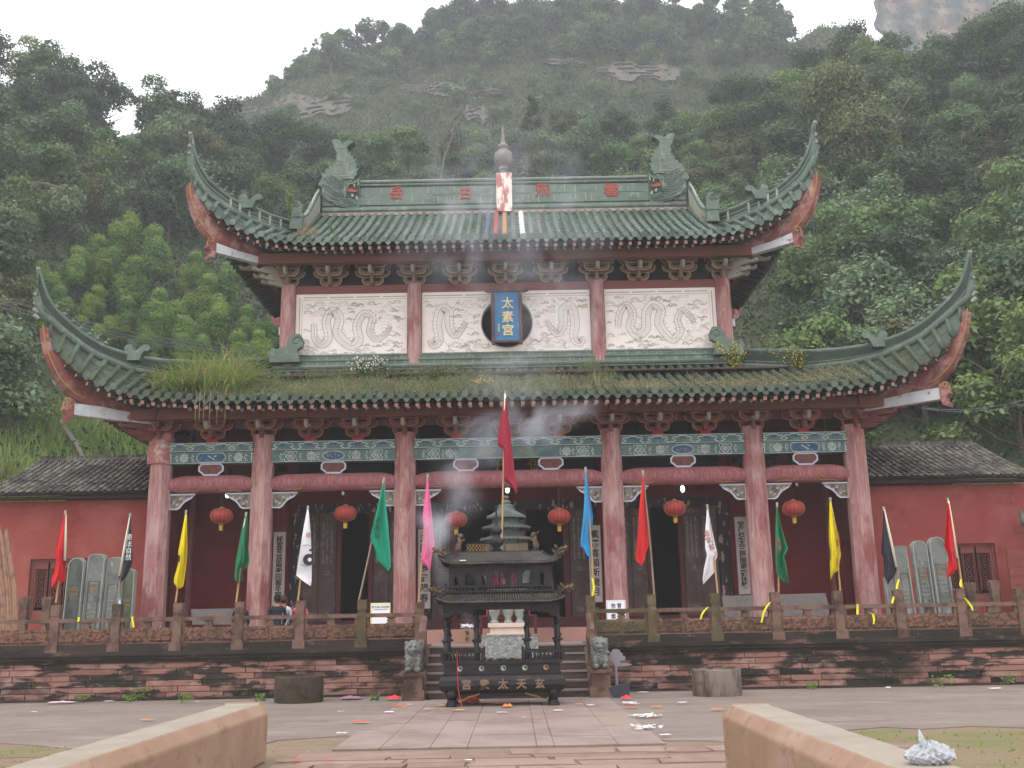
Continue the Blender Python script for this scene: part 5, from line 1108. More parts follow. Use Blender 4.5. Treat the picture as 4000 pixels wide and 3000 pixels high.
# ============================================================ FLAGS
def cv(c, pts):
    o, k = {'d': ((0, 2000), .31646), 'l': ((0, 1700), .63291), 'm': ((1300, 1500), .63291), 'r': ((2600, 1700), .63291)}[c]
    return [(o[0]+x*k, o[1]+y*k) for x, y in pts]
def resample(pts, n):
    d = [0]
    for a, b in zip(pts, pts[1:]): d.append(d[-1]+hypot(b[0]-a[0], b[1]-a[1]))
    out = []
    for k in range(n):
        t = d[-1]*k/(n-1); i = 0
        while i < len(d)-2 and d[i+1] < t: i += 1
        u = (t-d[i])/max(1e-6, d[i+1]-d[i]); out.append((lerp(pts[i][0], pts[i+1][0], u), lerp(pts[i][1], pts[i+1][1], u)))
    return out
def flag(c, mat, pole, L_, R_, label, Y=24.95, sleeve=None, pm='bamboo', zb=None, seed=0, folds=2.2):
    pt, pb = cv(c, pole); L_, R_ = cv(c, L_), cv(c, R_); top, bot = P(*pt, Y), P(*pb, Y); rs = random.Random(seed)
    if zb is not None: bot = bot+(bot-top)*((bot.z-zb)/(top.z-bot.z))
    F_ = thing('pole_flag', label, 'flag', bot); F_['group'] = 'hanging flags on poles along the terrace'
    m = MB(); m.tube([bot, bot.lerp(top, .35)+Vector((.015, 0, 0)), bot.lerp(top, .7)+Vector((.01, 0, 0)), top], [.024, .022, .019, .014], 8)
    for k in range(1, 9): q = bot.lerp(top, k/9.3)+Vector((.012, 0, 0)); m.tube([q, q+(top-bot).normalized()*.012], .026, 8)
    m.build('pole', M[pm], F_, True, 50)
    m = MB(); m.tube([top-(top-bot).normalized()*.1, top+(top-bot).normalized()*.05], [.022, .03], 8); m.build('pole_top', M['cream'], F_)
    n, q = 34, 22; L2, R2_ = resample(L_, n), resample(R_, n); rows = []; ph = rs.random()*6
    for i in range(n):
        row = []; t = i/(n-1)
        for j in range(q):
            u = j/(q-1); px, py = lerp(L2[i][0], R2_[i][0], u), lerp(L2[i][1], R2_[i][1], u)
            amp = .13*min(1, t*2.2)*(1-.3*t); d = amp*sin(u*folds*pi+ph+t*1.6)+.35*amp*sin(u*folds*2.3*pi+ph*2-t*3)
            row.append(P(px, py, Y-.05+d))
        rows.append(row)
    m = MB(); m.grid(rows); cl = m.build('cloth', M[mat], F_, True)
    if sleeve:
        sl = cv(c, sleeve); a, b = P(*sl[0], Y-.03), P(*sl[1], Y-.03); m = MB(); m.tube([a, a.lerp(b, .5), b], [.02, .035, .03], 8); m.build('pole_sleeve', wmat('cream_sleeve', S(206,202,180)) if 'cream_sleeve' not in bpy.data.materials else bpy.data.materials['cream_sleeve'], F_, True)
    def at(u, t):
        i = t*(n-1); i0 = int(i); f = i-i0; j = u*(q-1); j0 = min(int(j), q-2); g_ = j-j0
        return rows[i0][j0].lerp(rows[i0][j0+1], g_).lerp(rows[min(i0+1, n-1)][j0].lerp(rows[min(i0+1, n-1)][j0+1], g_), f)
    return F_, at, cl
fl = {}
fl['red1'] = flag('d', 'f_red', [(806,5),(690,1120)], [(800,20),(745,200),(680,490),(690,650),(640,830),(635,925),(650,938)], [(815,20),(812,480),(800,630),(815,820),(760,885),(655,938)], 'red flag at the far left, in front of the left lattice window', sleeve=[(812,20),(800,600)], seed=1)
fl['blk1'] = flag('d', 'f_black', [(1605,40),(1440,1120)], [(1604,70),(1545,400),(1480,700),(1462,810),(1485,872)], [(1612,60),(1625,350),(1640,560),(1630,650),(1560,800),(1490,875)], 'near black flag with white characters in front of the left steles', sleeve=[(1603,70),(1476,790)], seed=2, pm='pole')
fl['yel1'] = flag('l', 'f_yellow', [(1148,475),(1085,1030)], [(1142,490),(1118,620),(1100,720),(1098,800),(1075,880),(1072,910),(1098,948)], [(1154,490),(1157,700),(1155,740),(1150,800),(1145,840),(1132,935),(1098,950)], 'bright yellow flag right of the first column', seed=3)
fl['grn1'] = flag('l', 'f_green', [(1518,488),(1458,1030)], [(1510,500),(1480,640),(1455,780),(1445,880),(1462,912)], [(1526,500),(1530,650),(1540,770),(1535,800),(1500,830),(1498,900),(1464,912)], 'green flag left of the second column under the leftmost lantern', seed=4, sleeve=[(1517,500),(1498,650)])
fl['wht1'] = flag('l', 'f_white', [(1900,448),(1838,1030)], [(1895,460),(1868,600),(1850,720),(1838,790),(1828,865),(1870,900),(1916,930)], [(1905,460),(1917,600),(1922,720),(1924,800),(1923,900),(1918,930)], 'white flag with a black and white taiji disc, left of the dark doorway', seed=5, folds=.8)
fl['teal'] = flag('m', 'f_teal', [(316,590),(160,1340)], [(312,610),(275,760),(240,900),(230,950),(265,1030),(270,1080),(300,1110),(340,1155)], [(320,610),(330,760),(345,900),(355,1040),(358,1130),(342,1155)], 'teal green flag with black trigram bars left of the third column', seed=6, folds=1.5, pm='pole')
fl['pink'] = flag('m', 'f_pink', [(585,568),(525,1390)], [(583,590),(565,720),(552,840),(562,870),(560,960),(550,1050),(543,1090),(598,1145)], [(588,590),(605,740),(620,880),(630,1000),(633,1035),(612,1050),(605,1120),(600,1145)], 'pink flag right of the third column', seed=7, folds=1.6)
fl['maroon'] = flag('m', 'f_maroon', [(1063,55),(1040,920)], [(1060,90),(1035,220),(1018,340),(1016,380),(1045,400),(1050,590),(1095,620),(1130,672)], [(1070,90),(1085,200),(1103,360),(1112,440),(1120,520),(1130,600),(1140,660),(1136,678)], 'tallest flag, maroon cloth rising above the incense burner on a bamboo pole', Y=23.0, seed=8, folds=1.7, sleeve=[(1064,60),(1058,340)], zb=2.3)
fl['blue'] = flag('m', 'f_blue', [(1560,525),(1612,1310)], [(1558,545),(1552,700),(1545,830),(1532,930),(1527,1000),(1550,1020),(1560,1050),(1592,1078)], [(1565,545),(1585,680),(1607,820),(1600,880),(1592,960),(1598,1000),(1598,1078)], 'sky blue flag left of the fourth column', seed=9, folds=1.6)
fl['red2'] = flag('m', 'f_red2', [(1914,545),(1985,1310)], [(1912,560),(1898,700),(1885,830),(1888,860),(1870,1040),(1868,1090),(1905,1117)], [(1916,560),(1930,690),(1940,800),(1953,970),(1950,1000),(1932,1040),(1928,1080),(1908,1117)], 'scarlet flag right of the fourth column, in front of the carved doors', seed=10, folds=1.4, pm='pole')
fl['wht2'] = flag('r', 'f_white', [(258,440),(322,985)], [(255,460),(245,580),(243,700),(255,740),(235,830),(228,890),(232,920)], [(262,460),(290,600),(310,690),(323,740),(305,780),(312,820),(305,840),(270,880),(234,920)], 'white flag with small red characters left of the right couplet board', seed=11, folds=1.5)
fl['grn2'] = flag('r', 'f_green', [(688,428),(698,970)], [(682,440),(678,600),(678,750),(682,850),(720,900),(758,915)], [(690,440),(715,560),(740,650),(757,700),(730,750),(745,800),(752,860),(760,915)], 'green flag right of the fifth column under the rightmost lantern', seed=12)
fl['yel2'] = flag('r', 'f_yellow', [(1017,397),(1078,960)], [(1012,410),(1008,560),(1008,660),(1015,700),(1015,800),(1018,893)], [(1022,410),(1045,520),(1065,620),(1083,740),(1070,800),(1072,830),(1040,850),(1020,893)], 'yellow flag with red characters and a black patch, left of the last column', seed=13)
fl['blk2'] = flag('r', 'f_black', [(1347,453),(1452,950)], [(1343,465),(1338,600),(1330,730),(1345,750),(1348,860),(1370,923)], [(1350,465),(1370,560),(1400,680),(1425,820),(1420,860),(1390,890),(1372,923)], 'near black flag right of the last column, beside the right steles', seed=14, sleeve=[(1350,460),(1424,815)], pm='pole')
fl['red3'] = flag('r', 'f_red', [(1743,400),(1832,945)], [(1740,420),(1728,560),(1718,690),(1745,740),(1735,880)], [(1750,420),(1770,540),(1790,680),(1802,830),(1770,855),(1738,885)], 'red flag at the far right, in front of the right lattice window', seed=15, sleeve=[(1746,405),(1800,760)])
def decal(F_, at, polys, mat, name, dy=.012):
    m = MB()
    for poly in polys:
        vs = [at(min(.99, max(0, u)), t)+Vector((0, -dy, 0)) for u, t in poly]; m.add(vs, [tuple(range(len(vs)))])
    m.build(name, mat, F_)
def dchar(F_, at, ch, size, u, t, mat, rz=0.0, ry=0.0): p = at(u, t); text(ch, size, p+Vector((0, -.035, 0)), mat, F_, 'flag_character', .003, ry=ry)
# taiji on the first white flag
F_, at, _c = fl['wht1']; c = P(*cv('l', [(1893, 742)])[0], 24.83); R0 = .245
def arc(cx, cz, r, a0, a1, n=20): return [(cx+r*cos(lerp(a0, a1, k/n)), cz+r*sin(lerp(a0, a1, k/n))) for k in range(n+1)]
m = MB(); m.ribbon([p for p in arc(c.x, c.z, R0, pi*.38, pi*1.68)], c.y, .01, 0, .004)
body = arc(c.x+.065, c.z-.085, .125, -1.1, pi*1.05)
m.prism(arc(c.x+.05, c.z-.10, .135, pi*.55, pi*1.75, 24)+[(c.x+.12, c.z-.2), (c.x+.125, c.z+.03)], c.y-.003, c.y+.004, 0); m.lathe([(1e-3, 0), (.001, .001)], c, 4)
m.prism(arc(c.x+.075, c.z-.1, .045, 0, 2*pi, 16)[:-1], c.y-.008, c.y-.002, 1); m.prism(arc(c.x+.085, c.z+.12, .03, 0, 2*pi, 12)[:-1], c.y-.008, c.y-.002, 0); m.build('taiji_disc', [M['ink'], M['f_white']], F_)
dchar(F_, at, '道', .13, .75, .33, M['redchar'])
F_, at, _c = fl['blk1']
for k, ch in enumerate('道法自然'): dchar(F_, at, ch, .15, .62, .30+.1*k, M['stucco_w'])
F_, at, _c = fl['wht2']
for k, ch in enumerate('道氣常存'): dchar(F_, at, ch, .16, .15+.22*k, .32+.085*k, M['redchar'], ry=-.3)
F_, at, _c = fl['yel2']
for k, ch in enumerate('飞紫'): dchar(F_, at, ch, .2, .72, .42+.1*k, M['redchar'])
decal(F_, at, [[(.0, .61), (.3, .62), (.38, .68), (.2, .74), (0, .745)]], M['ink'], 'black_patch')
F_, at, _c = fl['grn2']
for k, ch in enumerate('日照'): dchar(F_, at, ch, .15, .22, .42+.09*k, M['redchar'])
F_, at, _c = fl['yel1']; decal(F_, at, [[(.0, .53), (.25, .54), (.2, .62), (.0, .63)]], M['ink'], 'black_patch')
F_, at, _c = fl['red3']; decal(F_, at, [[(.7, .62), (.99, .6), (.99, .72), (.75, .71)]], M['ink'], 'dark_patch')
F_, at, _c = fl['red2']; decal(F_, at, [[(.9, .42), (.98, .42), (.98, .5), (.93, .5)]], M['gold'], 'gilt_mark')
F_, at, _c = fl['teal']; m = MB(); c = P(*cv('m', [(275, 895)])[0], 24.8)
for (dx, dz, a) in ((.02, .2, .5), (-.02, .03, 0), (.0, -.16, -.5)):
    for k in range(3):
        o = Vector((dx+(k-1)*.04*cos(a), 0, dz+(k-1)*.03*sin(a))); p0 = c+o+Vector((-.02*sin(a)*1, 0, -.07)); p1 = c+o+Vector((.02*sin(a), 0, .07)); m.ribbon([(p0.x, p0.z), (p1.x, p1.z)], c.y, .016, 0, .003)
m.build('trigram_bars', M['ink'], F_)
# yellow tape strips tied to posts and rails
tapes = [((489, 2422), (490, 2438), 'l1'), ]
def tape(pts, label, Y=24.68):
    q = [P(x, y, Y) for x, y in pts]; m = MB(); w_ = .024; rows = []
    for i, p in enumerate(q): rows.append([p+Vector((-w_, .02*sin(i*2), 0)), p+Vector((0, -.02, 0)), p+Vector((w_, .02*cos(i*2), 0))])
    m.grid(rows); t_ = thing('yellow_tape', label, 'tape', q[0], 'yellow tape scraps tied to the balustrade'); m.build('strip', M['yellow'], t_); return t_
for pts, lb in (([(306,2411),(307,2421),(306,2428)], 'yellow tape looped round the rail in front of the first stele'), ([(517,2409),(516,2420),(520,2430),(521,2450)], 'yellow tape on the rail below the greenish stele'), ([(2766,2372),(2752,2385),(2742,2400),(2737,2419)], 'yellow tape hanging left of the post under the right white flag'), ([(3010,2352),(2995,2370),(2982,2395),(2975,2432)], 'yellow tape hanging beside the fifth column'), ([(3350,2360),(3350,2380),(3349,2400)], 'short yellow tape on the rail near the last column'), ([(3395,2392),(3410,2400),(3414,2420),(3413,2438)], 'knotted yellow tape on the carved panel right of the last column'), ([(3512,2262),(3506,2280),(3502,2300)], 'yellow tape tied to the right dark flag pole'), ([(3492,2330),(3488,2345),(3485,2356)], 'yellow tape left of the post under the right dark flag'), ([(3755,2262),(3752,2280),(3753,2292)], 'yellow tape knotted on the right red flag pole'), ([(3768,2335),(3780,2350),(3795,2370),(3800,2385)], 'yellow tape slanting from the post under the right red flag'), ([(2313,2258),(2317,2275),(2320,2300),(2315,2328)], 'yellow tape hanging on the blue flag pole')):
    tape(pts, lb)
# ============================================================ INCENSE BURNER
BY = 20.95
def bp(cx, cy, Y=BY): return P(1550+cx*.5728, 1850+cy*.5728, Y)
BC = bp(722, 1600).x
IB = thing('incense_burner', 'black cast iron incense burner with a two tier pavilion roof in front of the stairs', 'incense burner', (BC, BY+.5, 0))
D0, D1 = BY, BY+1.0; cy_ = (D0+D1)/2
zz = lambda py, Y=BY: bp(722, py, Y).z
xw = lambda px, Y=BY: bp(px, 1300, Y).x
# legs
for sx in (-1, 1):
    for y in (D0+.12, D1-.12):
        x = BC+sx*1.0; m = MB(); m.lathe([(.10, 0), (.11, .05), (.075, .12), (.08, .22), (.13, .32)], (x, y, 0), 10); m.ball((x, y-.04, .27), .12, 8, sq=(1, 1, 1.1)); m.build('leg', M['iron'], IB, True, 50)
# belly trough with rounded sides
m = MB(); hw = 1.16
prof_ = [(.34, .26), (.44, .27), (.53, .33), (.57, .42), (.56, .52), (.52, .59), (.46, .63)]
rows = []
for d, z in prof_:
    e = (d-.5); row = []
    for (sx, sy) in ((-1, -1), (1, -1), (1, 1), (-1, 1)): row.append((BC+sx*(hw+e), cy_+sy*d, z))
    row.append(row[0]); rows.append(row)
m.grid(rows, flip=True); m.add([rows[0][0], rows[0][1], rows[0][2], rows[0][3]], [(0, 1, 2, 3)]); belly = m.build('belly', M['iron'], IB, False)
m = MB(); z0, z1 = .625, .82; m.box(BC-1.13, BC+1.13, cy_-.47, cy_+.47, z0, z1); m.box(BC-1.17, BC+1.17, cy_-.51, cy_+.51, z1, z1+.05); m.box(BC-1.15, BC+1.15, cy_-.49, cy_+.49, z0, z0+.03); m.build('basin', M['iron'], IB)
for k, ch in enumerate('宮素太天玄'):
    px = (475, 597, 725, 850, 975)[k]; p = bp(px, 1432, cy_-.575); text(ch, .2, Vector((p.x, cy_-.585, .43)), wmat('rubbed_gilt', S(122,98,82)) if 'rubbed_gilt' not in bpy.data.materials else bpy.data.materials['rubbed_gilt'], IB, 'raised_character', .012, off=.006)
for k, px in enumerate((430, 577, 727, 873, 1017)):
    x = xw(px); m = MB(); m.tube([(x, cy_-.47, .735), (x, cy_-.495, .735)], .052, 16, mi=0 if k < 4 else 2)
    m.prism(arc(x, .735, .04, -pi/2, pi/2, 10)[::1]+arc(x, .735+.02, .02, pi/2, 3*pi/2, 8)+arc(x, .735-.02, .02, pi/2, -pi/2, 8), cy_-.5, cy_-.496, 1); m.build('taiji_medallion', [M['cream'], M['iron'], M['dullgold']], IB)
# apron brackets
for sx in (-1, 1):
    m = MB(); x = BC+sx*.86; pr = [(0, .26), (0, .13), (.1, .15), (.2, .2), (.34, .23), (.42, .26)]; m.prism([(x-sx*a, b) for a, b in pr], cy_-.42, cy_-.38); m.tube([(x-sx*a, cy_-.42, b) for a, b in pr[1:]], .014, 5, mi=1); m.build('cloud_bracket', [M['iron'], M['dullgold']], IB)
m = MB(); m.box(BC-1.0, BC+1.0, cy_-.4, cy_+.4, .2, .265); m.build('base_plate', M['iron'], IB)
# railings on the rim
def railing(x0, x1, y, z0, z1, n, name='railing', axis=0):
    m = MB()
    def b(a0, a1, q0, q1, hy):
        if axis == 0: m.box(a0, a1, y-hy, y+hy, q0, q1)
        else: m.box(y-hy, y+hy, a0, a1, q0, q1)
    b(x0, x1, z0, z0+.03, .02); b(x0, x1, z1-.035, z1, .025)
    for k in range(n+1):
        x = lerp(x0, x1, k/n); c = (x, y, 0) if axis == 0 else (y, x, 0); m.lathe([(.010, z0), (.02, z0+(z1-z0)*.3), (.010, z0+(z1-z0)*.6), (.018, z0+(z1-z0)*.75), (.010, z1)], c, 6)
    for x in (x0, x1): b(x-.025, x+.025, z0, z1+.06, .03)
    return m.build(name, M['iron'], IB)
zr0 = .865; zr1 = zz(1208)
railing(xw(308), xw(585), D0+.02, zr0, zr1, 11); railing(xw(862), xw(1138), D0+.02, zr0, zr1, 11)
railing(D0+.05, D1-.05, xw(308), zr0, zr1, 9, axis=1); railing(D0+.05, D1-.05, xw(1138), zr0, zr1, 9, axis=1); railing(xw(308), xw(585), D1-.02, zr0, zr1, 9); railing(xw(862), xw(1138), D1-.02, zr0, zr1, 9)
# posts
for px, y in ((335, D0+.15), (545, D0+.15), (893, D0+.15), (1106, D0+.15), (335, D1-.15), (1106, D1-.15)):
    x = xw(px); z1 = zz(880); m = MB(); m.lathe([(.06, .86), (.062, 1.0), (.046, 1.05), (.046, z1)], (x, y, 0), 10)
    for k in range(22): a = k*.8; m.ball((x+.05*cos(a), y+.05*sin(a), 1.08+k*(z1-1.2)/22), .024, 6)
    m.ball((x, y, zz(1135)), .07, 8, sq=(1.5, 1, .5)); m.build('dragon_post', M['iron'], IB, True)
# canopy beam + hanging fringe
zc1 = zz(878); m = MB(); x0, x1 = xw(312), xw(1112)
for y in (D0+.1, D1-.1):
    pr = [(x0, zc1), (x1, zc1), (x1, zc1-.3), (x1-.12, zc1-.27), (x1-.2, zc1-.2)]+[(lerp(x1-.25, x1-.5, k/4), zc1-.2+.03*(k % 2)) for k in range(5)]+[(lerp(x1-.62, x0+.62, k/10), zc1-.12-.0*(k % 2)) for k in range(11)]+[(lerp(x0+.5, x0+.25, k/4), zc1-.2+.03*(k % 2)) for k in range(5)]+[(x0+.2, zc1-.2), (x0+.12, zc1-.27), (x0, zc1-.3)]
    m.prism(pr, y-.03, y+.03)
m.box(x0, x0+.04, D0+.1, D1-.1, zc1-.2, zc1); m.box(x1-.04, x1, D0+.1, D1-.1, zc1-.2, zc1); m.build('fringed_beam', M['iron'], IB)
# roofs of the burner
def iroof(xe, xt, ye, yt, ze, zt, lift, name):
    """xe/ye half sizes at the eave, xt/yt at the top"""
    m = MB(); N = 40
    for sgn in (-1, 1):
        for axis in (0, 1):
            he, ht_, oe, ot = (xe, xt, ye, yt) if axis == 0 else (ye, yt, xe, xt); n = N if axis == 0 else 18; rows = []
            for i in range(9):
                s = i/8; row = []
                for j in range(2*n+1):
                    u = -1+j/n; h = lerp(ht_, he, s**1.15); o = lerp(ot, oe, s**1.0); cn = abs(u)**13; z = lerp(zt, ze, s)-.05*4*s*(1-s)*.7+lift*cn*s*s+(.016 if j % 2 else -.008); ex = 1+.05*cn*s
                    a = u*h*ex; oo = o*(1+.06*cn*s); row.append((BC+a, cy_+sgn*oo, z) if axis == 0 else (BC+sgn*oo, cy_+a, z))
                rows.append(row)
            m.grid(rows, 1, flip=(sgn > 0) ^ (axis == 1)); 
            row2 = [(p[0], p[1], p[2]-.035) for p in rows[-1]]; m.grid([rows[-1], row2], flip=(sgn > 0) ^ (axis == 1)); m.grid([row2, [(BC+(p[0]-BC)*.85, cy_+(p[1]-cy_)*.8, ze-.03) for p in row2]], 1)
    for sgn in (-1, 1):
        nr = int(xe/.052)
        for k in range(-nr, nr+1):
            u = k/nr; pa = []
            for i in range(7):
                s = i/6; h = lerp(xt, xe, s**1.15); o = lerp(yt, ye, s); cn = abs(u)**13; pa.append((BC+u*h*(1+.05*cn*s), cy_+sgn*o*(1+.06*cn*s), lerp(zt, ze, s)-.05*4*s*(1-s)*.7+lift*cn*s*s+.008))
            m.tube(pa, .017, 5, True, 0)
    m.build(name, [M['irong'], M['iron']], IB)  # paler ribs on darker pans paint the light and shade of the relief
    for sx in (-1, 1):
        for sy in (-1, 1):
            m = MB(); pa = [(BC+sx*lerp(xt, xe*1.07, s**1.15), cy_+sy*lerp(yt, ye*1.1, s), lerp(zt, ze, s)-.05*4*s*(1-s)*.7+lift*s**4*1.25+.02) for s in [k/8 for k in range(9)]]; m.tube(pa, .025, 6); m.build('roof_hip', M['iron'], IB, True)
            # gilt dragon head riding the corner
            p = Vector(pa[-1]); m = MB(); r4 = random.Random(3)
            m.tube([p+Vector((-sx*.12, 0, .02)), p+Vector((-sx*.03, 0, .08)), p+Vector((sx*.05, 0, .09)), p+Vector((sx*.12, 0, .14))], [.02, .035, .035, .02], 7); m.tube([p+Vector((sx*.03, 0, .07)), p+Vector((sx*.12, 0, .05))], [.022, .01], 6)
            for k in range(9): q = p+Vector((sx*r4.uniform(-.12, .1), r4.uniform(-.03, .03), .06+.03*r4.random())); m.tube([q, q+Vector((-sx*.04, r4.uniform(-.02, .02), r4.uniform(.05, .11)))], [.016, .005], 5)
            m.build('gilt_dragon_head', wmat('worn_gilt_iron', S(104,84,62), [(S(44,38,36),(26,26,26),.48,.56,4,.95)], .55, metal=.2) if 'worn_gilt_iron' not in bpy.data.materials else bpy.data.materials['worn_gilt_iron'], IB, True)
ze1, zt1 = zz(866), zz(806, BY+.2); hx = (xw(1132)-xw(270))/2
iroof(hx, hx-.13, .68, .46, ze1, zt1, .10, 'lower_roof')
# upper chamber with arched see-through windows
zc0, zc2 = zz(765, BY+.1), zz(612, BY+.05); hx2 = (xw(1060)-xw(350))/2; cx2 = BC
def arch_wall(x0, x1, z0, z1, wins, y, th, mat):
    m = MB(); edges = sorted(wins); x = x0
    for (c, w_, zb, zt) in edges:
        a, b = c-w_/2, c+w_/2; m.box(x, a, y-th, y+th, z0, z1); m.box(a, b, y-th, y+th, z0, zb)
        pr = [(a, z1), (a, zt-w_/2)]+[(c-w_/2*cos(t), zt-w_/2+w_/2*sin(t)) for t in [pi*k/10 for k in range(1, 10)]]+[(b, zt-w_/2), (b, z1)]; m.prism(pr, y-th, y+th); x = b
    m.box(x, x1, y-th, y+th, z0, z1); return m
wins = [(xw(px, BY+.12), w_*.5728/FPX*BY*1.02, zc0+.02, zz(pt, BY+.12)) for px, w_, pt in ((410, 26, 697), (505, 66, 672), (602, 28, 692), (705, 84, 665), (808, 30, 683), (905, 68, 662), (1002, 30, 678))]
arch_wall(cx2-hx2, cx2+hx2, zc0-.03, zc2, wins, cy_-.38, .02, None).build('arched_wall', M['iron'], IB); arch_wall(cx2-hx2, cx2+hx2, zc0-.03, zc2, [(c_, w_, zb+.05, min(zt_+.1, zc2-.02)) for c_, w_, zb, zt_ in wins], cy_+.38, .02, None).build('arched_wall', M['iron'], IB)
m = MB(); 
for s in (-1, 1): m.box(cx2+s*hx2-.02, cx2+s*hx2+.02, cy_-.38, cy_+.38, zc0-.03, zc2)
m.build('chamber_side', M['iron'], IB); m = MB(); m.box(xw(708, BY+.12)-.012, xw(708, BY+.12)+.012, cy_-.38, cy_-.36, zc0, zc2); m.build('window_bar', M['iron'], IB)
m = MB()
for px in (680, 730, 808): m.box(xw(px)-.09, xw(px)+.09, cy_+.15, cy_+.2, zc0, zc0+.3)
m.build('red_paper_offering', wmat('pink_paper', S(214,92,112), [(S(240,220,220),(14,14,14),.5,.55,3,.8)]), IB)
railing(xw(338), xw(1076), D0-.02, zz(808)+.0, zz(762), 34, 'gallery_railing')
ze2, zt2 = zz(603), zz(536, BY+.25); hx3 = (xw(1105)-xw(300))/2
iroof(hx3*.995, (xw(990)-xw(402))/2, .62, .16, ze2, zt2, .10, 'upper_roof')
m = MB(); m.box(xw(405), xw(985), cy_-.17, cy_+.17, zt2-.03, zt2+.035); m.build('roof_top', M['iron'], IB)
for a, b in ((482, 645), (752, 912)):
    m = MB(); x0, x1 = xw(a, cy_), xw(b, cy_); z0, z1 = zt2+.03, zt2+.2; m.ribbon([(x0, z0), (x1, z0), (x1, z1), (x0, z1), (x0, z0)], cy_, .025, 0, .03)
    for i in range(7):
        for j in range(2): x = lerp(x0, x1, (i+.5)/7); z = lerp(z0, z1, (j+.5)/2); dx, dz = (x1-x0)/14, (z1-z0)/4; m.ribbon([(x-dx, z), (x, z+dz), (x+dx, z), (x, z-dz), (x-dx, z)], cy_, .014, 1, .02)
    m.build('pierced_ridge_panel', [M['iron'], M['dullgold']], IB)
xf = xw(693, cy_); m = MB(); z = zt2+.03; m.lathe([(.1, z), (.12, z+.04), (.07, z+.07), (.14, z+.16), (.135, z+.24), (.07, z+.3), (.06, z+.33), (.11, z+.38), (.115, z+.44), (.06, z+.5), (.03, z+.54), (.018, z+.6), (.016, z+.86), (.03, z+.88), (.03, z+.92), (.001, z+.94)], (xf, cy_, 0), 18); m.build('gourd_finial', M['iron'], IB, True, 60)
for px, fs_ in ((430, 1), (963, -1)):
    x = xw(px, cy_); z = zt2+.03; m = MB(); m.tube([(x, cy_, z), (x-fs_*.02, cy_, z+.12), (x+fs_*.02, cy_, z+.22), (x, cy_, z+.3)], [.07, .06, .045, .04], 8); m.ball((x+fs_*.03, cy_, z+.32), .06, 8); m.tube([(x, cy_, z+.18), (x+fs_*.12, cy_, z+.26)], [.03, .015], 6); m.tube([(x-fs_*.03, cy_, z+.34), (x-fs_*.08, cy_, z+.4)], [.02, .01], 5); m.build('ridge_beast', M['worn'] if 'worn' in M else bpy.data.materials['worn_gilt_iron'], IB, True)
p = bp(450, 596, BY-.1); m = MB(); m.cbox(p+Vector((0, 0, .01)), (.12, .05, .02), rz=.1); tag(m.build('paper_scrap', M['stucco_w']), 'white paper scrap lying on the upper roof of the burner', 'paper scrap')
m = MB(); m.tube([bp(410, 1212, BY-.06), bp(413, 1350, BY-.12), bp(420, 1480, BY-.14), bp(440, 1570, BY-.2), (bp(450, 1580, BY-.2).x, BY-.25, .02)], .006, 5); tag(m.build('red_string', M['f_red2']), 'thin red string hanging down the front of the burner', 'string')
# burnt offerings in the basin
m = MB(); r4 = random.Random(6)
for k in range(60): x = BC+r4.uniform(-.5, .5); m.ball((x, cy_+r4.uniform(-.2, .2), .84+r4.random()*.06), r4.uniform(.02, .04), 6, r4.choice((0, 0, 1, 2)))
o = m.build('ash_and_offerings', [M['greyd'], M['ink'], M['dullgold']]); tag(o, 'heap of ash and burnt offerings in the basin of the burner', 'ash', kind='stuff')
# ============================================================ TIERED CENSER AND ALTAR BEHIND
CY = 27.3; TCX = P(1550+745*.5728, 2000, CY).x
TC = thing('tiered_censer', 'grey bronze pagoda shaped censer with three fluted roofs behind the incense burner', 'censer', (TCX, CY, TZ))
def z3(cy_px): return P(1978, 1850+cy_px*.5728, CY).z
def fluted(rt, re, zt, ze, name):
    m = MB(); n = 72; rows = []
    for i in range(7):
        s = i/6; r = lerp(rt, re, s**1.3); z = lerp(zt, ze, s**.75); rows.append([(TCX+r*(1+.02*(j % 2))*cos(2*pi*j/n), CY+r*(1+.02*(j % 2))*sin(2*pi*j/n), z+(.012 if j % 2 else 0)*(1+s)) for j in range(n+1)])
    rows.append([(x, y, z-.05) for x, y, z in rows[-1]]); rows.append([(TCX+(x-TCX)*.7, CY+(y-CY)*.7, ze+.02) for x, y, z in rows[-1]]); m.grid(rows); return m.build(name, M['bronze'], TC, False)
s_ = CY/FPX*.5728
fluted(45*s_, 132*s_, z3(225), z3(298), 'top_roof'); fluted(104*s_, 162*s_, z3(346), z3(370), 'middle_roof'); fluted(112*s_, 176*s_, z3(424), z3(448), 'bottom_roof')
m = MB(); m.lathe([(.48, z3(470)-.6), (.5, z3(446)+.02), (.44, z3(424)), (.40, z3(400)), (.40, z3(370)), (.38, z3(346)), (.34, z3(298)), (.22, z3(225))], (TCX, CY, 0), 24); m.lathe([(.02, z3(150)-.0), (.07, z3(155)), (.09, z3(165)), (.05, z3(178)), (.1, z3(185)), (.14, z3(200)), (.11, z3(205)), (.2, z3(215)), (.24, z3(228)), (.16, z3(232))][::-1], (TCX, CY, 0), 16)
m.lathe([(.5, 2.3), (.56, 2.6), (.62, 2.9), (.6, 3.0)], (TCX, CY, 0), 20); 
for k in range(3): a = 2*pi*k/3+.5; m.tube([(TCX+.45*cos(a), CY+.45*sin(a), 2.4), (TCX+.5*cos(a), CY+.5*sin(a), 1.75), (TCX+.42*cos(a), CY+.42*sin(a), TZ)], [.08, .07, .09], 8)
for k in range(6): a = 2*pi*k/6; m.tube([(TCX+.55*cos(a), CY+.55*sin(a), 3.0), (TCX+.5*cos(a), CY+.5*sin(a), z3(446))], .04, 6)
m.build('body', M['bronze'], TC, True, 40)
AY = 26.0; ax0, ax1 = P(1906, 2440, AY).x, P(2054, 2440, AY).x
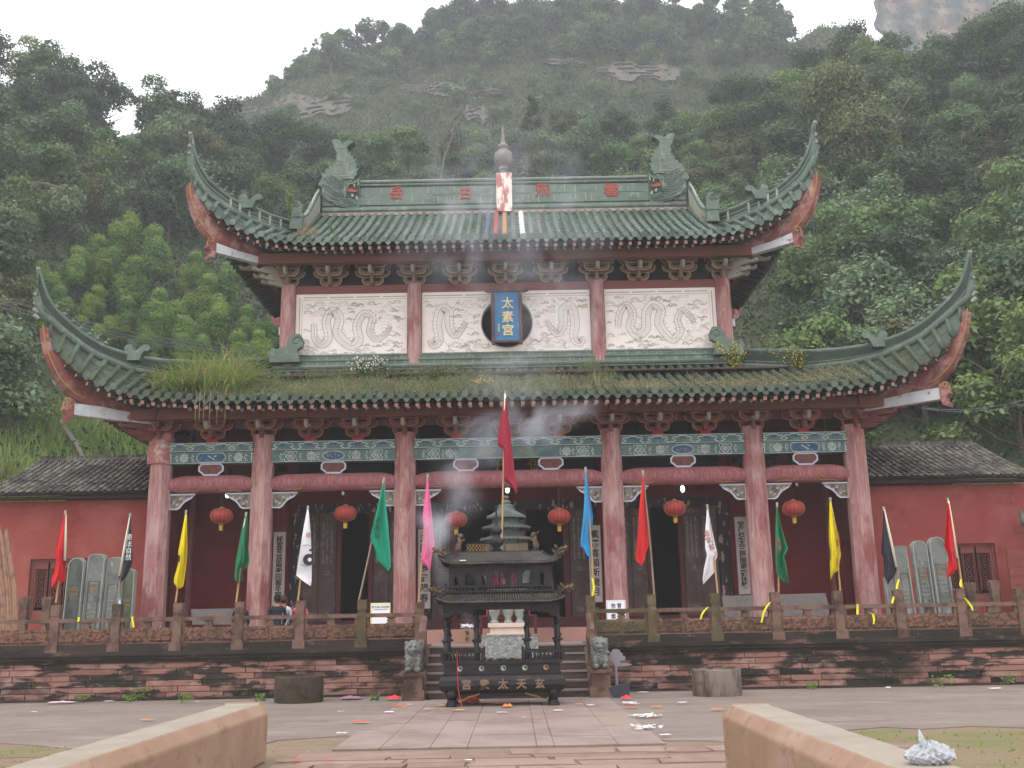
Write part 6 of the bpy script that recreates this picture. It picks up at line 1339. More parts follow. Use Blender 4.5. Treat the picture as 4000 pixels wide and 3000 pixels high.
AL = thing('stone_altar', 'pale pink moulded stone altar behind the carved ramp', 'altar', ((ax0+ax1)/2, AY, TZ)); m = MB()
zt = P(1980, 2433, AY).z; m.box(ax0, ax1, AY, AY+.7, zt-.1, zt); m.box(ax0+.05, ax1-.05, AY+.05, AY+.65, zt-.25, zt-.1); m.box(ax0-.03, ax1+.03, AY-.03, AY+.7, zt-.42, zt-.25); m.box(ax0-.06, ax1+.06, AY-.06, AY+.7, TZ, zt-.42)
m.build('altar_block', wmat('pale_altar', S(214,196,180), [(S(190,160,148),(2,2,2),.5,.66,6,.6)]), AL)
for px, lb in ((1931, 'pale stone vase at the left end of the altar'), (1985, 'pale stone vase with a carved face in the middle of the altar'), (2030, 'pale stone vase at the right end of the altar')):
    x = P(px, 2400, AY+.3).x; m = MB(); m.lathe([(.1, zt), (.11, zt+.03), (.07, zt+.06), (.075, zt+.13), (.12, zt+.2), (.13, zt+.26), (.15, zt+.3), (.13, zt+.31)], (x, AY+.3, 0), 14); V = m.build('stone_vase', M['greyedge'], None, True, 40); tag(V, lb, 'vase', 'stone vases on the altar')
m = MB(); x0, x1 = ax0-.25, ax1+.3; m.box(x0, x1, AY+1.0, AY+1.35, zt+.14, zt+.2); 
for x in (x0+.04, x1-.04):
    for y in (AY+1.03, AY+1.3): m.box(x-.035, x+.035, y-.03, y+.03, TZ, zt+.14)
for k in range(8): m.tube([(lerp(x0+.2, x1-.2, k/7), AY+1.15, zt+.2), (lerp(x0+.2, x1-.2, k/7), AY+1.15, zt+.42)], .02, 6, mi=1)
tag(m.build('offering_table', [M['doorpost'], M['f_red2']]), 'dark red offering table with red candles behind the altar', 'table')
# cardboard box at the plinth
a = P(1802, 2457, 27.6); b = P(1848, 2500, 27.6); BX = thing('cardboard_box', 'small tan box with two ink characters left of the altar', 'box', ((a.x+b.x)/2, 27.7, TZ)); m = MB(); m.box(a.x, b.x, 27.6, 27.95, TZ, a.z); m.build('box_body', wmat('cardboard', S(160,128,106)), BX)
text('墙', .12, Vector(((a.x+b.x)/2, 27.594, a.z-.1)), M['ink'], BX, 'ink_character', .002); text('板', .12, Vector(((a.x+b.x)/2, 27.594, a.z-.26)), M['ink'], BX, 'ink_character', .002)
m = MB(); r4 = random.Random(1)
rows = [[Vector((lerp(a.x-.02, b.x+.02, j/6)+r4.uniform(-.02, .02), 27.75+r4.uniform(-.1, .1), a.z+.005+i*.05+r4.random()*.04)) for j in range(7)] for i in range(3)]; m.grid(rows); m.build('plastic_wrap', M['stucco_w'], BX)
# ============================================================ THINGS ON THE FORECOURT
def tub(px, py, Y, h, mt, label):
    p = G(px, py); r = .52; m = MB(); c = (p.x, p.y+r, 0); m.lathe([(r*.96, 0), (r, .05), (r, h-.02), (r-.02, h), (r-.07, h), (r-.08, h-.25), (.01, h-.26)], c, 40); o = m.build('stone_tub', M[mt], None, True, 35); tag(o, label, 'stone tub', None)
tub(1147, 2752, 0, .56, 'tubd', 'dark round stone tub against the wall left of the stairs'); tub(2821, 2725, 0, .56, 'tub', 'pale streaked round stone tub right of the stairs')
# cloud shaped sign on a pole, with a dark bin at its foot
p = G(2392, 2722); CB = thing('cloud_shaped_sign', 'grey cloud shaped metal board on a thin pole right of the stairs', 'sign', (p.x, p.y, 0)); Yc = p.y
cl = [(2403,2610),(2398,2588),(2386,2580),(2374,2580),(2370,2568),(2376,2560),(2383,2562),(2382,2550),(2390,2545),(2394,2537),(2408,2535),(2420,2539),(2424,2548),(2433,2553),(2431,2562),(2440,2562),(2444,2572),(2438,2580),(2428,2581),(2420,2586),(2428,2592),(2440,2589),(2452,2590),(2470,2597),(2452,2601),(2434,2602),(2416,2603)]
m = MB(); m.prism([(P(x, y, Yc).x, P(x, y, Yc).z) for x, y in cl], Yc-.02, Yc+.02); m.build('cloud_board', wmat('grey_paint', S(132,126,132)), CB); q = P(2408, 2605, Yc); m = MB(); m.tube([(q.x-.0, Yc, 0), (q.x-.02, Yc, q.z)], .035, 8); m.build('pole', bpy.data.materials['grey_paint'], CB)
a = G(2382, 2726); m = MB(); x0, x1 = a.x-.02, a.x+.42; y = a.y-.2; pr = [(x0+.08, 0), (x0-.03, .22), (x1, .3), (x1-.03, 0)]; m.prism(pr, y, y+.3); tag(m.build('dark_bin', wmat('dark_plastic', S(58,60,68))), 'dark slanted plastic bin at the foot of the cloud shaped sign', 'bin')
# foreground parapets of the approach
def parapet(pts_end, sg, label):
    # far end cross-section then run towards the viewer
    ye = 13.3 if sg < 0 else 11.75; top = .68; w_ = .40; ch = .1
    xi = -3.07 if sg < 0 else 2.24
    # inner face x at the far end, body extends outwards
    pr = [(0, 0), (0, top-.12), (-.10, top), (-.10-w_, top), (-.10-w_-.1, top-.12), (-.6, 0)]
    m = MB(); n = len(pr); vs = []; ys = [ye-k*.16 for k in range(52)]; rj = random.Random(7+sg)
    for k, y in enumerate(ys):
        for a, b in pr: vs.append((xi+sg*(-a)*1.0 if False else xi-sg*a*(-1)*-1, y, b))
    vs = [(xi+(a if sg < 0 else -a)+(rj.uniform(-.002, .002) if i_ in (1, 2, 3) else 0), y+(.05*(b/top) if k == 0 else 0), b+(rj.uniform(-.003, .002) if i_ in (1, 2, 3, 4) else 0)) for k, y in enumerate(ys) for i_, (a, b) in enumerate(pr)]
    fs = [tuple(range(n)), tuple(range(len(ys)*n-1, (len(ys)-1)*n-1, -1))]
    mi = []
    for k in range(len(ys)-1):
        for i in range(n): fs.append((k*n+i, k*n+(i+1) % n, (k+1)*n+(i+1) % n, (k+1)*n+i))
    m.add(vs, fs); m.m = [0, 0]+[1 if i == 2 else 0 for k in range(len(ys)-1) for i in range(n)]
    o = m.build('stone_parapet', [M['rail'], M['railtop']]); bv = o.modifiers.new('b', 'BEVEL'); bv.width = .02; bv.segments = 2; bv.limit_method = 'ANGLE'; bv.angle_limit = radians(20); new_from(o)
    tag(o, label, 'parapet'); return o
parapet(0, -1, 'long chamfered sandstone parapet in the left foreground'); parapet(0, 1, 'long chamfered sandstone parapet in the right foreground')
# crumpled plastic bag on the right parapet
r4 = random.Random(12); p = Vector((G(2843, 3008).x+.37, 9.55, .69)); m = MB()
pc = G(3640, 2985, .68); rows = []
N = 44
for i in range(27):
    s = i/26; row = []
    for j in range(N+1):
        a = 2*pi*(j % N)/N; w1 = .5*sin(a*5+i*.5)+.4*sin(a*9-i*.9+2)+.35*sin(a*14+i*1.3); r = (.115*sin(pi*min(1, .12+s*.93))**.7+.006)*(1+.16*w1+.12*sin(a*2+1)); row.append(Vector((pc.x+r*cos(a)*1.15, pc.y+r*sin(a)*.8, .682+s*.12+.02*sin(a*3+1)*s+.012*sin(a*11+i))))
    rows.append(row)
m.grid(rows); m.tube([(pc.x-.02, pc.y, .77), (pc.x-.05, pc.y, .83), (pc.x-.06, pc.y, .89)], [.03, .022, .004], 7)
tag(m.build('plastic_bag', wmat('white_plastic_film', S(206,208,214), [(S(160,162,168),(30,30,30),.5,.6,4,.6)], rough=.3, transl=.35)), 'crumpled white plastic bag on the right foreground parapet', 'plastic bag')
# ground: one sheet, with the paved path and concrete laid on it
def gsheet(name, pts, z, mat, kind='structure', th=.0, att=None):
    m = MB(); n = len(pts); vs = [(x, y, z) for x, y in pts]+[(x, y, -.02) for x, y in pts]; m.add(vs, [tuple(range(n))]+[(i, i+n, (i+1) % n+n, (i+1) % n) for i in range(n)]); o = m.build(name, mat); o['kind'] = kind; return o
def gp(px, py): p = G(px, py); return (p.x, p.y)
CE = [(0,2905),(120,2912),(260,2925),(420,2945),(700,2940),(1040,2905),(1085,2893),(1290,2880)]   # near edge of the concrete at the left
co = [(-30, 24.9), (-30, G(0,2905).y)]+[gp(*q) for q in CE]+[(-2.44, G(1290,2880).y), (-2.44, 24.9)]
gsheet('concrete_yard_left', co[::-1], .012, M['conc'])
CR = [(2610,2895),(2760,2895),(2846,2900),(3000,2895),(3250,2860),(3450,2842),(3600,2850),(3800,2838),(4000,2845)]
co = [(1.95, 24.9), (1.95, G(2600,2890).y)]+[gp(*q) for q in CR]+[(30, G(4000,2845).y), (30, 24.9)]
gsheet('concrete_yard_right', co, .012, M['conc'])
gsheet('mossy_ground', [(3.3, 8)]+[(3.3, G(3000,2900).y)]+[(G(x,y).x, G(x,y).y-.05) for x,y in ((3250,2866),(3450,2848),(3600,2856),(3800,2844),(4000,2851))]+[(16, G(4000,2851).y), (16, 8)], .004, M['moss']); gsheet('mossy_verge', [(-14, G(0,2912).y)]+[(G(x,y).x, G(x,y).y-.05) for x,y in ((0,2912),(120,2919),(260,2932))]+[(G(300,2955).x, G(300,2955).y), (-14, G(0,2960).y)], .004, M['moss'])
# stone path: slabs with open joints
m = MB(); r4 = random.Random(31); yA, yB = 14.35, 23.1; xl, xr = -2.43, 1.94
m.add([(xl, yA, .006), (xr, yA, .006), (xr, yB, .006), (xl, yB, .006)], [(0, 1, 2, 3)], 1)
cols_ = [xl, xl+.62, -1.15, -.66, .25, .48, xr-.62, xr]
for ci in range(len(cols_)-1):
    y = yA; a, b = cols_[ci], cols_[ci+1]
    while y < yB-.05:
        ye = min(yB, y+r4.uniform(.9, 2.4)*(1.2 if ci in (0, 6) else 1)); d = r4.uniform(0, .012); m.box(a+.004, b-.004, y+.004, ye-.004, -.05, .02+d*.6, 0, r4.random()); y = ye
o = m.build('stone_path', [M['pink'], M['soil']]); o['kind'] = 'structure'
m = MB(); y = 9.0
rr2 = random.Random(77)
y = 14.05
while y > 8.2:
    h = rr2.uniform(.28, .6); x = -3.6
    while x < 4.4:
        w_ = rr2.uniform(.5, 1.5); inside = True
        dz = rr2.uniform(-.012, .012); j = lambda: rr2.uniform(-.035, .035)
        if -3.6 < x < 3.6 and rr2.random() < .93:
            q = [(x+.02+j(), y-h+.02+j()), (x+w_*.5, y-h+.02+j()), (x+w_-.02+j(), y-h+.02+j()), (x+w_-.02+j(), y-.02+j()), (x+w_*.5, y-.02+j()), (x+.02+j(), y-.02+j())]; a_ = rr2.random()
            vs = [(p, q_, -.01) for p, q_ in q]+[(p, q_, .014+dz*.6) for p, q_ in q]; m.add(vs, [(6, 7, 8, 9, 10, 11)]+[(i, (i+1) % 6, (i+1) % 6+6, i+6) for i in range(6)], 0, a_)
        x += w_
    y -= h
o = m.build('rough_stone_paving', [M['slabr']]); o['kind'] = 'structure'
# litter
LIT = [  # px, py, colour, size, words
 (1600,2762,'w',.1,'white paper scrap on the left edge of the path'),(1553,2766,'r',.22,'long red paper strip at the left edge of the path'),(1520,2792,'w',.16,'white scrap left of the path edge'),(1580,2771,'o',.12,'orange wrapper beside the path edge, left of the burner'),
 (1407,2830,'r',.25,'bright orange red strip lying on the left concrete'),(1330,2790,'w',.1,'small white scrap on the left concrete'),(1335,2877,'w',.14,'white flat scrap near the broken paving edge at left'),(575,2822,'o',.2,'orange scrap on the concrete at the left'),
 (132,2791,'w',.1,'white crumb of paper at the far left'),(770,2749,'w',.07,'small white and pink ball against the left wall'),(425,2748,'w',.18,'white strip at the foot of the left wall'),(240,2752,'p',.5,'long pale strip along the foot of the far left wall'),
 (1838,2751,'R',.34,'large crumpled red plastic heap beside the front left burner leg'),(1983,2769,'O',.16,'round orange wrapper ball under the burner'),(1790,2784,'g',.2,'olive yellow folded paper in front of the left burner leg'),(1730,2765,'g',.22,'yellowish paper heap left of the burner leg'),
 (1890,2757,'g',.16,'brown crumpled paper under the burner'),(1950,2759,'o',.2,'orange stick packet under the burner'),(1670,2780,'g',.12,'tan scrap on the path left of the burner'),(2180,2786,'w',.16,'white scrap right of the right burner leg'),(2062,2783,'r',.1,'small dark red scrap in front of the burner'),
 (1960,2794,'p',.18,'pale pink strip in front of the burner'),(2047,2814,'y',.05,'tiny yellow scrap in front of the burner'),(2100,2816,'o',.06,'tiny orange scrap in front of the burner'),(2305,2765,'w',.14,'white strip on the right side of the path'),(2262,2760,'o',.12,'orange scrap on the path right of the burner'),
 (2225,2718,'g',.3,'tan paper pile at the foot of the stairs'),(2392,2720,'g',.3,'yellow and white rubbish at the foot of the right stair pedestal'),(2447,2737,'R',.2,'red crumpled wrapper beside the dark bin'),(2513,2713,'w',.2,'pale rubbish beside the right wall'),(2455,2757,'W',.3,'white scraps along the right path edge'),
 (2463,2772,'r',.22,'red wrappers along the right path edge'),(2515,2808,'W',.5,'big heap of white foam scraps right of the path'),(2560,2806,'o',.14,'orange wrapper beside the white foam heap'),(2520,2855,'W',.42,'long white plastic strip lying right of the path'),(2600,2884,'w',.14,'white scrap by the broken paving at right'),
 (2563,2770,'o',.18,'orange leaf like scrap on the right concrete'),(2665,2754,'w',.16,'thin white scrap on the right concrete, left of the tub'),(2802,2781,'o',.2,'orange strip in front of the pale stone tub'),(3468,2696,'W',.14,'white crumpled paper by the right wall'),(3890,2698,'w',.22,'white strip on the concrete at the far right'),
 (2490,2760,'w',.06,'white crumb right of the path'),(1690,2797,'t',.1,'teal scrap in front of the burner, left side'),(1537,2738,'R',.24,'orange red plastic bag at the foot of the left stair pedestal'),(1370,2735,'P',.4,'purple grey plastic sheet against the left wall by the tub'),(1830,2986,'w',.08,'white pebble like scrap on the rough paving'),
 (1165,2983,'r',.1,'red and white wrapper near the left parapet end'),(1282,2988,'r',.09,'small red scrap on the rough paving at left'),(1640,2724,'w',.1,'white scrap at the foot of the stairs, left side')]
LM = {'w': M['stucco_w'], 'W': M['stucco_w'], 'r': wmat('red_paper', S(206,70,56)), 'R': wmat('red_plastic', S(222,52,70), rough=.4), 'o': wmat('orange_paper', S(214,126,50)), 'O': bpy.data.materials['orange_paper'], 'g': wmat('tan_paper', S(184,160,96)), 'y': M['yellow'], 'p': wmat('pale_pink_paper', S(214,180,190)), 'P': wmat('purple_film', S(150,116,132)), 't': wmat('teal_paper', S(96,150,130))}
for i, (px, py, c, sz, lb) in enumerate(LIT):
    p = G(px, py); r5 = random.Random(i); m = MB(); heap = c in 'RWOP'; rows = []; n = 7; hh = sz*(.35 if c in 'RO' else .1 if heap else .05)
    for a in range(n):
        row = []
        for b in range(n):
            u, v = a/(n-1)-.5, b/(n-1)-.5; e = 1-min(1, (u*u+v*v)*3.6); row.append(Vector((p.x+u*sz*(1+.3*r5.random()), p.y+v*sz*(.9 if heap else .45)*(1+.3*r5.random()), .05+hh*max(0, e)*(.3+r5.random())+.006*r5.random())))
        rows.append(row)
    if c == 'W':
        m = MB()
        for k in range(int(26*sz/.3)): a, b_ = r5.gauss(0, .22)*sz, r5.gauss(0, .3)*sz; m.cbox((p.x+a, p.y+b_, .05+.02*r5.random()), (r5.uniform(.02, .07), r5.uniform(.02, .06), .012), 0, r5.random()*3, 0, r5.uniform(-.4, .4))
    else: m.grid(rows, flip=True)
    o = m.build('litter', LM[c]); tag(o, lb, 'litter', 'litter scattered on the forecourt')
# weeds growing at the foot of the wall
def leafmesh(m, c, n, r, h, ls, rs, flat=.5, mi=0):
    for k in range(n):
        a = rs.random()*2*pi; d = r*sqrt(rs.random()); p = Vector((c[0]+d*cos(a), c[1]+d*sin(a)*.6, c[2]+h*rs.random()**.8)); q = Vector((rs.gauss(0, 1), rs.gauss(0, 1), rs.gauss(0, flat))).normalized(); s = q.cross(Vector((rs.gauss(0, 1), rs.gauss(0, 1), rs.gauss(0, 1)))).normalized(); L_ = ls*rs.uniform(.6, 1.3)
        m.add([p-q*L_*.5, p+s*L_*.28, p+q*L_*.5, p-s*L_*.28], [(0, 1, 2, 3)], mi, rs.random())
M['weed'] = wmat('fresh_weed_leaf', S(84,128,52), [], .7, attr=(S(130,156,70), 0., 1.), transl=.3)
for px, py, s, lb in ((320, 2742, .16, 'small weed at the foot of the far left wall'), (500, 2740, .14, 'low weed below the left wall'), (545, 2735, .26, 'largest green weed at the foot of the left wall'), (722, 2742, .18, 'green weed at the wall foot right of the largest weed'), (1015, 2735, .14, 'weed beside the dark stone tub'), (1466, 2733, .1, 'tiny weed left of the stairs'), (3690, 2682, .24, 'green weed at the foot of the right wall'), (3885, 2665, .2, 'weed at the far right wall foot'), (3965, 2660, .24, 'leafy weed at the right edge of the wall foot'), (3172, 2690, .12, 'tiny weed at the wall right of the pale tub')):
    p = G(px, py+6); m = MB(); leafmesh(m, (p.x, min(p.y, 24.6), .02), 60, s, s*1.1, .07, random.Random(px)); tag(m.build('weed', M['weed']), lb, 'weed')
m = MB(); r6 = random.Random(4)
for k in range(900):
    if r6.random() < .5: x = r6.uniform(3.5, 12); y = r6.uniform(9, G(3500, 2850).y-.3)
    else: x = r6.uniform(-12, -3.6); y = r6.uniform(9, G(100, 2915).y-.2)
    for q in range(3): a = r6.random()*6; m.add([(x, y, .0), (x+.012, y, 0), (x+.03*cos(a), y+.03*sin(a), r6.uniform(.02, .06))], [(0, 1, 2)], 0, r6.random())
tag(m.build('grass', M['weed']), kind='stuff')
m = MB()
for k in range(1500):
    x = r6.choice((r6.uniform(3.2, 12), r6.uniform(-12, -3.2))); y = r6.uniform(9, 15.6); s = r6.uniform(.005, .018); m.ball((x, y, .006), s, 5, 0, (1, 1, .6), r6.random())
tag(m.build('gravel', wmat('gravel_chips', S(150,138,120), attr=(S(130,112,96), 0, 1))), kind='stuff')
# cables
for (a, b, Ya, Yb, lb) in (((-60, 1148), (1020, 1378), 33, 40, 'highest thin cable crossing the slope at the left'), ((-60, 1168), (1020, 1390), 33, 40, 'middle cable crossing the slope at the left'), ((-60, 1180), (1000, 1398), 33, 40, 'lowest cable crossing the slope at the left'), ((3600, 1592), (4060, 1546), 40, 36, 'upper cable crossing the wood at the right'), ((3600, 1596), (4060, 1562), 40, 36, 'lower cable crossing the wood at the right')):
    A, B = P(*a, Ya), P(*b, Yb); m = MB(); m.tube([A.lerp(B, k/12)-Vector((0, 0, .25*4*(k/12)*(1-k/12))) for k in range(13)], .012, 5); tag(m.build('power_line', M['wire'], None), lb, 'cable')
# water bottle on the post
p = P(470, 2340, TY+.12); m = MB(); p.z = 2.06; p = Vector((P(469, 2340, TY+.12).x, TY+.12, 2.06)); m.lathe([(.034, 0), (.035, .02), (.035, .15), (.014, .2), (.014, .23), (.0001, .235)], p, 12); tag(m.build('water_bottle', wmat('clear_blue_bottle', S(150,190,220), rough=.2), None, True, 40), 'small clear blue water bottle on the post under the left dark flag', 'bottle')
# ============================================================ GROUND AND HILLS
def azel(px, py):
    d = ray(px, py); return atan2(d.x, d.y), d.z/hypot(d.x, d.y)
SKA = sorted([azel(*p) for p in ((-300,150),(0,215),(150,190),(330,230),(430,345),(500,500),(560,440),(640,400),(760,420),(850,450),(1000,500),(1200,540),(1350,560),(1500,570),(1700,570),(1900,500),(2050,470),(2200,450),(2350,460),(2500,440),(2700,400),(2900,380),(3050,330),(3200,260),(3350,190),(3500,215),(3700,210),(3800,130),(4000,50),(4300,-20))])
SKB = sorted([azel(*p) for p in ((-300,560),(300,560),(540,520),(900,405),(1015,378),(1080,335),(1180,240),(1300,200),(1500,170),(1600,170),(1720,80),(1850,20),(2200,0),(2600,20),(2800,60),(2950,70),(3050,130),(3080,180),(3200,110),(3350,110),(3450,200),(3600,250),(4300,250))])
def noise2(x, y, s=0):
    return (sin(x*1.3+y*.7+s)+sin(x*.6-y*1.1+2.1*s)+.5*sin(x*2.9+y*2.3+s*3)+.5*sin(-x*2.1+y*3.1+s))/3
RA0, RA1, RB0, RB1 = 43.0, 96.0, 118.0, 172.0
def ground_z(az, r):
    TA = tab(SKA, az)-.035; TB = tab(SKB, az)
    if r <= RA0: return 0 if r < 40.5 else lerp(.0, 4.0, (r-40.5)/2.5)
    if r <= RA1:
        s = (r-RA0)/(RA1-RA0); e = lerp(.06, TA, s**.72); n = noise2(r*.12, az*14, 1)*.7*min(1, s*3)*min(1, (1-s)*4); return EYE+r*e+n
    zA = EYE+RA1*TA
    if r <= RB0: return zA-2.5*sin(pi*.5*(r-RA1)/(RB0-RA1))
    if r <= RB1:
        s = (r-RB0)/(RB1-RB0); zb = EYE+RB1*TB; n = noise2(r*.1, az*18, 2)*1.1*min(1, s*4)*min(1, (1-s)*4)
        return lerp(zA-2.5, zb, s**1.1)+n
    return (EYE+RB1*TB)-(r-RB1)*.4
m = MB(); azs = [radians(-50+k*.5) for k in range(201)]; rs_ = [41.5, 43]+[44+k*1.6 for k in range(33)]+[96, 100, 106, 112, 118]+[120+k*2 for k in range(27)]+[176, 190, 220]
rows = [[(r*sin(a), r*cos(a), ground_z(a, r)) for a in azs] for r in rs_]
m.grid(rows, flip=False)
M['hill'] = wmat('wooded_hillside', S(60,66,44), [(S(82,80,56),(.5,.5,.5),.48,.62,7,.7),(S(40,46,32),(.25,.25,.25),.5,.62,7,.7)], .95, .6, 3)
m.build('hillside', M['hill'], None, True)['kind'] = 'structure'
# bare rock and dry grass bands on the middle hill, a thin relief laid over the slope
def patch(name, pts, mat, n, jag=.3, lift=.4):
    pass
m = MB(); m.add([(-600, -40, -.006), (600, -40, -.006), (600, 700, -.006), (-600, 700, -.006)], [(0, 1, 2, 3)]); m.build('ground', M['soil'])['kind'] = 'structure'
# far red cliff at the top right
m = MB(); rows = []; RC = 290; top = [(3330,-150),(3370,-30),(3400,20),(3430,90),(3450,110),(3600,60),(3800,40),(4000,20),(4400,-60)]
rcl = random.Random(3)
for i in range(40):
    row = []; t = i/39
    for j in range(60):
        px = lerp(3385+(45 if t > .3 else 45*t/.3)+26*sin(t*19)+14*sin(t*47), 4500, (j/59)**1.15); a, _ = azel(px, 0); tt = 150*sin(j*.3)*.02
        pyt = -420; pyb = 420; _, e = azel(px, lerp(pyt, pyb, t)); st = int(t*11+j*.05)
        r = RC+22*(1-t)-9*abs(sin(j*.5+t*4))+4*((t*11+j*.05) % 1)+rcl.uniform(-.8, .8); row.append((r*sin(a), r*cos(a), EYE+r*e))
    rows.append(row)
m.grid(rows); m.build('red_cliff', wmat('red_cliff_rock', S(108,78,68), [(S(66,74,54),(.05,.05,.09),.46,.52,8,.95),(S(136,110,98),(.15,.15,.03),.5,.66,7,.7),(S(110,92,84),(.1,.1,.6),.54,.68,7,.6)], .95, .8, .6, bdist=1), None, False)['kind'] = 'structure'
# ---- foliage meshes
def leaf_cloud(cent, rad, n, ls, seed, up=.35, hollow=.55, squash=1.0, jit=.6):
    """numpy leaf quads spread through overlapping clumps"""
    r = np.random.RandomState(seed); V = []; A = []
    cent = np.array(cent); rad = np.array(rad); w_ = rad**2; w_ = w_/w_.sum(); idx = r.choice(len(cent), n, p=w_)
    d = r.normal(size=(n, 3)); d /= np.linalg.norm(d, axis=1)[:, None]; d[:, 2] = np.where(d[:, 2] < -.35, -d[:, 2]*.5, d[:, 2])
    rr_ = (hollow+(1-hollow)*r.rand(n)**.6)*(1+.12*r.normal(size=n)); p = cent[idx]+d*(rad[idx]*rr_)[:, None]*np.array([1, 1, squash])
    nn = d+jit*r.normal(size=(n, 3)); nn[:, 2] += up; nn /= np.linalg.norm(nn, axis=1)[:, None]
    t = np.cross(nn, r.normal(size=(n, 3))); t /= np.linalg.norm(t, axis=1)[:, None]; b = np.cross(nn, t); s = ls*r.uniform(.55, 1.35, n)[:, None]
    v = np.stack([p-t*s, p+b*s*.55, p+t*s, p-b*s*.55], 1).reshape(-1, 3); clump = r.rand(len(cent)); a = np.clip(clump[idx]*.55+.25*r.rand(n)+.3*(d[:, 2]*.5+.3), 0, 1)  # clump tones and paler upper leaves paint crown shading into the colour
    return v, a
def np_mesh(name, v, a, mat):
    n = len(v)//4; me = bpy.data.meshes.new(name); me.vertices.add(len(v)); me.vertices.foreach_set('co', v.astype(np.float32).ravel()); me.loops.add(len(v)); me.loops.foreach_set('vertex_index', np.arange(len(v), dtype=np.int32)); me.polygons.add(n); me.polygons.foreach_set('loop_start', np.arange(0, len(v), 4, dtype=np.int32)); me.update(calc_edges=True)
    at = me.attributes.new('v', 'FLOAT', 'FACE'); at.data.foreach_set('value', a.astype(np.float32)); me.materials.append(mat); return me
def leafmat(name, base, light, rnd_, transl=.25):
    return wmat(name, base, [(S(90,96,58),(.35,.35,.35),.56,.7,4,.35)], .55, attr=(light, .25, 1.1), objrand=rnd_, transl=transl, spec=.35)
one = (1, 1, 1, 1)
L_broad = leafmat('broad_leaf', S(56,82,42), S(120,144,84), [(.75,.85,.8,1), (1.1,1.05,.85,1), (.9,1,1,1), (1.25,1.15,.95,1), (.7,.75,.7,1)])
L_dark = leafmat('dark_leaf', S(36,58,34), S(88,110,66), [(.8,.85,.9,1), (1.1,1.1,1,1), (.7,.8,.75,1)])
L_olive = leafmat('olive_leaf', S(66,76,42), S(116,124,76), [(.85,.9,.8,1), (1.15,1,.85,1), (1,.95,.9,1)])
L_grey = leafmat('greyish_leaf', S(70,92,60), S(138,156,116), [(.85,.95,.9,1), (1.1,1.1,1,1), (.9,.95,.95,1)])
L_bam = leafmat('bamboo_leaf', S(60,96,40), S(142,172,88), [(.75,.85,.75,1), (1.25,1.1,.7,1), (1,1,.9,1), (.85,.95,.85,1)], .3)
bark = wmat('bark', S(70,60,52), [(S(104,96,86),(3,3,1),.5,.65,5,.7)])
def trunk_mesh(h, r, seed, forks=5, spread=.45):
    m = MB(); rs = random.Random(seed); top = Vector((rs.uniform(-.2, .2)*h*.3, rs.uniform(-.2, .2)*h*.3, h*.62)); pa = smooth_path([(0, 0, -.8), (0, 0, 0), (rs.uniform(-.1, .1), rs.uniform(-.1, .1), h*.3), top], 3)
    m.tube(pa, [lerp(r*1.15, r*.5, k/(len(pa)-1)) for k in range(len(pa))], 7)
    for k in range(forks):
        a = 2*pi*k/forks+rs.random(); b = pa[int(len(pa)*(.45+.45*k/forks))]; e = b+Vector((cos(a)*h*spread*.7, sin(a)*h*spread*.7, h*rs.uniform(.12, .34))); m.tube(smooth_path([b, b.lerp(e, .5)+Vector((0, 0, -.03*h)), e], 2), [r*.45, r*.35, r*.28, r*.2, r*.12], 5)
    me = bpy.data.meshes.new('trunk'); me.from_pydata(m.v, [], m.f); me.materials.append(bark); me.polygons.foreach_set('use_smooth', [True]*len(me.polygons)); return me
def crown_mesh(h, w_, seed, mat, n=3600, ls=.12, kind='round'):
    n = int(n*1.05); ls = ls*1.02
    r = np.random.RandomState(seed); C_ = []; R_ = []
    if kind == 'round':
        for k in range(17): a = r.rand()*2*pi; q = r.rand()**.55; z = r.uniform(.3, .92); f = (1-abs(z-.55)*1.25); C_.append((w_*.42*q*f*cos(a), w_*.42*q*f*sin(a), h*z)); R_.append(w_*r.uniform(.15, .27))
    elif kind == 'tall':
        for k in range(20): z = r.uniform(.15, 1.0); f = 1.05-z*.85; a = r.rand()*2*pi; C_.append((w_*.36*f*cos(a), w_*.36*f*sin(a), h*z)); R_.append(w_*r.uniform(.1, .2)*(.5+f*.7))
    elif kind == 'flat':
        for k in range(15): a = r.rand()*2*pi; q = r.rand()**.5; C_.append((w_*.48*q*cos(a), w_*.48*q*sin(a), h*r.uniform(.58, .88))); R_.append(w_*r.uniform(.12, .2))
    elif kind == 'bush':
        for k in range(11): a = r.rand()*2*pi; q = r.rand()**.5; C_.append((w_*.36*q*cos(a), w_*.36*q*sin(a), h*r.uniform(.15, .7))); R_.append(w_*r.uniform(.16, .28))
    elif kind == 'bamboo':
        for k in range(3):
            al = k*2.1+r.rand(); q = .3 if k else .0; x, y = w_*q*cos(al), w_*q*sin(al); hh = h*(1 if k == 0 else r.uniform(.66, .86))
            for j in range(6): t = j/5; C_.append((x*(1+.3*t)+.1*r.normal(), y*(1+.3*t)+.1*r.normal(), hh*(.42+.5*t))); R_.append(w_*(.15+.13*sin(pi*min(1, .2+.62*t))))
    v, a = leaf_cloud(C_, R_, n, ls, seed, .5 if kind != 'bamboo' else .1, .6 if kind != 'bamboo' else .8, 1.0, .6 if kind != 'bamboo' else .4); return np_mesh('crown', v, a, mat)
PROTO = {}
def proto(key, h, w_, mat, kind, seeds, n, ls, tr, forks=5):
    PROTO[key] = [(crown_mesh(h, w_, s, mat, n, ls, kind), trunk_mesh(h, tr, s, forks)) for s in seeds]
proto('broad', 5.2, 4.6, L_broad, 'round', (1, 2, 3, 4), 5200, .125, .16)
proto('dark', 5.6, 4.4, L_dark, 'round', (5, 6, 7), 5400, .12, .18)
proto('olive', 5.0, 4.2, L_olive, 'round', (8, 9), 4600, .12, .14)
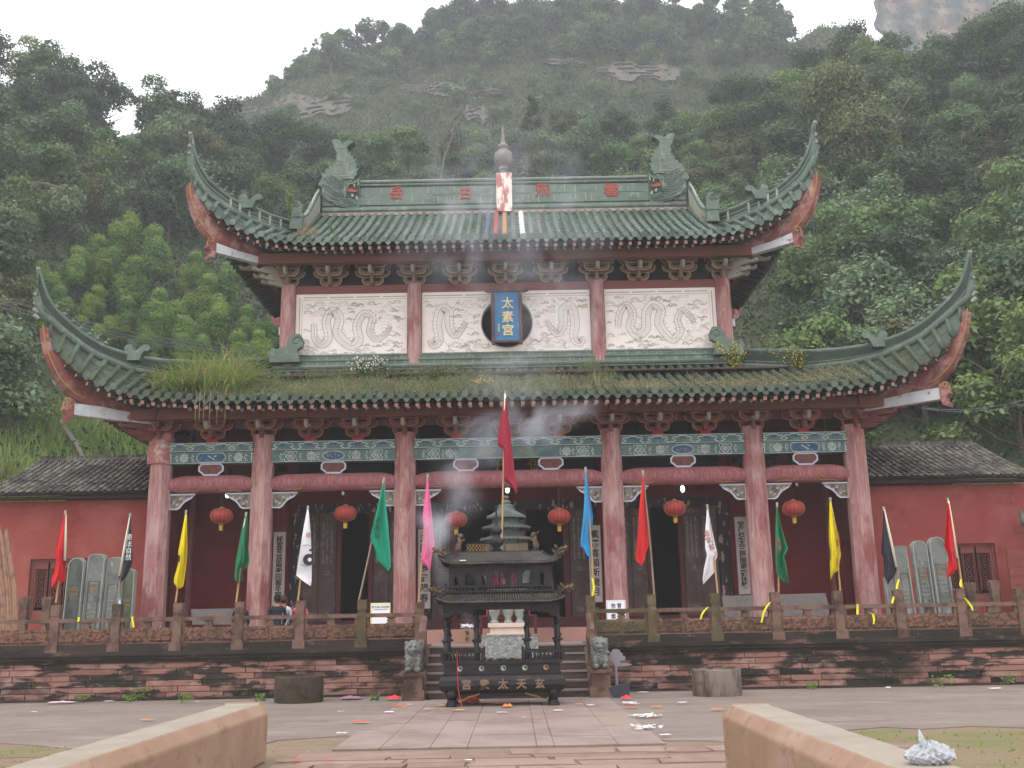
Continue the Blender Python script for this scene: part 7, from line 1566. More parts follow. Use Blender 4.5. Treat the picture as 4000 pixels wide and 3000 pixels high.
proto('grey', 4.6, 4.4, L_grey, 'round', (10, 11), 4800, .125, .13)
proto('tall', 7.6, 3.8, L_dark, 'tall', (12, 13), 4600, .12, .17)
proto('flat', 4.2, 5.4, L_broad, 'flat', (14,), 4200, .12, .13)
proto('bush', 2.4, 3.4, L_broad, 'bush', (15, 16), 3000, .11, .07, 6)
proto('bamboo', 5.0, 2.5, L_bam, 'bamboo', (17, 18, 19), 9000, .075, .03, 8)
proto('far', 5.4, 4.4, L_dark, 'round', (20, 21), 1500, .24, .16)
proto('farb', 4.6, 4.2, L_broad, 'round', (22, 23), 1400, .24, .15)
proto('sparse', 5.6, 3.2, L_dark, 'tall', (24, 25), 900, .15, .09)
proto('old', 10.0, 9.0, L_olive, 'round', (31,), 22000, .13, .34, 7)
NTREE = 0
def tree(key, x, y, z, sc, rz, name, label, cat, group, k=None, sz=1.0):
    global NTREE
    cm, tm = PROTO[key][(k if k is not None else random.randrange(99)) % len(PROTO[key])]
    e = bpy.data.objects.new(name, None); COL.objects.link(e); e.location = (x, y, z); e.rotation_euler = (0, 0, rz); e.scale = (sc, sc, sc*sz); tag(e, label, cat, group)
    for nm, me in (('crown', cm), ('trunk', tm)):
        o = bpy.data.objects.new(nm, me); COL.objects.link(o); o.parent = e
    NTREE += 1; return e
words = {'broad': 'mid green broadleaf tree', 'dark': 'dark green broadleaf tree', 'olive': 'brownish olive tree', 'grey': 'grey green leafy tree', 'tall': 'tall dark conical tree', 'flat': 'flat topped spreading tree', 'bush': 'low green bush', 'far': 'dark tree', 'farb': 'mid green tree', 'sparse': 'thin sparse dark tree'}
tr = random.Random(17); placed = []
def zone(px, far=False):
    return 'on the left slope' if px < 1100 else 'on the slope behind the left half of the roof' if px < 1980 else 'on the slope behind the right half of the roof' if px < 3050 else 'on the right slope'
ORD = 'first second third fourth fifth sixth seventh eighth ninth tenth eleventh twelfth thirteenth fourteenth fifteenth sixteenth seventeenth eighteenth nineteenth twentieth'.split(); ORD += ['twenty '+q for q in ORD[:9]]+['thirtieth']+['thirty '+q for q in ORD[:9]]
cand = 0; recs = []
while len(placed) < 212 and cand < 12000:
    cand += 1; r = sqrt(tr.uniform(47**2, 97**2)); az = radians(tr.uniform(-31, 31)); x, y = r*sin(az), r*cos(az); z = ground_z(az, r)
    px, py, _ = proj((x, y, z+3)); pt = proj((x, y, z+5.5))[1]
    if px < -150 or px > 4150: continue
    if 760 < px < 3150 and pt > 800: continue
    if (200 < px < 3800) and pt > 1420: continue
    if px < 1150 and 820 < py < 1500 and px > 60: continue     # bamboo grove
    if px < 900 and py > 1480: continue
    if 430 < px < 560 and r > 82: continue
    dmin = 2.9 if (px > 3000 or px < 1000) else 3.0
    if any((x-a)**2+(y-b)**2 < (dmin*(.75+.25*r/97))**2 for a, b in placed): continue
    placed.append((x, y)); right = px > 2900
    key = tr.choices(['broad', 'dark', 'olive', 'grey', 'tall', 'flat', 'bush'], [30, 26 if not right else 36, 5 if right else 16 if px > 1100 else 8, 14, 3, 5, 8 if not right else 3])[0]
    recs.append([key, x, y, z-.3, tr.uniform(.78, 1.12)*(1.12 if right or px < 1000 else 1)*(1 if key != 'tall' else .85), px, py])
# trees crowning the middle hill
pl2 = []; cand = 0
BT = [(1150, 250, 300), (1300, 180, 270), (1500, 120, 275), (1700, 60, 270), (2000, -20, 250), (2600, -20, 240), (2900, 30, 280), (3050, 110, 300), (3080, 160, 300)]
while len(pl2) < 84 and cand < 5000:
    cand += 1; px = tr.uniform(1150, 3080); lo_, hi_ = tab([(q[0], q[1]) for q in BT], px), tab([(q[0], q[2]) for q in BT], px); py = lerp(lo_, hi_, tr.random()); az, e = azel(px, py)
    r = min([119+q*.7 for q in range(78)], key=lambda q: abs((ground_z(az, q)+1.5-EYE)/q-e)); x, y = r*sin(az), r*cos(az)
    if any((px-a)**2+((py-b)*1.7)**2 < 62**2 for a, b in pl2): continue
    pl2.append((px, py)); recs.append([tr.choice(('far', 'far', 'farb')), x, y, ground_z(az, r)-.4, tr.uniform(.85, 1.3), px, py])
br_ = random.Random(44)
for px, py in [(br_.uniform(1000, 2950), br_.uniform(270, 470)) for _k in range(20)]+list(((2080, 330), (2130, 365), (2190, 340), (2250, 375), (2120, 410), (2220, 420), (1480, 330), (1850, 340), (2330, 350), (2760, 330), (2850, 350), (1620, 420), (1400, 400), (1960, 430), (2480, 350), (2600, 370), (1100, 470), (980, 490))):
    az, e = azel(px, py); r = min([100+q*.7 for q in range(100)], key=lambda q: abs((ground_z(az, q)+1.5-EYE)/q-e)); recs.append(['farb', r*sin(az), r*cos(az), ground_z(az, r)-.4, tr.uniform(.5, .9), px, py])
def zname(px, py, key):
    if key in ('far', 'farb'): return ('on the left end of the middle hill' if px < 1500 else 'on the middle hill left of the finial' if px < 1960 else 'on the middle hill right of the finial' if px < 2500 else 'on the right end of the middle hill')
    hi = 'high on' if py < 480 else 'halfway up' if py < 900 else 'low on'
    return '%s %s' % (hi, 'far left slope' if px < 420 else 'left slope' if px < 1100 else 'slope behind left roof' if px < 1960 else 'slope behind right roof' if px < 2900 else 'right slope' if px < 3500 else 'far right slope')
grp = {}
for q in recs: grp.setdefault((q[0], zname(q[5], q[6], q[0])), []).append(q)
for (key, zn), L_ in grp.items():
    L_.sort(key=lambda q: q[5])
    for i, (k_, x, y, z, sc, px, py) in enumerate(L_):
        lab = ORD[i]+' '+words[key]+' from the left, '+zn if len(L_) > 1 else words[key]+' '+zn
        tree(key, x, y, z, sc, tr.random()*6.28, 'bush' if key == 'bush' else 'broadleaf_tree' if key != 'tall' else 'conifer_tree', lab, 'bush' if key == 'bush' else 'tree', '%ss %s' % (words[key], zn))
SP_ = [1150, 1195, 1235, 1290, 1330, 2985, 3010, 3040]
for px, sc in ((1150, .55), (1195, .6), (1235, .75), (1290, .8), (1330, .7), (2985, 1.1), (3010, 1.5), (3040, 1.2)):
    az, _ = azel(px, 100); r = 170; tree('sparse', r*sin(az), r*cos(az), ground_z(az, r)-.3, sc*1.2, tr.random()*6, 'sparse_tree', ORD[SP_.index(px)]+' small thin tree from the left on the skyline of the middle hill', 'tree', 'thin sparse trees on the skyline')
# named individuals
def at_tree(px, py_base, r): az, _ = azel(px, py_base); return r*sin(az), r*cos(az), ground_z(az, r)
for px, r, sc, lb in ((600, 93, .9, 'sparse tall tree rising against the sky at the left gap'), (690, 92, 1.25, 'tallest sparse tree against the sky left of the middle hill'), (745, 94, 1.0, 'sparse tree just right of the tallest one at the gap'), (650, 90, .9, 'leafy sparse tree below the sky gap')):
    x, y, z = at_tree(px, 400, r); tree('sparse', x, y, z-.2, sc, px, 'sparse_tree', lb, 'tree', None, k=px, sz=.95)
x, y, z = at_tree(3420, 900, 74); e = tree('old', x, y, z-.4, 1.0, 1.0, 'old_broadleaf_tree', 'largest olive brown tree on the right slope with dark limbs showing', 'tree', None, k=0, sz=1.2)
x, y, z = at_tree(2440, 500, 80)
# bamboo grove at the left
nb = 0
BAMB = [(500, 890, 1.25), (370, 960, 1.1), (600, 930, 1.2), (430, 1010, 1.1), (530, 1040, 1.15), (300, 1000, .95), (170, 1040, 1.0), (230, 1120, .9), (760, 1020, 1.0), (880, 1060, 1.1), (800, 1110, 1.05), (620, 1150, 1.1), (700, 1190, 1.15), (500, 1180, 1.0), (380, 1140, .9), (860, 1170, 1.15), (960, 1210, 1.0), (930, 1290, 1.05), (560, 1290, .8), (610, 1240, 1.0), (1010, 1300, .9), (740, 1270, 1.0), (320, 1240, .85), (120, 1150, .9), (420, 1240, .85), (60, 1280, .9), (1060, 1240, .8)]
for k, (px, py, s) in enumerate(BAMB):
    az, el = azel(px, py+60); r = 60.0                       # find where the sight line to the plume foot meets the slope
    best = min([46+q*.5 for q in range(90)], key=lambda q: abs((ground_z(az, q)+3.2*s-EYE)/q-azel(px, py)[1])); r = best
    tree('bamboo', r*sin(az), r*cos(az), ground_z(az, r)-.2, s*r/62*.74, k*1.3, 'bamboo_clump', '%s bamboo clump %s' % ('yellow green' if k % 4 == 1 else 'bright green', 'of the grove, '+ORD[sum(1 for q_ in BAMB if (q_[1] < 1100, 1100 <= q_[1] < 1210, q_[1] >= 1210) == (py < 1100, 1100 <= py < 1210, py >= 1210) and q_[0] < px)]+' from the left '+('in the top row' if py < 1100 else 'in the middle row' if py < 1210 else 'in the bottom row') if True else ('%s %s' % ('in the top row' if py < 1100 else 'in the middle row' if py < 1210 else 'in the bottom row', 'near the left edge' if px < 260 else 'left of its middle' if px < 480 else 'at its middle' if px < 660 else 'right of its middle' if px < 860 else 'beside the upper roof corner'))), 'bamboo', '%s bamboo clumps left of the hall' % ('yellow green' if k % 4 == 1 else 'bright green'), k=k); nb += 1
# dead trunk on the slope behind the ridge
x, y, z = at_tree(1745, 690, 74); m = MB(); b = P(1722, 700, 70); t = [P(1735, 620, 70), P(1770, 520, 70), P(1778, 400, 70)]; m.tube([b-Vector((0, 0, 3)), b]+t, [.12, .1, .09, .06, .02], 7)
for q in (((1765, 530), (1728, 470), (1722, 420)), ((1745, 590), (1720, 520), (1718, 500)), ((1775, 470), (1800, 430), (1822, 418)), ((1770, 600), (1790, 597), (1805, 600))): m.tube([P(*a, 70) for a in q], [.08, .05, .02], 5)
tag(m.build('dead_tree', wmat('dead_bark', S(96,90,82)), None, True), 'bare grey dead tree standing on the slope behind the ridge', 'tree')
m = MB(); m.tube(smooth_path([P(120, 735, 60), P(135, 718, 60), P(170, 716, 60), P(255, 740, 60)], 3), .07, 5); tag(m.build('dead_branch', bpy.data.materials['dead_bark']), 'pale curved dead branch in the wood at the left', 'branch')
m = MB(); m.tube(smooth_path([P(3940, 720, 58), P(3932, 750, 58), P(3930, 780, 58), P(3955, 805, 58)], 3), [.08]*10, 5); tag(m.build('dead_branch', bpy.data.materials['dead_bark']), 'pale bare trunk in the wood at the far right', 'branch')
m = MB(); [m.tube([P(236+q*9, 1655+q*6, 46), P(296+q*5, 1740, 44.5), P(322+q*3, 1792, 44)], .035, 5) for q in range(4)]; tag(m.build('dead_branch', bpy.data.materials['dead_bark']), 'pale dry stalks leaning on the bank above the left wing', 'branch')
# ---- undergrowth: one mass of leaves over the near slope, scrub and grass over the middle hill
def scatter(name, n, r0, r1, a0, a1, ls, hgt, mat, seed, test=None, blade=False):
    r = np.random.RandomState(seed); rad_ = np.sqrt(r.uniform(r0**2, r1**2, n)); az = np.radians(r.uniform(a0, a1, n)); z = np.array([ground_z(a, q) for a, q in zip(az, rad_)])
    x, y = rad_*np.sin(az), rad_*np.cos(az); bump = .5+.5*np.sin(x*1.7+np.sin(y*1.3)*2)*np.cos(y*1.5+np.sin(x*.9)*2); p = np.stack([x, y, z+r.rand(n)*hgt*(.25+.75*bump)], 1)
    nn = r.normal(size=(n, 3)); nn[:, 2] += .6; nn /= np.linalg.norm(nn, axis=1)[:, None]; t = np.cross(nn, r.normal(size=(n, 3))); t /= np.linalg.norm(t, axis=1)[:, None]; b = np.cross(nn, t); s = (ls*r.uniform(.5, 1.4, n)*(.55+.45*rad_/r1))[:, None]
    if blade: t = np.array([[0, 0, 1.]])+.35*r.normal(size=(n, 3)); b = np.cross(t, r.normal(size=(n, 3))); b /= np.linalg.norm(b, axis=1)[:, None]; v = np.stack([p-b*s*.12, p+b*s*.12, p+b*s*.05+t*s*1.6, p-b*s*.05+t*s*1.6], 1).reshape(-1, 3)
    else: v = np.stack([p-t*s, p+b*s*.55, p+t*s, p-b*s*.55], 1).reshape(-1, 3)
    a = np.clip(.5+.35*np.sin(x*.8+np.sin(y))+.3*r.normal(size=n), 0, 1); o = bpy.data.objects.new(name, np_mesh(name, v, a, mat)); COL.objects.link(o); o['kind'] = 'stuff'; return o
U1 = wmat('undergrowth_leaf', S(38,60,32), [(S(62,84,44),(.22,.22,.22),.5,.62,5,.7),(S(36,50,34),(.12,.12,.12),.5,.6,5,.6)], .6, attr=(S(82,106,62), .2, 1.2), transl=.2)
U2 = wmat('hill_scrub', S(72,86,50), [(S(44,62,36),(.09,.09,.09),.5,.58,6,.85),(S(110,104,74),(.2,.2,.2),.55,.68,5,.6)], .7, attr=(S(102,102,74), .2, 1.2), transl=.1)
U3 = wmat('bank_grass', S(104,130,62), [(S(140,134,86),(.3,.3,.3),.5,.62,5,.6)], .6, attr=(S(142,160,88), .2, 1.2), transl=.3)
scatter('undergrowth', 150000, 43, 98, -32, 32, .16, 1.3, U1, 3)
scatter('hill_scrub', 130000, 100, 173, -20, 22, .26, 1.4, U2, 4)
scatter('hill_grass', 40000, 118, 165, -20, 22, .5, .1, U2, 6, blade=True)
scatter('bank_grass', 60000, 43, 53, -32, -12, .28, .3, U3, 5, blade=True)
# rock outcrops on the middle hill
M['rock'] = wmat('layered_grey_rock', S(98,92,86), [(S(92,88,82),(.4,.4,2.5),.45,.62,7,.8),(S(140,132,124),(.5,.5,3),.58,.68,6,.6),(S(88,92,66),(.3,.3,.3),.55,.65,6,.7)], .95, .8, 3, bdist=.3)
def outcrop(px0, px1, pya, pyb, py2a, py2b, label, seed):
    rr = random.Random(seed); m = MB(); rows = []; NX, NY = 46, 11
    for i in range(NY):
        row = []; t = i/(NY-1)
        for j in range(NX):
            u = j/(NX-1); px = lerp(px0, px1, u); w_ = sin(pi*u)**.45; mid = (lerp(pya, pyb, u)+lerp(py2a, py2b, u))/2; hh = (lerp(py2a, py2b, u)-lerp(pya, pyb, u))/2*w_*(1+.3*sin(j*.31+seed)+.1*sin(j*.9)); py = mid+hh*(2*t-1)
            a, e = azel(px, py); q = min([116+k*1.0 for k in range(60)], key=lambda q: abs((ground_z(a, q)-EYE)/q-e)); edge = min(u, 1-u, t, 1-t) < .01
            r = q-(0 if edge else .8+.8*((i*.45+.02*j) % 1)+rr.random()*.12); row.append((r*sin(a), r*cos(a), EYE+r*e))
        rows.append(row)
    m.grid(rows); o = m.build('rock_outcrop', M['rock']); tag(o, label, 'rock'); return o
outcrop(900, 1380, 420, 330, 480, 470, 'grey layered rock slab at the left end of the middle hill', 1)
outcrop(1560, 1980, 310, 345, 378, 372, 'pale layered rock band on the middle hill left of centre', 2)
outcrop(2080, 2300, 215, 225, 250, 262, 'small pale rock ledge high on the middle hill', 3)
outcrop(2330, 2720, 232, 262, 318, 318, 'widest pale rock band on the middle hill right of centre', 4)
outcrop(1800, 1930, 405, 420, 470, 490, 'dark rock face in the scrub above the finial', 5)
# ============================================================ PLANTS ON THE ROOFS
def roof_z(x, y):           # height of the lower front roof
    a = abs(x-XC); t = 12.55-a; o = YC-y; to = 5.5+2.55-t
    o0, z0 = (to, tab(HB_LO, t)) if to > 2.8 else (2.8, 9.5)
    o1, z1 = 5.5+tab(TE_LO, t), tab(TZ_LO, t); s = (o-o0)/max(.1, o1-o0); return lerp(z0, z1, max(0, min(1, s)))-.04*4*s*(1-s)+.02
GR = wmat('roof_grass_blade', S(120,152,74), [(S(150,160,98),(1.2,1.2,1.2),.5,.62,4,.75)], .6, attr=(S(160,156,98), .2, 1.1), transl=.35)
DRY = wmat('dry_roof_grass', S(166,148,112), [(S(108,112,66),(1.2,1.2,1.2),.48,.6,4,.8)], .7, attr=(S(168,148,112), .2, 1.1), transl=.3)
def blade(m, p, L_, w_, rs, droop=.6, spread=.7, mi=0):
    a = rs.random()*2*pi; s = rs.uniform(.1, spread); d = Vector((cos(a)*s, sin(a)*s, 1)).normalized(); side = Vector((-sin(a), cos(a), 0))*w_*.5; pts = []; n = 5
    for k in range(n): t = k/(n-1); pts.append(p+d*L_*t+Vector((cos(a), sin(a), -1.1))*(droop*L_*t*t*.6))
    vs = []
    for k, q in enumerate(pts): f = 1-.9*(k/(n-1)); vs += [q-side*f, q+side*f]
    m.add(vs, [(2*k, 2*k+1, 2*k+3, 2*k+2) for k in range(n-1)], mi, rs.random())
rs = random.Random(5); m = MB()
for k in range(1500):
    cx = rs.uniform(600, 950); y = rs.uniform(28.4, 31.6); p = P(cx, 1450, y); x = p.x
    if abs(x-XC-(-8.1)) > 2.0+.2*rs.random(): continue
    g = exp(-((x-XC+8.2)/1.3)**2); blade(m, Vector((x, y, roof_z(x, y))), rs.uniform(.3, .6)+g*rs.uniform(.4, 1.7), rs.uniform(.045, .075), rs, rs.uniform(.2, 1.6), 1.0, 0 if rs.random() < .8 else 1)
for k in range(7): x = XC-8.2+rs.uniform(-1, .6); p = Vector((x, 28.0, 7.8)); m.tube(smooth_path([p, p+Vector((.03, -.25, .1)), p+Vector((.05, -.35, -.4)), p+Vector((.06, -.36, -rs.uniform(.6, 1.0)))], 3), .008, 4, mi=1)
tag(m.build('roof_grass_clump', [GR, DRY]), 'tall clump of wild grass growing on the left of the lower roof', 'grass clump')
m = MB()
for k in range(46000):
    x = XC+rs.uniform(-8.5, 10.2); y = rs.uniform(27.9, 32.0); u = (x-XC)
    dens = 1.0 if u < -1 else .85 if u < 2.2 else .55
    band_ = 1 if (y < 30.2 or u < -.5) else .4
    if rs.random() > dens*band_*(.35+.65*(.5+.5*sin(x*2.1+sin(y*2)))) : continue
    if u > 3.2 and y > 29.6 and rs.random() > .15: continue
    z = roof_z(x, y)+.03; L_ = rs.uniform(.05, .2)*(1.4 if u < 2 else .9)*(1+1.6*max(0, sin(x*3.1+1)*sin(y*2.3+x))**3)
    if rs.random() < .5: blade(m, Vector((x, y, z)), L_*1.5, .012, rs, .4, 1.0, 0 if rs.random() < (.72 if u < 1.5 else .3) else 1)
    else: leafmesh(m, (x, y, z), 2, .05, L_, .05, rs, .6, 0 if rs.random() < (.8 if u < 1.5 else .4) else 1)
for k in range(16):
    cx_ = rs.uniform(-6.3, 3.5); cy2 = rs.uniform(28.4, 31.2)
    for q in range(rs.randint(25, 70)): x = XC+cx_+rs.gauss(0, .16); y = cy2+rs.gauss(0, .12); blade(m, Vector((x, y, roof_z(x, y))), rs.uniform(.25, .75), .022, rs, rs.uniform(.3, 1.2), .8, 0 if rs.random() < .7 else 1)
o = m.build('roof_weeds', [wmat('roof_weed_leaf', S(112,130,88), [(S(146,144,112),(1,1,1),.5,.64,4,.7)], .6, attr=(S(128,138,92), .2, 1.1), transl=.3), DRY]); tag(o, kind='stuff')
FLW = wmat('small_white_flower', S(226,226,216)); YEL = wmat('yellow_leaf', S(206,176,40), transl=.3)
def plant(name, label, cat, p, h, r, nl, ls, mats, seed, stems=6, fl_=0, flm=2, mixf=.2):
    rs = random.Random(seed); m = MB()
    for k in range(stems):
        a = rs.random()*6.28; q = p+Vector((r*cos(a)*rs.random(), r*sin(a)*rs.random()*.5, h*rs.uniform(.6, 1))); m.tube([p, p.lerp(q, .5)+Vector((rs.uniform(-.04, .04), 0, .04)), q], [.012, .009, .004], 4, mi=0)
        for j in range(nl//stems): t = rs.uniform(.15, 1); c = p.lerp(q, t); leafmesh(m, (c.x, c.y, c.z), 1, r*.35*t, .06, ls, rs, .8, 0 if rs.random() > mixf else 1)
        for j in range(fl_): t = rs.uniform(.6, 1.05); c = p.lerp(q, t); m.ball(c+Vector((rs.uniform(-.1, .1), rs.uniform(-.1, .1), rs.uniform(0, .08))), .022, 5, flm)
    return tag(m.build(name, mats), label, cat)
def on(px, py, y): q = P(px, py, y); return Vector((q.x, y, roof_z(q.x, y)))
plant('flowering_weed', 'weeds with tiny white flowers on the lower roof below the left upper column', 'weed', on(1420, 1450, 30.6), .75, .5, 420, .07, [L_broad, DRY, FLW], 1, 14, 5)
plant('flowering_weed', 'yellow flowered weed on the lower roof left of the centre', 'weed', on(1880, 1500, 29.0), .3, .35, 120, .06, [L_broad, YEL, YEL], 2, 8, 5)
plant('leafy_weed', 'reed like weeds on the lower roof between the left panels', 'weed', on(1700, 1460, 30.0), .6, .6, 380, .07, [L_olive, DRY, FLW], 3, 16)
plant('leafy_weed', 'tall leafy weeds on the lower roof under the white left panel', 'weed', on(1490, 1440, 30.8), .8, .45, 300, .07, [L_broad, DRY, FLW], 9, 12, 2)
m = MB()
for k in range(190): blade(m, on(2300+rs.uniform(-18, 18), 1450, 31.2), rs.uniform(.4, .85), .02, rs, rs.uniform(.3, .9), .6, 0 if rs.random() < .7 else 1)
tag(m.build('grass_tuft', [GR, DRY]), 'grass tuft on the lower roof right of the centre', 'grass tuft')
m = MB()
for k in range(60): blade(m, on(3050+rs.uniform(-60, 60), 1490, 30.0+rs.uniform(-.5, .5)), rs.uniform(.15, .35), .015, rs, .5, .8, 1)
for k in range(260): q = on(3230+rs.gauss(0, 55), 1450, 29.7+rs.uniform(-.5, .5)); blade(m, q, rs.uniform(.12, .4), .012, rs, .5, .9, 1)
tag(m.build('dry_grass_tuft', [GR, DRY]), 'dry reddish grass on the right end of the lower roof', 'grass tuft')
plant('yellowing_shrub', 'shrub with yellow leaves at the foot of the right upper column', 'shrub', on(2865, 1420, 31.0), 1.05, .75, 420, .09, [L_broad, YEL, YEL], 4, 12, 0, 2, .4)
plant('yellowing_shrub', 'spreading yellow leaved shrub on the right hip of the lower roof', 'shrub', on(3120, 1440, 30.6), .8, 1.2, 330, .08, [L_broad, YEL, YEL], 5, 14, 0, 2, .45)
q = P(1135, 935, 31.6); plant('tall_roof_weed', 'tall pale weed beside the left beast of the upper roof', 'weed', Vector((q.x, 31.4, 14.2)), 1.45, .22, 420, .07, [L_grey, GR, FLW], 6, 9, 0, 2, .5)
q = P(1300, 930, 32.0); plant('small_roof_fern', 'small bright green weed on the left of the upper roof', 'weed', Vector((q.x, 31.6, 13.85)), .55, .2, 70, .07, [M['weed'], GR, FLW], 7, 4)
q = P(1210, 930, 31.5); m = MB()
for k in range(150): blade(m, Vector((q.x+rs.uniform(-.35, .3), 31.4+rs.uniform(-.3, .3), 13.75+rs.random()*.1)), rs.uniform(.2, .5), .014, rs, .5, .7, 1)
tag(m.build('dry_grass_tuft', [GR, DRY]), 'dry grass tuft on the left end of the upper roof', 'grass tuft')
q = P(2395, 690, 36.4); plant('sapling', 'pale green sapling showing above the main ridge at the right', 'sapling', Vector((q.x, 36.3, 15.6)), 2.2, .6, 560, .1, [L_grey, M['weed'], FLW], 8, 12, 0, 2, .3)
m = MB()
for k in range(300): blade(m, Vector((XC-12.0+rs.uniform(-.3, 2.5), 28.3+rs.uniform(-.3, 1.0), 8.75+rs.random()*.15)), rs.uniform(.1, .3), .012, rs, .5, .8, 1)
# people sitting on the terrace
def person(x, y, z, shirt, pants, hairc, label, lean=0, face=pi/2, sc=1.0, bald=False):
    """seated figure seen from behind; one skinned body, hair and clothes as children"""
    Pn = thing('person', label, 'person', (x, y, z))
    me = bpy.data.meshes.new('body'); J = [(0,0,.48),(0,.02,.64),(0,.03,.82),(0,.02,.98),(0,.03,1.06),(0,.04,1.17),(0,.05,1.27), (-.10,0,.47),(-.14,.38,.5),(-.15,.4,.1),(-.15,.52,.04), (.10,0,.47),(.14,.38,.5),(.15,.4,.1),(.15,.52,.04), (-.17,.02,.95),(-.22,.08,.72),(-.15,.28,.6),(-.12,.34,.6), (.17,.02,.95),(.22,.08,.72),(.15,.28,.6),(.12,.34,.6)]
    E_ = [(0,1),(1,2),(2,3),(3,4),(4,5),(5,6),(0,7),(7,8),(8,9),(9,10),(0,11),(11,12),(12,13),(13,14),(3,15),(15,16),(16,17),(17,18),(3,19),(19,20),(20,21),(21,22)]
    Rr = [.15,.135,.15,.12,.055,.088,.07,.1,.07,.045,.035,.1,.07,.045,.035,.065,.045,.035,.028,.065,.045,.035,.028]
    me.from_pydata([Vector(p)*sc for p in J], E_, []); o = bpy.data.objects.new('body', me); COL.objects.link(o); sk = o.modifiers.new('s', 'SKIN'); 
    for i, v in enumerate(me.skin_vertices[0].data): v.radius = (Rr[i]*sc*1.0, Rr[i]*sc*(.75 if i in (1, 2, 3) else 1)); v.use_root = (i == 0)
    sb = o.modifiers.new('u', 'SUBSURF'); sb.levels = 1; sb.render_levels = 1; new_from(o); o.data.materials.clear(); 
    for mt in (M['skin'], shirt, pants): o.data.materials.append(mt)
    for pl in o.data.polygons:
        c = pl.center; pl.use_smooth = True; pl.material_index = 0 if c.z > 1.03*sc else (2 if (c.z < .56*sc and c.y > -.2 and (c.y > .14*sc or c.z < .5*sc)) else 1)
        if c.y > .24*sc and .56*sc < c.z < .68*sc and abs(c.x) < .2: pl.material_index = 0
    o.parent = Pn; o.location = (0, 0, 0)
    m = MB(); m.ball((x, y+.02*sc, z+1.21*sc), .105*sc, 14, sq=(.92, 1.05, 1.12)); 
    for s in (-1, 1): m.ball((x+s*.095*sc, y+.05*sc, z+1.17*sc), .022*sc, 6, 1, sq=(.6, 1, 1.4))
    m.build('hair', [hairc, M['skin']], Pn, True); return Pn
dk = wmat('dark_shirt', S(38,40,48)); chk = wmat('checked_shirt', S(52,54,62), [(S(214,216,226),(14,1,4.5),.5,.53,1,.95)]); pkc = wmat('pink_shirt', S(196,92,98)); sh_ = wmat('shaved_hair', S(70,54,48)); den = wmat('dark_trousers', S(40,44,58))
def seat(x, y): m = MB(); m.box(x-.2, x+.2, y-.14, y+.16, TZ+.28, TZ+.33); [m.box(x+a-.02, x+a+.02, y+b-.02, y+b+.02, TZ, TZ+.28) for a in (-.17, .17) for b in (-.11, .13)]; return m
for px, Y, sh, hr, lb, sb_, sc in ((1083, 27.55, dk, M['hair'], 'person in a dark top sitting on a low stool, black hair, seen from behind', 'low stool under the person in the dark top', 1.0), (1107, 27.9, chk, sh_, 'person in a checked shirt with shaved head, sitting close behind the dark top', 'low stool under the person in the checked shirt', .99), (1171, 28.0, pkc, M['hair'], 'person in pink sitting behind the fifth post, only the black hair showing', 'low stool under the person in pink', .96), (940, 27.6, dk, M['hair'], 'person in dark clothes hidden behind the post under the green flag', 'low stool under the person behind the green flag post', .93)):
    x = P(px, 2350, Y).x; person(x, Y, TZ-.12*0+(.0 if sc > .95 else -.0), sh, den, hr, lb, sc=sc); tag(seat(x, Y).build('low_stool', M['doorpost']), sb_, 'stool')
x = P(1113, 2430, 26.9).x; m = MB(); m.prism([(x-.09, TZ), (x+.1, TZ), (x+.08, TZ+.26), (x+.12, TZ+.4), (x+.03, TZ+.36), (x-.05, TZ+.44), (x-.07, TZ+.28)], 26.85, 27.0); tag(m.build('red_bag', LM['R']), 'small red and white plastic bag beside the seated people', 'bag')
# ============================================================ AIR
def volbox(name, x0, x1, y0, y1, z0, z1, dens, col, aniso=.0):
    m = MB(); m.box(x0, x1, y0, y1, z0, z1); o = m.build(name, []) ; mt = bpy.data.materials.new(name); mt.use_nodes = True; n = mt.node_tree.nodes; l = mt.node_tree.links; n.clear()
    ou = n.new('ShaderNodeOutputMaterial'); v = n.new('ShaderNodeVolumePrincipled'); v.inputs['Density'].default_value = dens; v.inputs['Color'].default_value = col; v.inputs['Anisotropy'].default_value = aniso; l.new(v.outputs[0], ou.inputs['Volume']); o.data.materials.append(mt); o['kind'] = 'stuff'; return o, mt, v
HZ = volbox('haze', -700, 700, -41, 701, -1, 190, .0011, (.90, .95, 1, 1), .2)

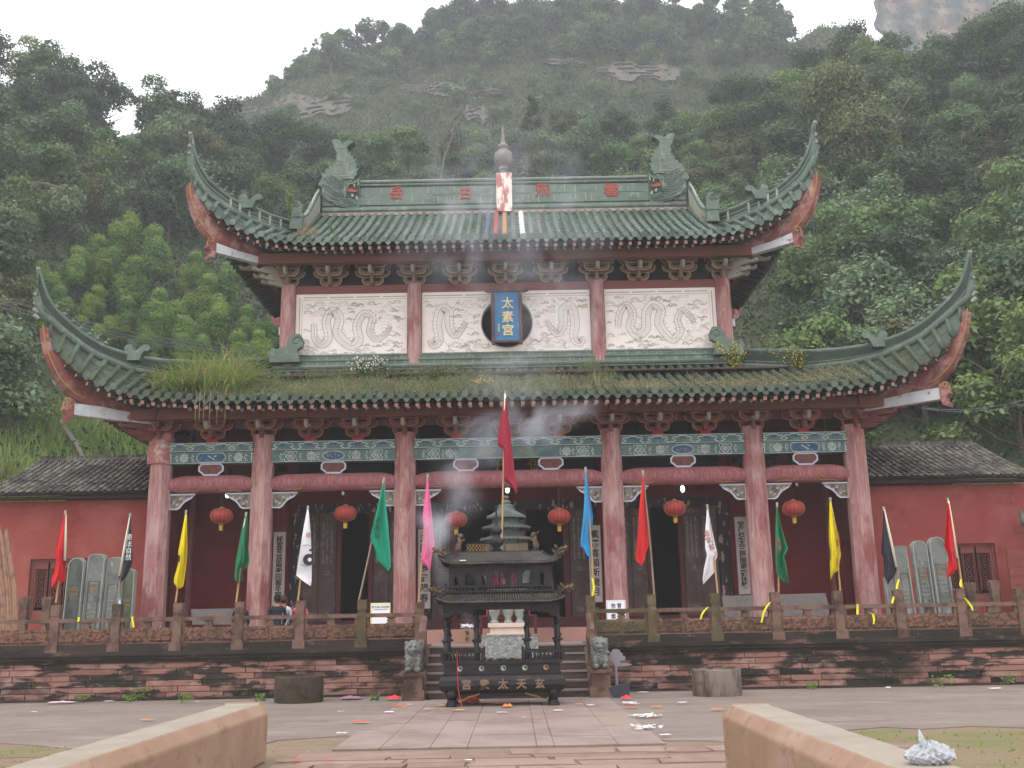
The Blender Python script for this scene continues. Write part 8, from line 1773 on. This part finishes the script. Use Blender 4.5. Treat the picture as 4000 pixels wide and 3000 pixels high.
# incense smoke drifting up from the burner: soft clumps of thin volume
def smoke(name, blobs, dmax, label):
    x0, x1 = min(b[0]-b[3] for b in blobs), max(b[0]+b[3] for b in blobs); y0, y1 = min(b[1]-b[4] for b in blobs), max(b[1]+b[4] for b in blobs); z0, z1 = min(b[2]-b[5] for b in blobs), max(b[2]+b[5] for b in blobs)
    o, mt, v = volbox(name, x0, x1, y0, y1, z0, z1, 1, (.86, .9, 1, 1), .1); n = mt.node_tree.nodes; l = mt.node_tree.links; g = n.new('ShaderNodeNewGeometry'); acc = None
    wn = n.new('ShaderNodeTexNoise'); wn.inputs['Scale'].default_value = .9; wn.inputs['Detail'].default_value = 2; l.new(g.outputs['Position'], wn.inputs[0])
    ws = n.new('ShaderNodeVectorMath'); ws.operation = 'MULTIPLY_ADD'; l.new(wn.outputs['Color'], ws.inputs[0]); ws.inputs[1].default_value = (1.3, .6, 1.3); l.new(g.outputs['Position'], ws.inputs[2])
    wp = n.new('ShaderNodeVectorMath'); wp.operation = 'SUBTRACT'; l.new(ws.outputs[0], wp.inputs[0]); wp.inputs[1].default_value = (.65, .3, .65)
    for (x, y, z, rx, ry, rz, k) in blobs:
        a = n.new('ShaderNodeVectorMath'); a.operation = 'SUBTRACT'; l.new(wp.outputs[0], a.inputs[0]); a.inputs[1].default_value = (x, y, z)
        b = n.new('ShaderNodeVectorMath'); b.operation = 'DIVIDE'; l.new(a.outputs[0], b.inputs[0]); b.inputs[1].default_value = (rx, ry, rz)
        c = n.new('ShaderNodeVectorMath'); c.operation = 'LENGTH'; l.new(b.outputs[0], c.inputs[0])
        d = n.new('ShaderNodeMapRange'); d.interpolation_type = 'SMOOTHERSTEP'; d.inputs[1].default_value = 1; d.inputs[2].default_value = .1; d.inputs[4].default_value = k; l.new(c.outputs['Value'], d.inputs[0])
        if acc is None: acc = d.outputs[0]
        else: e = n.new('ShaderNodeMath'); e.operation = 'MAXIMUM'; l.new(acc, e.inputs[0]); l.new(d.outputs[0], e.inputs[1]); acc = e.outputs[0]
    nz = n.new('ShaderNodeTexNoise'); nz.inputs['Scale'].default_value = 1.5; nz.inputs['Detail'].default_value = 4; l.new(wp.outputs[0], nz.inputs[0])
    mr = n.new('ShaderNodeMapRange'); mr.inputs[1].default_value = .42; mr.inputs[2].default_value = .72; mr.inputs[4].default_value = dmax; l.new(nz.outputs[0], mr.inputs[0])
    mu = n.new('ShaderNodeMath'); mu.operation = 'MULTIPLY'; l.new(acc, mu.inputs[0]); l.new(mr.outputs[0], mu.inputs[1]); l.new(mu.outputs[0], v.inputs['Density']); o['label'] = label; o['category'] = 'smoke'; return o
def sb(px, py, Y, rx, ry, rz, k): p = P(px, py, Y); return (p.x, p.y, p.z, rx, ry, rz, k)
smoke('incense_smoke', [sb(1720, 2080, 22.6, .55, .6, .95, 1), sb(1790, 1960, 23.2, .6, .6, .9, .6), sb(1800, 1830, 24, .8, .7, 1.0, .35), sb(1900, 1700, 24.6, 1.1, .8, .8, .6), sb(2120, 1640, 25.2, 1.2, .8, .7, .75), sb(2000, 1480, 26.2, 1.8, .8, 1.0, .3), sb(2230, 1600, 25.6, 1.0, .8, .5, .5), sb(2200, 1250, 26.8, 1.8, .9, 2.6, .2), sb(1950, 850, 28.5, 4.6, 1.2, 4.0, .2), sb(1740, 2230, 22.3, .35, .4, .6, .8), sb(1850, 2400, 21.9, .35, .4, .7, .7), sb(1960, 2260, 22.8, 1.2, .4, .7, .45)], 2.0, 'bluish incense smoke drifting up beside and above the incense burner')
